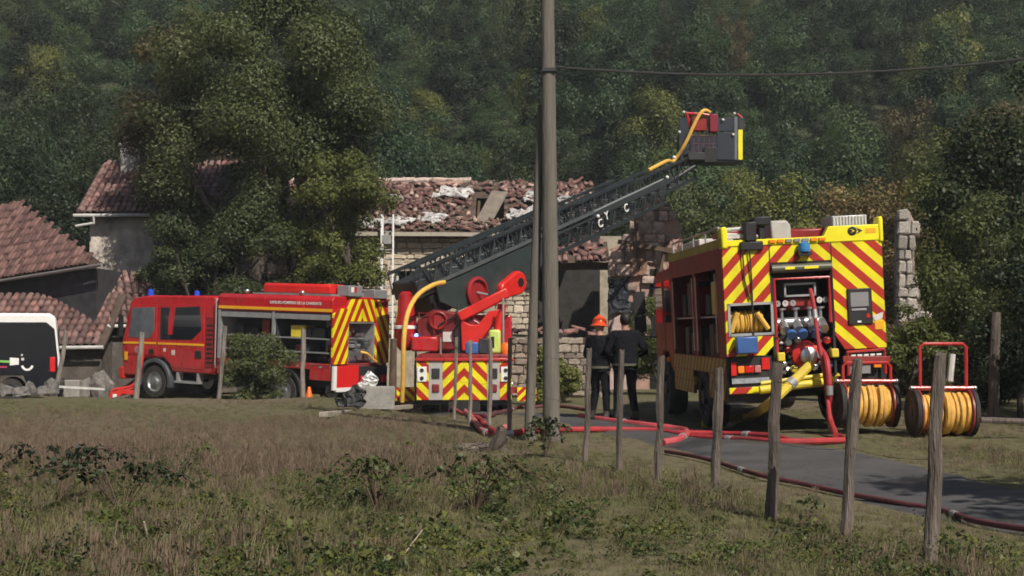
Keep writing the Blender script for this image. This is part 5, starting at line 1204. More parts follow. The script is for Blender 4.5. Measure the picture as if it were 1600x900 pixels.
# ================================================================ SMALLER THINGS
# ---- hose reel carts
def reel_cart(label, X, Y, drumw, seed, handle):
    z0 = zg(X, Y)
    t = thing('hose_reel_cart', label, 'hose reel cart', (X, Y, z0), (0, 0, R(1.5)), 'wheeled hose reels behind the truck')
    hw = drumw / 2; r = 0.345
    for s in (-1, 1):
        wheel(t, s * (hw + 0.055), 0, r, 0.08, side=s, rimm=DARK)
    MB().lathe([(0.10, -hw), (0.10, hw)], (0, 0, r), (1, 0, 0), 16).build('axle', DARK, t)
    for s in (-1, 1): MB().lathe([(0.08, -0.012), (0.34, -0.012), (0.34, 0.012), (0.08, 0.012)], (s * hw, 0, r), (1, 0, 0), 28, closed=True).build('flange', REDD, t, smooth=True)
    rg = random.Random(seed); dr = MB(); n = int(drumw / 0.075)
    for k in range(n):
        x = -hw + 0.05 + k * (drumw - 0.1) / (n - 1)
        rr = 0.280 + rg.uniform(-0.02, 0.018)
        dr.lathe([(rr - 0.034, -0.037), (rr - 0.01, -0.03), (rr, 0), (rr - 0.01, 0.03), (rr - 0.034, 0.037)], (x + rg.uniform(-.006, .006), 0, r), (1, rg.uniform(-.04, .04), rg.uniform(-.04, .04)), 26)
    for k in range(5):       # turns that cross over the others
        x = rg.uniform(-hw + .12, hw - .12); sl_ = rg.uniform(-.14, .14)
        dr.tube([(x + sl_ * q / 14, 0.305 * math.cos(2 * math.pi * q / 14 + 2), r + 0.305 * math.sin(2 * math.pi * q / 14 + 2)) for q in range(12)], 0.032, 7)
    dr.build('wound_hose', HOSEO, t, smooth=True)
    fr = MB()
    for s in (-1, 1): fr.tube([(s * (hw + .01), 0, r), (s * (hw + .01), -0.05, r + 0.34)], 0.02, 8)
    fr.tube([(-hw - .08, -0.05, r + 0.36), (hw + .08, -0.05, r + 0.36)], 0.028, 8); fr.tube([(-hw - .02, 0.1, r + 0.33), (hw + .02, 0.1, r + 0.33)], 0.02, 8)
    fr.build('frame', RED, t, smooth=True)
    x0, x1, h = handle
    MB().tube([(x0, -0.05, r + 0.36), (x0, -0.04, h - 0.05), (x0 + 0.05, -0.04, h), (x1 - 0.05, -0.04, h), (x1, -0.04, h - 0.05), (x1, -0.05, r + 0.36)], 0.026, 8).build('handle', RED, t, smooth=True)
    for s in (-1, 1): MB().ball((s * (hw + 0.1), -0.05, r + 0.36), 0.035).build('knob', STEEL, t, smooth=True)
    return t
c1 = reel_cart('hose reel cart of yellow hose parked against the striped truck', at(1353, 0, 21.5).x, 21.5, 0.70, 3, (-0.36, 0.36, 0.98))
c1.location.z += 0.10
MB().box(-0.36, 0.36, -0.05, -0.02, 0.98, 1.08).build('cross_plate', REDD, c1, bevel=0.01)
for s_ in (-0.3, 0.3): MB().beam((s_, 0.02, 0.55), (s_, 0.45, 0.62), 0.05, 0.06).build('carrier_arm', DARK, c1)
c2 = reel_cart('hose reel cart of yellow hose standing alone with tall red handle', at(1472, 0, 20.9).x, 20.9, 0.74, 4, (-0.34, 0.34, 1.35))
MB().tube([(0.12, 0.02, 0.8), (0.16, 0.02, 1.2)], 0.05).build('branch_pipe', WHTD, c2, smooth=True)

# ---- hoses on the ground
def hose(name, label, pts, r, m, cat='hose', flat=False, n=8):
    P = spline(pts, n)
    P = [Vector((p.x, p.y, max(p.z, zg(p.x, p.y) + r * 0.95))) for p in P]
    c = Vector((P[0].x, P[0].y, 0))
    o = MB().tube([p - c for p in P], r, 9).build(name, m, None, smooth=True); o.location = c
    for q in ((0.22, 0.8) if len(P) > 40 else (0.5,)):
        i_ = int(q * (len(P) - 1)); d_ = (P[i_ + 1] - P[i_]).normalized()
        MB().cyl(P[i_] - c - d_ * 0.07, P[i_] - c + d_ * 0.07, r * 1.22, n=10).build('coupling', ALU, o, smooth=True)
    return tag(o, label, cat, 'hoses lying along the lane')
def gp(px, py, h=0.05):       # point on the ground seen at a pixel
    d = CAMZ * F / (py - HZ)
    for _ in range(6):
        x = (px - 800) / F * d
        d = (CAMZ - zg(x, d) - h) * F / (py - HZ)
    return Vector(((px - 800) / F * d, d, zg((px - 800) / F * d, d) + h))
hose('red_hose', 'thick red hose running from the pole past posts to the striped truck', [gp(700, 634), gp(760, 668), gp(790, 678), gp(830, 673), gp(900, 671), gp(960, 671), gp(1030, 673), gp(1080, 682), gp(1140, 686), gp(1220, 690), gp(1320, 688)], 0.045, HOSER)
hose('red_hose', 'pinkish red hose lying behind the long thick one and curling back', [gp(905, 650), gp(960, 658), gp(1010, 664), gp(1060, 670), gp(1073, 676), gp(1062, 686), gp(1036, 692)], 0.052, mat('pink_hose', (0.46, 0.07, 0.08), 0.7, var=0.25))
hose('red_hose', 'short red hose length lying on the lane beside the truck tow bar', [gp(1060, 676), gp(1130, 678), gp(1200, 681), gp(1240, 690)], 0.045, HOSER)
hose('flat_hose', 'dull flat red hose following the near edge of the lane', [gp(1040, 705), gp(1100, 716), gp(1180, 740), gp(1260, 757), gp(1330, 772), gp(1400, 785), gp(1470, 797), gp(1530, 815), gp(1640, 832)], 0.026, HOSED)
hose('pink_hose', 'pale pink hose loop on the lane behind the ladder truck', [gp(790, 668), gp(760, 676), gp(735, 650), gp(728, 640), gp(745, 630), gp(775, 628)], 0.05, mat('pale_pink_hose', (0.46, 0.13, 0.12), 0.8, var=0.2))
hose('dark_hose', 'dark charged hose crossing the lane behind the utility pole', [gp(740, 650), gp(770, 648), gp(800, 640), gp(860, 634), gp(920, 640)], 0.045, HOSED)
yp = [at(1266, 570, 21.9), at(1235, 600, 21.6), at(1200, 632, 21.5), gp(1165, 655), gp(1135, 664), gp(1100, 664)]
hose('yellow_hose', 'thick yellow suction hose slanting from the pump down to the ground', yp, 0.075, mat('suction_yellow', (0.60, 0.46, 0.06), 0.5, var=0.15))
rp2 = [at(1266, 452, 21.95), at(1272, 480, 21.8), at(1278, 530, 21.7), at(1288, 580, 21.6), at(1294, 630, 21.4), gp(1302, 676), gp(1330, 688)]
hose('red_hose', 'red hose hanging from the open pump bay down to the grass', rp2, 0.034, HOSER)
rp3 = [at(1282, 545, 21.9), at(1292, 565, 21.5), at(1296, 610, 21.4), at(1296, 650, 21.4), gp(1306, 680)]
hose('red_hose', 'fat red hose drooping beside the pump bay left of the reel', rp3, 0.046, HOSER)

# ---- fence posts
WOODL = mat('pale_weathered_wood', (0.225, 0.195, 0.172), 0.9, var=0.45, scale=7, bump=0.9, bscale=30, rnd=0.2, stretch=(3, 3, 0.35))
def post(label, bx, by, tx, ty, w, seed, d=None):
    b = gp(bx, by, 0.0) if d is None else Vector(((bx - 800) / F * d, d, zg((bx - 800) / F * d, d)))
    D = b.y; top = at(tx, ty, D)
    rg = random.Random(seed); n = 7; H = top - b; pts = []; rs = []
    for k in range(n):
        f = k / (n - 1)
        bend = math.sin(f * math.pi) * rg.uniform(-0.012, 0.018)
        pts.append(Vector((0, 0, -0.15)) + (H + Vector((0, 0, 0.15))) * f + Vector((bend, bend * 0.5, 0)))
        rs.append(w * 0.47 * (1.05 - 0.15 * f) * rg.uniform(0.93, 1.07))
    mb = MB().tube(pts, rs, 7)
    top_i = [(n - 1) * 7 + k for k in range(7)]
    for i in top_i:
        v = mb.v[i]; mb.v[i] = (v[0], v[1], v[2] + rg.uniform(-0.02, 0.025))
    for i in range(len(mb.v)):
        v = mb.v[i]; mb.v[i] = (v[0] + rg.uniform(-.006, .006), v[1] + rg.uniform(-.006, .006), v[2])
    o = mb.build('fence_post', WOODL if seed >= 120 else WOODG, None, smooth=False); o.location = b
    tag(o, label, 'fence post', 'wooden posts of the field fence')
    return b, top
right_posts = [(1450, 880, 1469, 553, 0.105), (1318, 838, 1340, 562, 0.10), (1203, 812, 1214, 568, 0.11), (1116, 770, 1123, 574, 0.11), (1026, 757, 1034, 557, 0.085), (966, 737, 971, 548, 0.075), (913, 722, 921, 544, 0.08)]
rl_ = ['nearest fence post, tall and tilted, standing before the lone hose reel', 'second nearest fence post, tilted, before the truck-side hose reel', 'third nearest fence post with swollen foot, before the pump bay', 'straight pale fence post before the tail lights of the striped truck', 'fence post before the dark flank of the striped truck', 'slim reddish fence post in front of the two firefighters', 'fence post left of the firefighters, first right of the utility pole']
wires = [[], []]
def wire_pts(b, t):
    wires[0].append(b + (t - b) * 0.88); wires[1].append(b + (t - b) * 0.50)
for k, (a, b_, c, d_, w) in enumerate(right_posts):
    wire_pts(*post(rl_[k], a, b_, c, d_, w, 100 + k))
mid_posts = [(795, 682, 797, 528, 0.07), (764, 664, 766, 532, 0.075), (734, 662, 735, 532, 0.07), (709, 656, 713, 528, 0.07), (688, 646, 689, 528, 0.06), (671, 642, 674, 526, 0.06), (648, 630, 650, 512, 0.07)]
ml_ = ['fence post just left of the brace pole at the lane', 'fence post in front of the lime case on the ladder truck', 'fence post before the middle chevrons of the ladder truck', 'fence post before the left chevron stripes of the ladder truck', 'thin fence post before the grey left panel of the ladder truck', 'thin pale fence post beside the left lamp plate of the ladder truck', 'fence post at the left rear corner of the ladder truck']
for k, (a, b_, c, d_, w) in enumerate(mid_posts):
    wire_pts(*post(ml_[k], a, b_, c, d_, w, 120 + k))
left_posts = [(473, 622, 474, 515, 0.13), (340, 616, 352, 510, 0.13), (211, 619, 222, 520, 0.15), (82, 620, 104, 517, 0.12)]
ll_ = ['pale fence post before the open lockers of the red fire engine', 'leaning pale fence post at the back of the red engine cab', 'knobbly leaning fence post before the red engine front door', 'leaning fence post beside the tail of the black van']
lw2 = [[], []]
for k, (a, b_, c, d_, w) in enumerate(left_posts):
    b, t = post(ll_[k], a, b_, c, d_, w, 140 + k, 34.3 + 0.25 * k)
    lw2[0].append(b + (t - b) * 0.85); lw2[1].append(b + (t - b) * 0.5)
for pts, lab in ((wires[0], 'upper thin wire strung along the posts beside the lane'), (wires[1], 'lower thin wire strung along the posts beside the lane'), (lw2[0], 'upper thin wire strung along the posts before the red engine'), (lw2[1], 'lower thin wire strung along the posts before the red engine')):
    P = []
    for a, b in zip(pts[:-1], pts[1:]):
        for q in range(4):
            f = q / 4; P.append(a + (b - a) * f - Vector((0, 0, 0.03 * math.sin(f * math.pi))) - Vector((0, 0.045, 0)))
    P.append(pts[-1] - Vector((0, 0.045, 0)))
    c = P[0].copy(); o = MB().tube([p - c for p in P], 0.0018, 5).build('fence_wire', WIRE, None); o.location = c
    tag(o, lab, 'wire', 'fence wires')

# ---- utility pole with its brace, overhead cable
pb = gp(862, 690, 0)
up_ = thing('utility_pole', 'tall grey wooden utility pole at the lane edge', 'utility pole', pb)
MB().tube([(0.0, 0, -0.3), (-0.02, 0, 2.5), (-0.055, 0, 6.0), (-0.085, 0, 9.2)], [0.128, 0.118, 0.100, 0.085], 18).build('shaft', WOODP, up_, smooth=True)
MB().box(-0.55, 0.4, -0.14, -0.09, 8.6, 8.7).build('crossarm', DARK, up_)
for x in (-0.45, 0.3): MB().lathe([(0.02, 0), (0.05, 0.03), (0.05, 0.09), (0.03, 0.13)], (x, -0.115, 8.7), n=12).build('insulator', WHTD, up_, smooth=True)
MB().box(-0.14, 0.06, -0.13, 0.13, 5.42, 5.47).build('strap', DARK, up_)
bb = gp(826, 690, 0) + Vector((0, 0.05, 0)); tb = pb + Vector((-0.15, 0.13, 4.95))
o = MB().tube([Vector((0, 0, -0.2)), (tb - bb) * 0.5, tb - bb], [0.078, 0.07, 0.06], 14).build('brace_pole', WOODP, None, smooth=True); o.location = bb
tag(o, 'slim leaning brace pole propping the utility pole from the left', 'pole')
P0 = Vector((pb.x - 0.02, pb.y + 0.12, at(0, 105, pb.y + .12).z)); P = []
for k in range(41):
    px_ = 862 + k * 32; u_ = (px_ - 870) / 730.0
    P.append(at(px_, 105 + 60 * u_ - 73 * u_ * u_, pb.y + 0.12) - P0)
o = MB().tube(P, 0.018, 6).build('overhead_cable', WIRE, None); o.location = P0
tag(o, 'single dark overhead cable sagging to the right from the utility pole', 'cable')

# ---- white ladder standing against the house
l0 = at(604, 600, 50.6); l1 = at(606, 335, 51.2)
wl = thing('white_ladder', 'tall white ladder standing upright against the stone house wall', 'ladder', l0)
dv = l1 - l0
for s in (-0.2, 0.2):
    MB().beam(Vector((s, 0, 0)), dv + Vector((s, 0, 0)), 0.10 if s < 0 else 0.06, 0.06).build('rail', WHT, wl)
rung = None
for k in range(18):
    p = dv * ((k + 0.6) / 18.5)
    if rung is None: rung = MB().cyl((-0.18, 0, 0), (0.18, 0, 0), 0.018, n=8).build('rung', ALU, wl); o = rung
    else: o = rung.copy(); COL.objects.link(o)
    o.location = p
MB().box(-0.17, 0.17, -0.03, 0.01, dv.z * 0.82, dv.z * 0.87).build('cross_plate', ALU, wl)

# ---- concrete trough, board, bags and scrap near the left truck's tail
tp = gp(590, 640, 0)
tr = thing('concrete_trough', 'grey concrete block trough standing in the grass', 'trough', tp, (0, 0, R(8)))
MB().prism([(-0.36, 0), (0.34, 0), (0.36, 0.46), (-0.39, 0.46)], 'xz', -0.02, 0.06).prism([(-0.36, 0), (0.34, 0), (0.36, 0.46), (-0.39, 0.46)], 'xz', 0.46, 0.54).box(-0.37, -0.29, 0.06, 0.46, 0, 0.45).box(0.27, 0.35, 0.06, 0.46, 0, 0.45).box(-0.29, 0.27, 0.06, 0.46, 0, 0.1).build('shell', CONC, tr, bevel=0.012)
rk = thing('plank', 'long pale plank lying in the grass before the concrete trough', 'plank', gp(578, 644, 0.03), (0, 0, R(14)))
b0_, b1_ = gp(505, 648, 0.10) - rk.location, gp(652, 634, 0.15) - rk.location
inv = rk.matrix_basis.to_3x3().inverted()
MB().beam(inv @ b0_, inv @ b1_, 0.16, 0.10).build('board', mat('pale_board', (0.34, 0.30, 0.25), 0.9, var=0.3, scale=5, bump=0.3), rk, bevel=0.008)
q = inv @ ((b0_ + b1_) / 2 + Vector((0.13, -.02, 0.02)))
MB().obox(q, (0.06, 0.2, 0.09)).build('cleat', WOODB, rk)
def lump(name, label, cat, loc, rad, m, seed, rough=0.25, n=3, group=None):
    bm = bmesh.new(); bmesh.ops.create_icosphere(bm, subdivisions=n, radius=1.0); rg = random.Random(seed)
    off = [Vector((rg.uniform(-1, 1), rg.uniform(-1, 1), rg.uniform(-1, 1))).normalized() for _ in range(9)]
    for v in bm.verts:
        k = 1 + rough * sum(max(0, v.co.normalized().dot(o_)) ** 4 * (1 if i % 2 else -1) for i, o_ in enumerate(off)) + rg.uniform(-.04, .04)
        v.co = Vector((v.co.x * rad[0] * k, v.co.y * rad[1] * k, max(-0.25, v.co.z) * rad[2] * k))
    me = bpy.data.meshes.new(name); bm.to_mesh(me); bm.free(); me.shade_smooth()
    o = put(name, me, m); o.location = loc
    return tag(o, label, cat, group)
o = crumple('sack', None, [(-0.2, 0, 0), (0.22, 0.05, 0.02), (0.26, 0.0, 0.30), (0.1, 0, 0.42), (-0.05, 0, 0.2)], WHT, 3, 0.07); o.location = gp(553, 634, 0.0) + Vector((0, 2.2, 0.22))
tag(o, 'white crumpled sheet lying beside the red rear flap', 'sheet')
o = crumple('tarpaulin', None, [(-0.32, 0, 0.0), (0.3, 0.0, 0.0), (0.26, 0.12, 0.34), (0.02, 0.15, 0.42), (-0.2, 0.12, 0.24)], mat('dark_tarp', (0.045, 0.047, 0.05), 0.6, var=0.5), 6, 0.09); o.location = gp(548, 638, 0.04)
tag(o, 'dark crumpled tarpaulin heaped left of the concrete trough', 'tarpaulin')
o = MB().tube([(0, 0, 0), (0.1, 0.02, 0.55), (0.12, 0.05, 1.85)], [0.10, 0.095, 0.08], 10).build('timber_prop', WOODB, None, smooth=True); o.location = at(607, 606, 34.5); o.location.z = zg(o.location.x, 34.5)
tag(o, 'dark upright timber between the red engine and the ladder truck', 'timber post')
o = MB().beam((-0.15, 0, 1.0), (0.42, 0, 0.05), 0.13, 0.13).build('leaning_timber', WOODG, None, bevel=0.01); o.location = gp(590, 622, 0.0)
tag(o, 'short timber leaning on the back of the concrete trough', 'timber')
o = MB().tube(spline([(0, 0, 0.02), (0.2, 0, 0.15), (0.4, 0, 0.22), (0.55, 0, 0.22)], 6), 0.03, 8).build('white_pipe', WHT, None, smooth=True); o.location = gp(618, 626, 0.18)
tag(o, 'short bent white pipe right of the concrete trough', 'pipe')
pc_ = thing('traffic_cone', 'small bright orange cone under the open lockers', 'cone', Vector((at(483, 0, 37.0).x, 37.0, zg(at(483, 0, 37.0).x, 37.0) + 0.0)))
MB().lathe([(0.17, 0.03), (0.04, 0.62), (0.03, 0.64)], (0, 0, 0), n=18).build('body', ORA, pc_, smooth=True); MB().box(-0.2, 0.2, -0.2, 0.2, 0, 0.03).build('base', ORA, pc_, bevel=0.01)

# ---- red hand trolley in front of the left truck's wheel
ht = thing('red_hand_cart', 'bright red folded hose trolley lying at the red engine front wheel', 'trolley', (at(196, 0, 38.5).x, 38.5, zg(at(196, 0, 38.5).x, 38.5)))
MB().tube(spline([(-0.42, 0, 0.1), (-0.35, 0, 0.42), (0.0, 0, 0.5), (0.25, 0, 0.62), (0.4, 0.1, 1.1), (0.46, 0.1, 1.7)], 5), 0.04, 8).tube(spline([(-0.3, 0.3, 0.1), (-0.2, 0.3, 0.4), (0.2, 0.3, 0.5), (0.32, 0.3, 0.9), (0.4, 0.3, 1.6)], 5), 0.04, 8).tube([(-0.35, 0, 0.42), (-0.2, 0.3, 0.4)], 0.035, 8).build('frame', REDB, ht, smooth=True)
MB().prism([(-0.48, 0.05), (-0.4, 0.36), (-0.1, 0.46), (0.3, 0.42), (0.36, 0.3), (-0.05, 0.33), (-0.28, 0.2), (-0.3, 0.05)], 'xz', -0.06, -0.02).build('mudguard', REDB, ht, bevel=0.01)
wheel(ht, 0.05, 0.15, 0.2, 0.08, side=-1)

# ---- rubble, planks and stones between van and truck
rg = random.Random(31); rubl = ['left end', 'second from left', 'third from left', 'fourth from left', 'fifth from left', 'right end']
for k, px in enumerate((8, 22, 38, 52, 64, 74)):
    lump('boulder', 'grey rubble stone before the black van, ' + rubl[k] + ' of the row', 'stone', at(px, 0, 34.6 + rg.uniform(-.3, .4)).xy.to_3d() + Vector((0, 0, 0.05)), (rg.uniform(.13, .22), rg.uniform(.12, .2), rg.uniform(.14, .26)), mat('rubble_grey', (0.15, 0.14, 0.135), 0.95, var=0.5, scale=6, bump=1.0, bscale=12), 50 + k, 0.55, 2, 'rubble stones before the van').data.shade_flat()
o = MB().beam((0, 0, 0.1), (1.5, 0.5, 0.42), 0.16, 0.05).build('rubble_plank', WOODG, None); o.location = (at(105, 0, 37).x, 37, zg(-11.5, 37))
tag(o, 'pale plank sloping up towards the red engine', 'plank')
o = MB().beam((0, 0, 0.15), (1.1, 0.2, 0.08), 0.2, 0.05).build('white_board', WHTD, None); o.location = (at(92, 0, 35.6).x, 35.6, 0.02)
tag(o, 'short white board lying beside the van corner post', 'board')
o = MB().box(-0.22, 0.22, -0.15, 0.15, 0, 0.36).build('concrete_block', CONC, None, bevel=0.02); o.location = (at(114, 0, 39.5).x, 39.5, zg(-12, 39.5) + 0.0)
o.scale = (1, 1, 1.6); tag(o, 'pale concrete block among the rubble below the shed gutter', 'block')
for k, (px, d, s) in enumerate(((104, 40.3, .32), (128, 40.5, .30), (141, 40.6, .36), (152, 40.2, .34), (163, 39.9, .28))):
    lump('rubble_heap', ['broken masonry chunk next to the concrete block', 'broken masonry chunk below the white shed gutter', 'broken masonry chunk in the middle of the heap under the downpipe', 'broken masonry chunk near the red engine front', 'small broken masonry chunk touching the red trolley'][k], 'rubble', (at(px, 0, d).x, d, zg(-12, d) + 0.05), (s, s, s * 1.7), mat('heap_grey', (0.17, 0.155, 0.145), 0.95, var=0.5, scale=6, bump=1.0, bscale=12), 70 + k, 0.7, 2, 'rubble heap under the shed').data.shade_flat()
o = MB().cyl((0, 0, 0), (0, 0, 0.35), 0.06, n=10).build('white_stake', WHT, None); o.location = (at(179, 0, 38.0).x, 38.0, zg(-10.6, 38.0)); tag(o, 'short white stake left of the red trolley', 'stake')
# stump and stones near the pole, white basin by the wall
rg = random.Random(5); st_ = MB().tube([(0, 0, -0.08), (0.01, 0, 0.05), (0.03, 0, 0.16), (0.06, 0.01, 0.30)], [0.17, 0.125, 0.10, 0.085], 11)
for i_ in range(len(st_.v)):
    q_ = st_.v[i_]; st_.v[i_] = (q_[0] + rg.uniform(-.02, .02), q_[1] + rg.uniform(-.02, .02), q_[2] + (rg.uniform(-.06, .07) if q_[2] > 0.25 else 0))
for k in range(5): a_ = rg.uniform(0, 6.28); st_.tube([(0.08 * math.cos(a_), 0.08 * math.sin(a_), 0.07), (0.22 * math.cos(a_), 0.2 * math.sin(a_), 0.02), (0.34 * math.cos(a_ + .3), 0.3 * math.sin(a_ + .3), -0.03)], [0.045, 0.03, 0.012], 6)
o = st_.build('tree_stump', WOODG, None, smooth=False); o.location = gp(772, 706, 0.0); o.rotation_euler = (0.3, 0.25, 0)
tag(o, 'weathered broken stump left of the utility pole', 'stump')
lump('root_mound', 'low heap of dead roots and soil beside the grey stump', 'root heap', gp(738, 702, 0.0), (0.30, 0.2, 0.09), mat('root_brown', (0.16, 0.13, 0.10), 0.95, var=0.5, scale=9, bump=1.0), 79, 0.6)
bs = thing('white_basin', 'white plastic basin on the grass left of the firefighters', 'basin', gp(908, 605, 0.0))
MB().lathe([(0.28, 0), (0.36, 0.16), (0.39, 0.17), (0.37, 0.14), (0.29, 0.03)], (0, 0, 0), n=24).build('bowl', WHTD, bs, smooth=True)
o = MB().tube([(0, 0, 0.3), (1.2, 0.1, 0.26), (2.4, 0.3, 0.22)], [0.045, 0.04, 0.035], 8).build('fallen_branch', WOODG, None, smooth=True); o.location = (at(1532, 0, 20.4).x, 20.4, zg(6.7, 20.4)); tag(o, 'pale bare branch lying horizontally beside the lone reel', 'branch')
o = MB().tube([(0, 0, -.1), (0.02, 0, 1.0), (0.05, 0, 1.9)], [0.10, 0.09, 0.08], 9).build('old_post', WOODG, None, smooth=True); o.location = (at(1552, 0, 24.5).x, 24.5, 0); tag(o, 'old grey post standing among bushes at the right edge', 'post')

# ---- firefighters
def person(label, loc, rotz, H, pose, helmet, seed):
    """one continuous figure grown from overlapping tapered limbs, then fused"""
    t = thing('person', label, 'person', loc, (0, 0, rotz), 'firefighters talking on the lane')
    k = H / 1.80; mb = MB()
    def cap(p0, p1, r0, r1, n=10):
        p0, p1 = Vector(p0) * k, Vector(p1) * k
        mb.tube([p0, p1], [r0 * k, r1 * k], n); mb.ball(p0, r0 * k, n, 6); mb.ball(p1, r1 * k, n, 6)
    J = pose
    for s in ('l', 'r'):
        hip, kn, an = J['hip' + s], J['knee' + s], J['ankle' + s]
        cap(hip, kn, 0.105, 0.075); cap(kn, an, 0.078, 0.058)
        a = Vector(an); f = Vector(J.get('toe' + s, (0, 0.2, -0.04)))
        cap(a + Vector((0, -0.03, -0.045)), a + f * 0.9 + Vector((0, 0, -0.02)), 0.055, 0.042)
        sh, el, wr = J['sh' + s], J['el' + s], J['wr' + s]
        cap(sh, el, 0.078, 0.058); cap(el, wr, 0.058, 0.042)
        w_ = Vector(wr); d = (w_ - Vector(el)).normalized(); sx = 1 if s == 'r' else -1
        lat = d.orthogonal().normalized() if abs(d.z) > 0.95 else d.cross(Vector((0, 0, 1))).normalized()
        if abs(d.z) > 0.95: lat = Vector((0, 1, 0))
        cap(w_, w_ + d * 0.07, 0.034, 0.036, 8)
        for i, (o_, L_) in enumerate(((-0.027, .062), (-0.009, .075), (0.010, .07), (0.028, .055))):
            b_ = w_ + d * 0.085 + lat * o_; m_ = b_ + d * L_ * 0.55; curl = Vector((-sx * 0.02, 0.006, 0)) if abs(d.z) > 0.5 else Vector((0, 0.0, -0.02))
            cap(b_, m_, 0.010, 0.0095, 6); cap(m_, m_ + d * L_ * 0.5 + curl, 0.0095, 0.008, 6)
        tb_ = w_ + d * 0.03 + lat * 0.035; cap(tb_, tb_ + lat * 0.03 + d * 0.035, 0.012, 0.010, 6); cap(tb_ + lat * 0.03 + d * 0.035, tb_ + lat * 0.032 + d * 0.065, 0.010, 0.009, 6)
    pel, ch, nk, hd = Vector(J['pelvis']), Vector(J['chest']), Vector(J['neck']), Vector(J['head'])
    mb.ball(pel * k, (0.185 * k, 0.135 * k, 0.16 * k), 14, 9); mb.ball((pel * 0.5 + ch * 0.5) * k, (0.18 * k, 0.135 * k, 0.22 * k), 14, 9); mb.ball(ch * k, (0.21 * k, 0.145 * k, 0.2 * k), 14, 9)
    mb.ball((ch + Vector((0, -.01, .12))) * k, (0.2 * k, 0.11 * k, 0.09 * k), 14, 8)
    cap(J['shl'], J['shr'], 0.082, 0.082)
    cap(ch + Vector((0, 0, .12)), hd, 0.068, 0.06)
    mb.ball(hd * k, (0.078 * k, 0.098 * k, 0.118 * k), 14, 10); mb.ball((hd + Vector((0, 0.045, -0.05))) * k, (0.055 * k, 0.06 * k, 0.065 * k), 12, 8)
    mb.ball((hd + Vector((0, 0.105, -0.01))) * k, (0.013 * k, 0.02 * k, 0.022 * k), 8, 6)
    for s in (-1, 1): mb.ball((hd + Vector((s * 0.08, -0.005, -0.01))) * k, (0.012 * k, 0.022 * k, 0.032 * k), 8, 6)
    me = mb.mesh('body'); o = put('body', me, CLOTH, t)
    rm = o.modifiers.new('fuse', 'REMESH'); rm.mode = 'VOXEL'; rm.voxel_size = 0.0115
    smo = o.modifiers.new('smooth', 'SMOOTH'); smo.iterations = 3; smo.factor = 0.5
    dg = bpy.context.evaluated_depsgraph_get(); dg.update()
    me2 = bpy.data.meshes.new_from_object(o.evaluated_get(dg)); o.modifiers.clear(); o.data = me2
    me2.materials.clear()
    for m_ in (CLOTH, SKIN, mat('dull_tape', (0.16, 0.16, 0.06), 0.6), RUB): me2.materials.append(m_)
    wl_, wr_ = Vector(J['wrl']), Vector(J['wrr'])
    for p in me2.polygons:
        c = p.center / k; mi = 0
        if c.z > hd.z - 0.16 and (Vector((c.x, c.y, 0)) - Vector((hd.x, hd.y, 0))).length < 0.16: mi = 1
        elif (c - wl_).length < 0.17 and (c - wl_).dot((wl_ - Vector(J['ell'])).normalized()) > 0.0: mi = 1
        elif (c - wr_).length < 0.17 and (c - wr_).dot((wr_ - Vector(J['elr'])).normalized()) > 0.0: mi = 1
        elif c.z < 0.16: mi = 3
        else:
            for s in ('l', 'r'):
                a_, b_ = Vector(J['el' + s]), Vector(J['wr' + s]); q_ = (c - a_).dot((b_ - a_).normalized()) / (b_ - a_).length
                if 0.55 < q_ < 0.72 and (c - (a_ + (b_ - a_) * q_)).length < 0.09: mi = 2
        p.material_index = mi
    me2.shade_smooth()
    # jacket with an open hem over the hips
    jk = MB(); rings = []
    for z, rx, ry, y_ in ((0.86, .215, .17, -.005), (0.98, .205, .16, 0), (1.12, .195, .155, 0), (1.28, .215, .16, 0), (1.40, .21, .145, -0.005), (1.47, .17, .115, -0.01)):
        rings.append((z, rx, ry, y_))
    rg_ = random.Random(seed); V = []; Fc = []; n_ = 22
    for (z, rx, ry, y_) in rings:
        cx = pel.x + (ch.x - pel.x) * min(1, max(0, (z - 0.95) / 0.4)); cy = pel.y + (ch.y - pel.y) * min(1, max(0, (z - 0.95) / 0.4))
        for q in range(n_):
            a = 2 * math.pi * q / n_; w_ = 1 + rg_.uniform(-.03, .03)
            V.append(((cx + rx * math.cos(a) * w_) * k, (cy + y_ + ry * math.sin(a) * w_) * k, z * k + rg_.uniform(-.006, .006)))
    for i in range(len(rings) - 1):
        for q in range(n_): Fc.append((i*n_+q, i*n_+(q+1) % n_, (i+1)*n_+(q+1) % n_, (i+1)*n_+q))
    jk.add(V, Fc); jo = jk.build('jacket', CLOTH, t, smooth=True)
    MB().lathe([(0.20 * k, -0.02), (0.215 * k, -0.018), (0.215 * k, 0.018), (0.20 * k, 0.02)], (pel.x * k, 0, 0.93 * k), n=22, closed=True).build('reflective_band', mat('dim_tape', (0.10, 0.10, 0.07), 0.6), jo, smooth=True)
    h = hd * k
    if helmet:
        MB().lathe([(0.155, -0.03), (0.15, -0.02), (0.125, 0.0), (0.122, 0.05), (0.095, 0.11), (0.05, 0.14), (0.0, 0.148)], h + Vector((0, 0, 0.03)), (0, 0.08, 1), 22).tube([h + Vector((0, -0.11, 0.1)), h + Vector((0, -0.02, 0.185)), h + Vector((0, 0.09, 0.13))], 0.018, 8).build('helmet', mat('orange_red_helmet', (0.72, 0.075, 0.015), 0.3, var=0.1), t, smooth=True)
    else:
        hb_ = MB(); rg_ = random.Random(seed)
        hb_.ball(h + Vector((0, -0.018, 0.025)), (0.092 * k, 0.108 * k, 0.115 * k), 16, 10)
        hb_.build('hair', HAIR, t, smooth=True)
    for s in (-1, 1): MB().ball(h + Vector((s * 0.03, 0.088, 0.0)) , 0.012, 8, 6).build('eye', BLK, o, smooth=True)
    return t
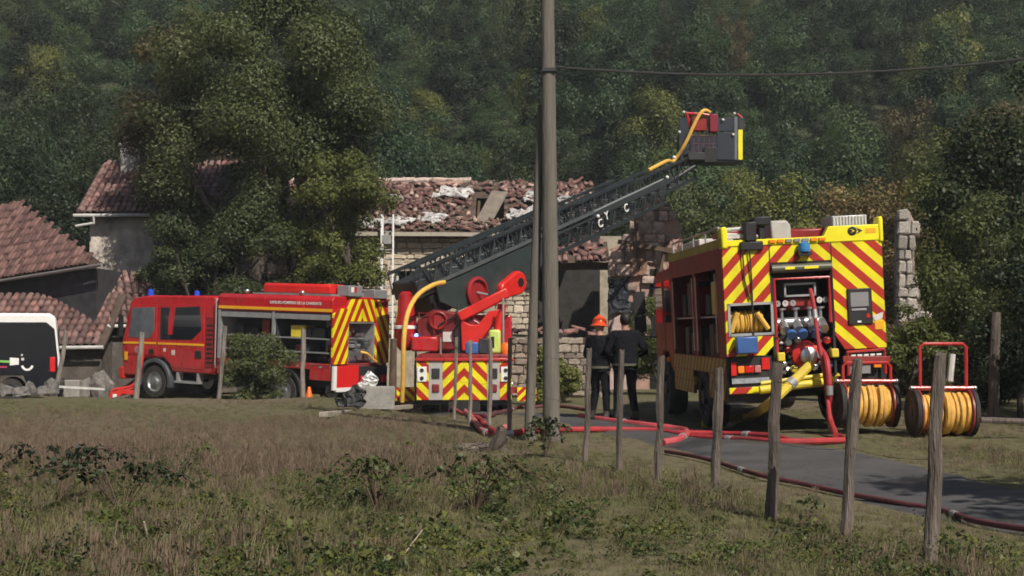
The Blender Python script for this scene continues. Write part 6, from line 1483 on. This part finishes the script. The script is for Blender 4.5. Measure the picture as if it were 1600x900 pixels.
J0 = dict(pelvis=(0, 0, .96), chest=(0, 0, 1.28), neck=(0, 0, 1.5), head=(0, 0.015, 1.66), hipl=(-.095, 0, .92), hipr=(.095, 0, .92), kneel=(-.12, .02, .5), kneer=(.12, .03, .5), anklel=(-.13, -.02, .1), ankler=(.15, 0, .1),
          shl=(-.19, 0, 1.42), shr=(.19, 0, 1.42), ell=(-.27, -.03, 1.14), elr=(.27, -.03, 1.14), wrl=(-.25, .10, .92), wrr=(.25, .10, .92))
JA = dict(J0); JA.update(ell=(-.28, 0, 1.15), wrl=(-.18, .2, 1.08), kneel=(-.11, .05, .5), head=(-.01, 0.02, 1.655))
pa_ = gp(938, 660, 0.02); pb_ = gp(976, 656, 0.02)
person('firefighter in dark kit wearing an orange-red helmet, left of the pair', (pa_.x, 24.3, zg(pa_.x, 24.3) + 0.035), R(-35), 1.74, JA, True, 1)
JB = dict(J0); JB.update(elr=(.33, -.05, 1.16), wrr=(.20, .13, 1.05), ell=(-.31, 0.02, 1.17), wrl=(-.16, .18, 1.10), anklel=(-.15, 0, .1), ankler=(.17, -.03, .1))
person('bareheaded dark-haired firefighter in dark kit seen from behind, right of the pair', (at(977, 0, 24.1).x, 24.1, zg(1.9, 24.1) + 0.035), R(12), 1.84, JB, False, 2)
# ================================================================ VEGETATION
def leaf_mesh(name, clumps, n, size, seed, upb=0.35, shell=2.4, aspect=0.6, droop=0.0, jitter=0.35, turn=0.55):
    """many leaf faces spread through a set of ellipsoid clumps [(centre, radii)]"""
    rng = np.random.default_rng(seed)
    C = np.array([c for c, r in clumps], float); Rr = np.array([r for c, r in clumps], float)
    wgt = np.prod(Rr, axis=1) ** (2 / 3); wgt /= wgt.sum()
    idx = rng.choice(len(clumps), n, p=wgt)
    d = rng.normal(size=(n, 3)); d /= np.linalg.norm(d, axis=1)[:, None]
    rad = rng.random(n) ** (1 / shell)
    p = C[idx] + d * rad[:, None] * Rr[idx] * (1 + rng.normal(size=(n, 1)) * 0.10)
    nr = d * 0.8 + rng.normal(size=(n, 3)) * turn; nr[:, 2] += upb
    nr /= np.linalg.norm(nr, axis=1)[:, None]
    t = rng.normal(size=(n, 3)); t[:, 2] -= droop; t -= nr * (t * nr).sum(1)[:, None]; t /= np.linalg.norm(t, axis=1)[:, None]
    b = np.cross(nr, t)
    s = size * (1 + jitter * rng.uniform(-1, 1, n))[:, None]
    V = np.empty((n, 4, 3)); V[:, 0] = p - t * s * 0.5; V[:, 1] = p + b * s * aspect * 0.5 - t * s * 0.05 + nr * s * 0.06; V[:, 2] = p + t * s * 0.5; V[:, 3] = p - b * s * aspect * 0.5 - t * s * 0.05 + nr * s * 0.06
    return quads(name, V.reshape(-1, 3))

def quads(name, V):
    n = len(V) // 4
    me = bpy.data.meshes.new(name)
    me.vertices.add(n * 4); me.vertices.foreach_set('co', np.ascontiguousarray(V, dtype=np.float32).ravel())
    me.loops.add(n * 4); me.loops.foreach_set('vertex_index', np.arange(n * 4, dtype=np.int32))
    me.polygons.add(n); me.polygons.foreach_set('loop_start', np.arange(0, n * 4, 4, dtype=np.int32))
    me.update(calc_edges=True)
    return me

def crown_clumps(rx, ry, rz, cz, n, rs, seed, low=-0.75):
    rg = random.Random(seed); out = []
    for k in range(n):
        while True:
            v = Vector((rg.gauss(0, 1), rg.gauss(0, 1), rg.gauss(0, 1))).normalized()
            if v.z > low: break
        f = rg.uniform(0.55, 0.95) if rg.random() < 0.8 else rg.uniform(0.1, 0.5)
        r = rs * rg.uniform(0.65, 1.25)
        out.append(((v.x * rx * f, v.y * ry * f, cz + v.z * rz * f), (r, r, r * rg.uniform(0.65, 0.9))))
    return out

L_OAK = leaf_mat('oak_leaves', (0.030, 0.047, 0.020), (0.130, 0.146, 0.056), hue=(0.074, 0.095, 0.036), clump=0.5)
L_DRY = leaf_mat('dry_oak_leaves', (0.060, 0.045, 0.024), (0.220, 0.170, 0.080), hue=(0.130, 0.112, 0.050), clump=0.5)
L_BRT = leaf_mat('bright_leaves', (0.048, 0.064, 0.018), (0.225, 0.225, 0.058), hue=(0.125, 0.145, 0.038), clump=0.7)
L_TAN = leaf_mat('tan_leaves', (0.085, 0.060, 0.028), (0.32, 0.235, 0.105), hue=(0.19, 0.145, 0.06), clump=0.7)
L_DRK = leaf_mat('dark_leaves', (0.014, 0.024, 0.013), (0.062, 0.082, 0.032), hue=(0.032, 0.048, 0.020), clump=0.5)
L_FOR = leaf_mat('forest_leaves', (0.026, 0.052, 0.026), (0.105, 0.150, 0.054), hue=(0.058, 0.096, 0.038), clump=0.25, trans=0.2)
L_BRA = leaf_mat('bramble_leaves', (0.034, 0.055, 0.018), (0.18, 0.20, 0.07), hue=(0.090, 0.115, 0.038), clump=1.2)
L_GRS = leaf_mat('green_grass', (0.085, 0.086, 0.036), (0.29, 0.265, 0.135), hue=(0.17, 0.165, 0.074), clump=0.4)
L_HAY = leaf_mat('dry_grass', (0.115, 0.085, 0.062), (0.34, 0.255, 0.185), hue=(0.205, 0.152, 0.11), clump=0.4)

def tree(name, label, X, Y, H, rx, ry, rz, trunk_r, m, n_cl, rs, n_lv, size, seed, group=None, z=None, low=-0.75, cat='tree', lean=0.0, cz=None):
    z0 = (zg(X, Y) if Y < 58 else hz(X, Y)) if z is None else z
    t = thing(name, label, cat, (X, Y, z0 - 0.05), group=group)
    cz = H - rz if cz is None else cz
    cl = crown_clumps(rx, ry, rz, cz, n_cl, rs, seed, low)
    cl = [((c[0] + lean * c[2] / H, c[1], c[2]), r) for c, r in cl]
    put('crown', leaf_mesh('crown', cl, n_lv, size, seed, turn=0.4), m, t)
    rg = random.Random(seed + 5); mb = MB()
    topz = max(cz, H * 0.5)
    tp_ = [Vector((lean * f + rg.uniform(-.12, .12) * f, rg.uniform(-.12, .12) * f, topz * f)) for f in (0, .25, .5, .75, 1)]
    mb.tube(tp_, [trunk_r * 1.25, trunk_r, trunk_r * .85, trunk_r * .65, trunk_r * .35], 9)
    for c, r in rg.sample(cl, min(len(cl), 10)):
        a = tp_[rg.choice((1, 2, 3))]; e = Vector(c); mid = a.lerp(e, .5) + Vector((0, 0, -0.08 * (e - a).length))
        mb.tube([a, mid, e], [trunk_r * .45, trunk_r * .28, trunk_r * .1], 6)
    mb.build('trunk', BARK, t, smooth=True)
    return t
def xat(px, d): return (px - 800) / F * d
# the big trees between the two houses
tree('oak_tree', 'tall dark broadleaf tree with dense crown behind the red fire engine', xat(405, 47.0), 47.0, 14.5, 4.1, 3.4, 5.6, 0.32, L_OAK, 70, 1.0, 95000, 0.10, 1, 'trees beside the houses', cz=8.6, low=-0.95)
tree('oak_tree', 'browner tree crown hanging over the chimney house roof', xat(255, 48.8), 48.8, 13.5, 2.3, 1.9, 4.6, 0.2, L_DRY, 32, 0.85, 36000, 0.10, 2, 'trees beside the houses', cz=8.6, lean=0.6)
tree('hazel_tree', 'leafy green tree in front of the damaged house left wall', xat(540, 45.2), 45.2, 10.0, 1.75, 1.7, 3.9, 0.16, L_BRT, 36, 0.55, 34000, 0.095, 3, 'trees beside the houses', cz=5.6, low=-1)
tree('oak_tree', 'low spreading green tree directly over the engine crew cab', xat(335, 44.6), 44.6, 6.6, 2.9, 1.6, 2.1, 0.15, L_OAK, 36, 0.65, 36000, 0.095, 4, 'trees beside the houses', cz=4.4, low=-1)
tree('oak_tree', 'dark tall tree filling the gap behind the big dark crown', xat(480, 49.5), 47.8, 15.0, 2.6, 2.0, 5.0, 0.22, L_OAK, 34, 0.95, 36000, 0.12, 5, 'trees beside the houses', cz=9.6)
tree('oak_tree', 'thin bushy tree against the white wall of the chimney house', xat(262, 46.5), 46.5, 5.2, 0.9, 0.9, 1.7, 0.10, L_OAK, 18, 0.42, 6500, 0.12, 6, 'trees beside the houses', cz=3.4, low=-1)
# shrub in front of the left truck
tree('round_shrub', 'round olive shrub growing before the red fire engine lockers', xat(402, 35.4), 35.4, 2.15, 0.92, 0.65, 1.05, 0.05, L_OAK, 52, 0.30, 30000, 0.055, 9, None, cz=1.05, low=-1, cat='shrub')
# trees at the hill foot
G2 = 'trees at the foot of the hill'
for k, (px, d, H, rx, rz, m, lab) in enumerate((
    (780, 60, 8.6, 1.7, 2.8, L_BRT, 'bright green bush rising behind the torn roof left of the pole'),
    (690, 64, 9.5, 3.0, 3.4, L_OAK, 'dark green tree behind the left roof ridge'),
    (930, 63, 9.0, 3.0, 3.6, L_OAK, 'dark green tree behind the roof right of the pole'),
    (1120, 58, 8.2, 2.0, 3.2, L_BRT, 'bright green slender tree right of the ruined gable'),
    (1190, 55, 6.2, 1.5, 2.6, L_BRT, 'small yellowish bush just above the striped truck roof'),
    (1262, 60, 10.6, 3.0, 4.2, L_BRT, 'rounded olive tree standing below and right of the cage'),
    (1060, 66, 9.4, 2.6, 4.0, L_OAK, 'dark tree behind the tip of the ladder'),
    (1405, 47, 7.6, 1.9, 2.9, L_TAN, 'brownish autumn tree behind the ruined pillar'),
    (1335, 56, 8.0, 2.2, 3.2, L_TAN, 'dull brown tree between the rounded olive tree and pillar'),
    (1500, 43, 7.4, 2.0, 3.0, L_BRT, 'olive green tree right of the ruined pillar'),
    (1590, 34, 8.6, 2.0, 4.2, L_DRK, 'tall dark tree at the right edge of the view'),
    (1520, 60, 12.5, 3.6, 5.0, L_BRT, 'large green tree rising behind the bushes on the right'),
    (100, 66, 13.5, 4.6, 5.6, L_DRK, 'dark tree behind the far left barn'),
    (10, 60, 12.0, 3.5, 5.0, L_DRK, 'dark tree at the far left edge behind the barn'),
    (190, 62, 12.5, 3.4, 5.4, L_DRK, 'dark tall tree rising right behind the chimney'),
    )):
    tree('hillside_tree', lab, xat(px, d), d, H, rx, rx * 0.8, rz, 0.14, m, 34, 0.30 * rx + 0.22, 22000, 0.14 if d > 50 else 0.115, 200 + k, G2, z=-0.6 if d < 58 else None, low=-0.95)
# shrubs and hedge on the right behind the reels
G3 = 'bushes on the right verge'
for k, (px, d, H, rx, rz, m, lab) in enumerate((
    (1425, 27, 1.9, 0.8, 0.9, L_BRT, 'low leafy bush between the two hose reels'),
    (1420, 33, 1.9, 0.9, 0.95, L_TAN, 'dry yellowish bush at the foot of the ruined pillar'),
    (1505, 29, 4.0, 1.3, 2.0, L_BRT, 'tall olive bush behind the lone hose reel'),
    (1595, 25, 2.7, 1.1, 1.4, L_DRK, 'dark shaded bush at the right edge of the view'),
    (1560, 30, 4.8, 1.5, 2.4, L_OAK, 'green bush behind the old grey post'),
    (1700, 27, 4.4, 1.6, 2.2, L_OAK, 'olive bush beyond the dark bushes just outside the right edge'),
    (1850, 25, 3.8, 1.6, 1.9, L_BRT, 'bright bush further out beyond the right edge'),
    (1030, 47, 3.2, 1.2, 1.5, L_BRT, 'bright weedy bush between the firefighters and striped truck'),
    (875, 42, 1.1, 0.7, 0.6, L_BRT, 'leafy green weeds before the low garden wall'),
    (845, 40.5, 1.6, 0.32, 0.85, L_BRT, 'narrow yellow-green plant just left of the utility pole'),
    )):
    tree('verge_bush', lab, xat(px, d), d, H, rx, rx * 0.8, rz, 0.05, m, 28, 0.24 * rx + 0.08, 14000, 0.07 if d < 35 else 0.09, 300 + k, G3, low=-1, cat='bush', z=-0.5 if d > 38 else None, cz=H * 0.52)
# a tree outside the frame on the right: it throws the shade on the lane and the bushes
tree('roadside_tree', 'roadside tree whose shade falls over the right end of the lane', 8.3, 8.3, 6.8, 1.9, 1.9, 1.9, 0.15, L_OAK, 24, 0.8, 5000, 0.2, 400)
tree('roadside_tree', 'roadside tree whose shade falls on the dark bushes at right', 14.6, 17.6, 9.5, 3.0, 3.2, 3.4, 0.2, L_OAK, 34, 1.1, 9000, 0.25, 401)

# ---- instanced masses: forest, grass, brambles
def scatter(name, label, pts, rots, scl, idx, protos, cat=None):
    col = bpy.data.collections.new(name + '_kinds')
    for i, p in enumerate(protos):
        p.name = '%s_kind_%02d' % (name, i); col.objects.link(p)
    me = bpy.data.meshes.new(name); me.vertices.add(len(pts)); me.vertices.foreach_set('co', np.asarray(pts, np.float32).ravel())
    a = me.attributes.new('rot', 'FLOAT_VECTOR', 'POINT'); a.data.foreach_set('vector', np.asarray(rots, np.float32).ravel())
    a = me.attributes.new('scl', 'FLOAT_VECTOR', 'POINT'); a.data.foreach_set('vector', np.asarray(scl, np.float32).ravel())
    a = me.attributes.new('kind_id', 'INT', 'POINT'); a.data.foreach_set('value', np.asarray(idx, np.int32))
    ob = put(name, me)
    ng = bpy.data.node_groups.new(name + '_scatter', 'GeometryNodeTree')
    ng.interface.new_socket('Geometry', in_out='INPUT', socket_type='NodeSocketGeometry'); ng.interface.new_socket('Geometry', in_out='OUTPUT', socket_type='NodeSocketGeometry')
    gi = ng.nodes.new('NodeGroupInput'); go = ng.nodes.new('NodeGroupOutput'); ip = ng.nodes.new('GeometryNodeInstanceOnPoints'); ci = ng.nodes.new('GeometryNodeCollectionInfo')
    ci.inputs['Collection'].default_value = col; ci.inputs['Separate Children'].default_value = True; ci.inputs['Reset Children'].default_value = True
    def na(n, t):
        q = ng.nodes.new('GeometryNodeInputNamedAttribute'); q.data_type = t; q.inputs['Name'].default_value = n; return q.outputs['Attribute']
    L = ng.links.new
    L(gi.outputs[0], ip.inputs['Points']); L(ci.outputs[0], ip.inputs['Instance']); ip.inputs['Pick Instance'].default_value = True
    L(na('kind_id', 'INT'), ip.inputs['Instance Index']); L(na('rot', 'FLOAT_VECTOR'), ip.inputs['Rotation']); L(na('scl', 'FLOAT_VECTOR'), ip.inputs['Scale'])
    L(ip.outputs[0], go.inputs[0])
    md = ob.modifiers.new('scatter', 'NODES'); md.node_group = ng
    ob['kind'] = 'stuff'; ob['label'] = label
    if cat: ob['category'] = cat
    return ob
def proto(me, m):
    me.materials.append(m); return bpy.data.objects.new(me.name, me)

# forest
rng = random.Random(77); nprng = np.random.default_rng(5)
protos = []
for k in range(7):
    rx = rng.uniform(2.3, 3.1); rz_ = rng.uniform(2.6, 4.2)
    cl = crown_clumps(rx, rx, rz_, rz_ + 1.2, 26, 0.95, 500 + k, -0.7)
    cl.append(((0, 0, rz_ + 0.8), (rx * .6, rx * .6, rz_ * .7)))
    protos.append(proto(leaf_mesh('forest_tree', cl, 16000, 0.135, 600 + k, turn=0.32), (L_FOR, L_FOR, L_BRT, L_FOR, L_DRK, L_OAK, L_DRY)[k]))
pts = []; rots = []; scl = []; idx = []
y = 74.0
while y < 330:
    half = y * 0.40 + 14; st = 4.3 + (y - 68) * 0.006
    x = -half
    while x < half:
        px_, py_ = x + rng.uniform(-st, st) * 0.48, y + rng.uniform(-st, st) * 0.45
        s = rng.uniform(0.66, 1.2)
        pts.append((px_, py_, hz(px_, py_) - 0.5)); rots.append((rng.uniform(-.08, .08), rng.uniform(-.08, .08), rng.uniform(0, 6.28))); scl.append((s, s, s * rng.uniform(0.8, 1.35))); idx.append(rng.choice((0, 1, 0, 3, 0, 1, 2, 3, 4, 4, 5, 0, 1, 3, 4, 0, 1, 3, 4, 6)) if rng.random() < 0.9 else 4)
        x += st
    y += st * 0.9
for k in range(90):      # the wood goes on along both sides of the valley, outside the frame
    sx_ = -1 if k % 2 else 1; px_ = sx_ * (rng.uniform(34, 58) if sx_ < 0 else rng.uniform(27, 50)); py_ = rng.uniform(-30, 62) if sx_ < 0 else rng.uniform(12, 62)
    if abs(px_) < py_ * 0.385 + 5: continue
    s = rng.uniform(1.1, 1.7); pts.append((px_, py_, -0.6)); rots.append((0, 0, rng.uniform(0, 6.28))); scl.append((s, s, s * 1.3)); idx.append(rng.choice((0, 1, 2, 3, 4)))
scatter('forest', 'dense green wood covering the whole hillside', pts, rots, scl, idx, protos)

# grass tufts
def tuft(name, n, h, spread, w, seed, lean=0.35, heads=False):
    rg = np.random.default_rng(seed); Vq = []
    for k in range(n):
        a = rg.uniform(0, 6.283); r = spread * rg.random() ** 0.6; b = np.array([math.cos(a) * r, math.sin(a) * r, -0.02])
        hh = h * rg.uniform(0.55, 1.15); an = rg.uniform(0, 6.283); ld = np.array([math.cos(an), math.sin(an), 0]) * hh * lean * rg.uniform(0.2, 1.3)
        sd_ = np.array([-math.sin(an + .6), math.cos(an + .6), 0]) * w * rg.uniform(.7, 1.3)
        mid = b + ld * 0.35 + np.array([0, 0, hh * 0.6]); tip = b + ld + np.array([0, 0, hh])
        Vq += [b - sd_, b + sd_, mid + sd_ * .8, mid - sd_ * .8, mid - sd_ * .8, mid + sd_ * .8, tip + sd_ * .25, tip - sd_ * .25]
        if heads and rg.random() < 0.5:
            e = tip + np.array([0, 0, hh * 0.05]); q = sd_ * 2.2
            Vq += [tip - q * .3, tip + q, e + q * .4 + np.array([0, 0, .05]), e - q * .4 + np.array([0, 0, .05])]
    return quads(name, np.array(Vq))
gk = [proto(tuft('grass', 64, 0.10, 0.18, 0.0032, 1, 0.8), L_GRS), proto(tuft('grass', 64, 0.085, 0.20, 0.0035, 2, 0.9), L_GRS), proto(tuft('grass', 50, 0.17, 0.16, 0.003, 3, 0.8), L_GRS),
      proto(tuft('grass', 70, 0.12, 0.18, 0.0028, 4, 1.0), L_HAY), proto(tuft('grass', 40, 0.20, 0.16, 0.0035, 5, 0.6, True), L_HAY), proto(tuft('grass', 30, 0.30, 0.16, 0.0026, 6, 0.7, True), L_HAY),
      proto(tuft('grass', 60, 0.09, 0.20, 0.0035, 7, 1.8), L_HAY), proto(tuft('grass', 60, 0.09, 0.20, 0.004, 8, 1.7), L_GRS)]
def noise2(x, y):
    return 0.5 + 0.25 * math.sin(x * 1.1 + 2.1 * math.sin(y * 0.43)) + 0.25 * math.sin(y * 0.9 + 1.7 * math.sin(x * 0.6 + 1.0))
pts = []; rots = []; scl = []; idx = []
y = 7.8
while y < 37:
    half = y * 0.385 + 3.6; st = 0.112 + 0.0046 * (y - 8)
    x = -half
    while x < half:
        gx, gy = x + rng.uniform(-.5, .5) * st, y + rng.uniform(-.5, .5) * st
        x += st
        rdist = road_dist(gx, gy)
        if rdist < 1.1 - 0.3 * rng.random(): continue
        if gy > 34.5 and gx > -4: continue
        nz_ = noise2(gx, gy)
        # hay in the middle of the field, greener towards the lane, the fence and the camera
        ppx = 800 + gx / gy * F
        hay = sm(13.0, 17, gy) * (1 - sm(24, 29, gy)) * (1 - sm(560, 860, ppx)) * 0.72 + 0.2 + 0.4 * (nz_ - 0.5)
        if rng.random() < hay: i = rng.choice((3, 4, 4, 5, 6)) if hay > 0.6 else rng.choice((3, 3, 6, 6, 4))
        else: i = rng.choice((0, 0, 1, 2, 7, 7)) if gy < 30 else rng.choice((0, 1))
        s = rng.uniform(0.6, 1.15) * (0.75 + 0.5 * nz_)
        if 3 <= i <= 6: s *= 0.82
        s *= 1 - 0.45 * sm(15, 24, gy) - 0.15 * sm(26, 32, gy)
        if rdist < 2.0: s *= 0.6
        s *= 1 - 0.28 * sm(640, 840, ppx)
        if nz_ < 0.22 and rng.random() < 0.15: continue
        pts.append((gx, gy, zg(gx, gy) - 0.01)); rots.append((rng.uniform(-.15, .15), rng.uniform(-.15, .15), rng.uniform(0, 6.28))); scl.append((s, s, s)); idx.append(i)
    y += st
scatter('grass', 'patchy dry and green grass covering the field', pts, rots, scl, idx, gk)
print('grass tufts', len(pts))

# brambles and weeds in the foreground
def spray(name, n, r, h, size, seed):
    rg = random.Random(seed); cl = []
    for k in range(9):
        a = rg.uniform(0, 6.28); q = r * rg.random() ** .5; cl.append(((math.cos(a) * q, math.sin(a) * q, h * rg.uniform(.15, .9)), (r * .38, r * .38, h * .22)))
    return leaf_mesh(name, cl, n, size, seed, upb=0.8, aspect=0.75)
bk_ = [proto(spray('bramble', 110, 0.26, 0.22, 0.042, 1), L_BRA), proto(spray('bramble', 95, 0.24, 0.30, 0.038, 2), L_BRA), proto(spray('bramble', 90, 0.24, 0.16, 0.05, 3), L_BRA), proto(spray('bramble', 50, 0.16, 0.36, 0.034, 4), L_DRK), proto(spray('bramble', 90, 0.2, 0.24, 0.03, 5), L_DRY), proto(spray('bramble', 80, 0.26, 0.18, 0.04, 6), L_BRT), proto(spray('bramble', 34, 0.22, 0.18, 0.068, 7), L_BRT)]
pts = []; rots = []; scl = []; idx = []
for k in range(9000):
    gy = rng.uniform(8.3, 21); gx = rng.uniform(-1, 1) * (gy * 0.385 + .5); ppx = 800 + gx / gy * F; ppy = HZ + CAMZ * F / gy
    if road_dist(gx, gy) < 1.7: continue
    den = 0.0
    den = max(den, (1 - sm(200, 420, ppx)) * sm(690, 770, ppy) * 0.8)          # left patch
    den = max(den, sm(380, 560, ppx) * (1 - sm(820, 1000, ppx)) * sm(690, 800, ppy) * 0.85)   # centre patch
    den = max(den, sm(800, 850, ppy) * 0.95)                                     # along the bottom
    den = max(den, sm(900, 1050, ppx) * sm(735, 800, ppy) * 0.45)
    den *= 0.35 + 1.3 * noise2(gx * 1.7 + 4, gy * 1.5)
    if rng.random() > den * 0.19: continue
    i = rng.choice((0, 0, 1, 1, 2, 2, 2, 3, 4, 5, 5)); s = rng.uniform(0.45, 0.95)
    if ppx > 900: s *= 0.75
    if ppy > 820 and rng.random() < 0.3: i = 6
    pts.append((gx, gy, zg(gx, gy))); rots.append((rng.uniform(-.2, .2), rng.uniform(-.2, .2), rng.uniform(0, 6.28))); scl.append((s, s, s * rng.uniform(.7, 1.2))); idx.append(i)
scatter('bramble_cover', 'low green brambles and weeds spreading over the near field', pts, rots, scl, idx, bk_)
print('bramble', len(pts))

# single bramble sprays and dead stalks that stand out
def bramble(label, px, py, n, reach, h, seed, m, leaf=0.055):
    b = gp(px, py, 0.0); t = thing('bramble_spray', label, 'bramble', b, group='bramble sprays in the near field'); rg = random.Random(seed); can = MB(); cl = []
    for k in range(n):
        a = rg.uniform(0, 6.28); L_ = reach * rg.uniform(.6, 1.1); tip = Vector((math.cos(a) * L_, math.sin(a) * L_ * .6, h * rg.uniform(.35, .9))); mid = Vector((tip.x * .45, tip.y * .45, h * rg.uniform(.9, 1.15)))
        P = spline([(0, 0, -.02), mid, tip], 6); can.tube(P, [0.006] * (len(P) - 1) + [0.003], 5)
        for p in P[4:]: cl.append((tuple(p), (0.06, 0.06, 0.04)))
    can.build('cane', mat('cane_brown', (0.10, 0.06, 0.045), 0.8), t)
    put('leaves', leaf_mesh('leaves', cl, len(cl) * 4, leaf, seed, upb=0.7, aspect=0.7), m, t)
bramble('dark arching bramble spray at the left edge of the field', 90, 790, 9, 0.8, 0.50, 1, L_DRK)
bramble('dark leafy bramble arching above the left foreground weeds', 190, 800, 9, 0.8, 0.42, 2, L_DRK)
bramble('bramble clump with small leaves at the centre of the field', 590, 800, 10, 0.7, 0.42, 3, L_BRA, 0.05)
bramble('bramble clump right of centre before the brace pole', 740, 800, 10, 0.7, 0.4, 4, L_BRA, 0.05)
bramble('dark weed tuft growing at the foot of the utility pole', 852, 715, 8, 0.32, 0.42, 5, L_DRK, 0.06)
for k, (x0, y0, x1, y1, d, lab) in enumerate(((610, 893, 660, 828, 9.6, 'bare pale stalk slanting in the bottom centre of the field'), (306, 848, 318, 885, 9.9, 'short bare pale stalk in the left foreground weeds'), (225, 815, 232, 868, 10.4, 'upright bare stalk among the left brambles'), (365, 896, 398, 868, 9.5, 'bare stalk near the bottom edge left of centre'))):
    a = at(x0, y0, d); b = at(x1, y1, d + .1); o = MB().tube([Vector(), (b - a) * .5 + Vector((.01, 0, .01)), b - a], [.007, .006, .004], 6).build('dead_stalk', mat('pale_stalk', (0.40, 0.34, 0.26), 0.8), None); o.location = a
    tag(o, lab, 'stalk', 'bare stalks in the near field')
# ================================================================ AIR
hb = MB().box(-430, 430, -420, 460, -6, 190)
hm = bpy.data.materials.new('air'); hm.use_nodes = True
nt = hm.node_tree; nt.nodes.remove(nt.nodes['Principled BSDF'])
pv = nt.nodes.new('ShaderNodeVolumePrincipled')
pv.inputs['Color'].default_value = (0.80, 0.88, 1.0, 1); pv.inputs['Density'].default_value = 0.00055; pv.inputs['Anisotropy'].default_value = 0.0
nt.links.new(pv.outputs[0], nt.nodes['Material Output'].inputs['Volume'])
hz_o = hb.build('haze', hm); hz_o['kind'] = 'stuff'; hz_o['label'] = 'thin pale haze in the valley air'
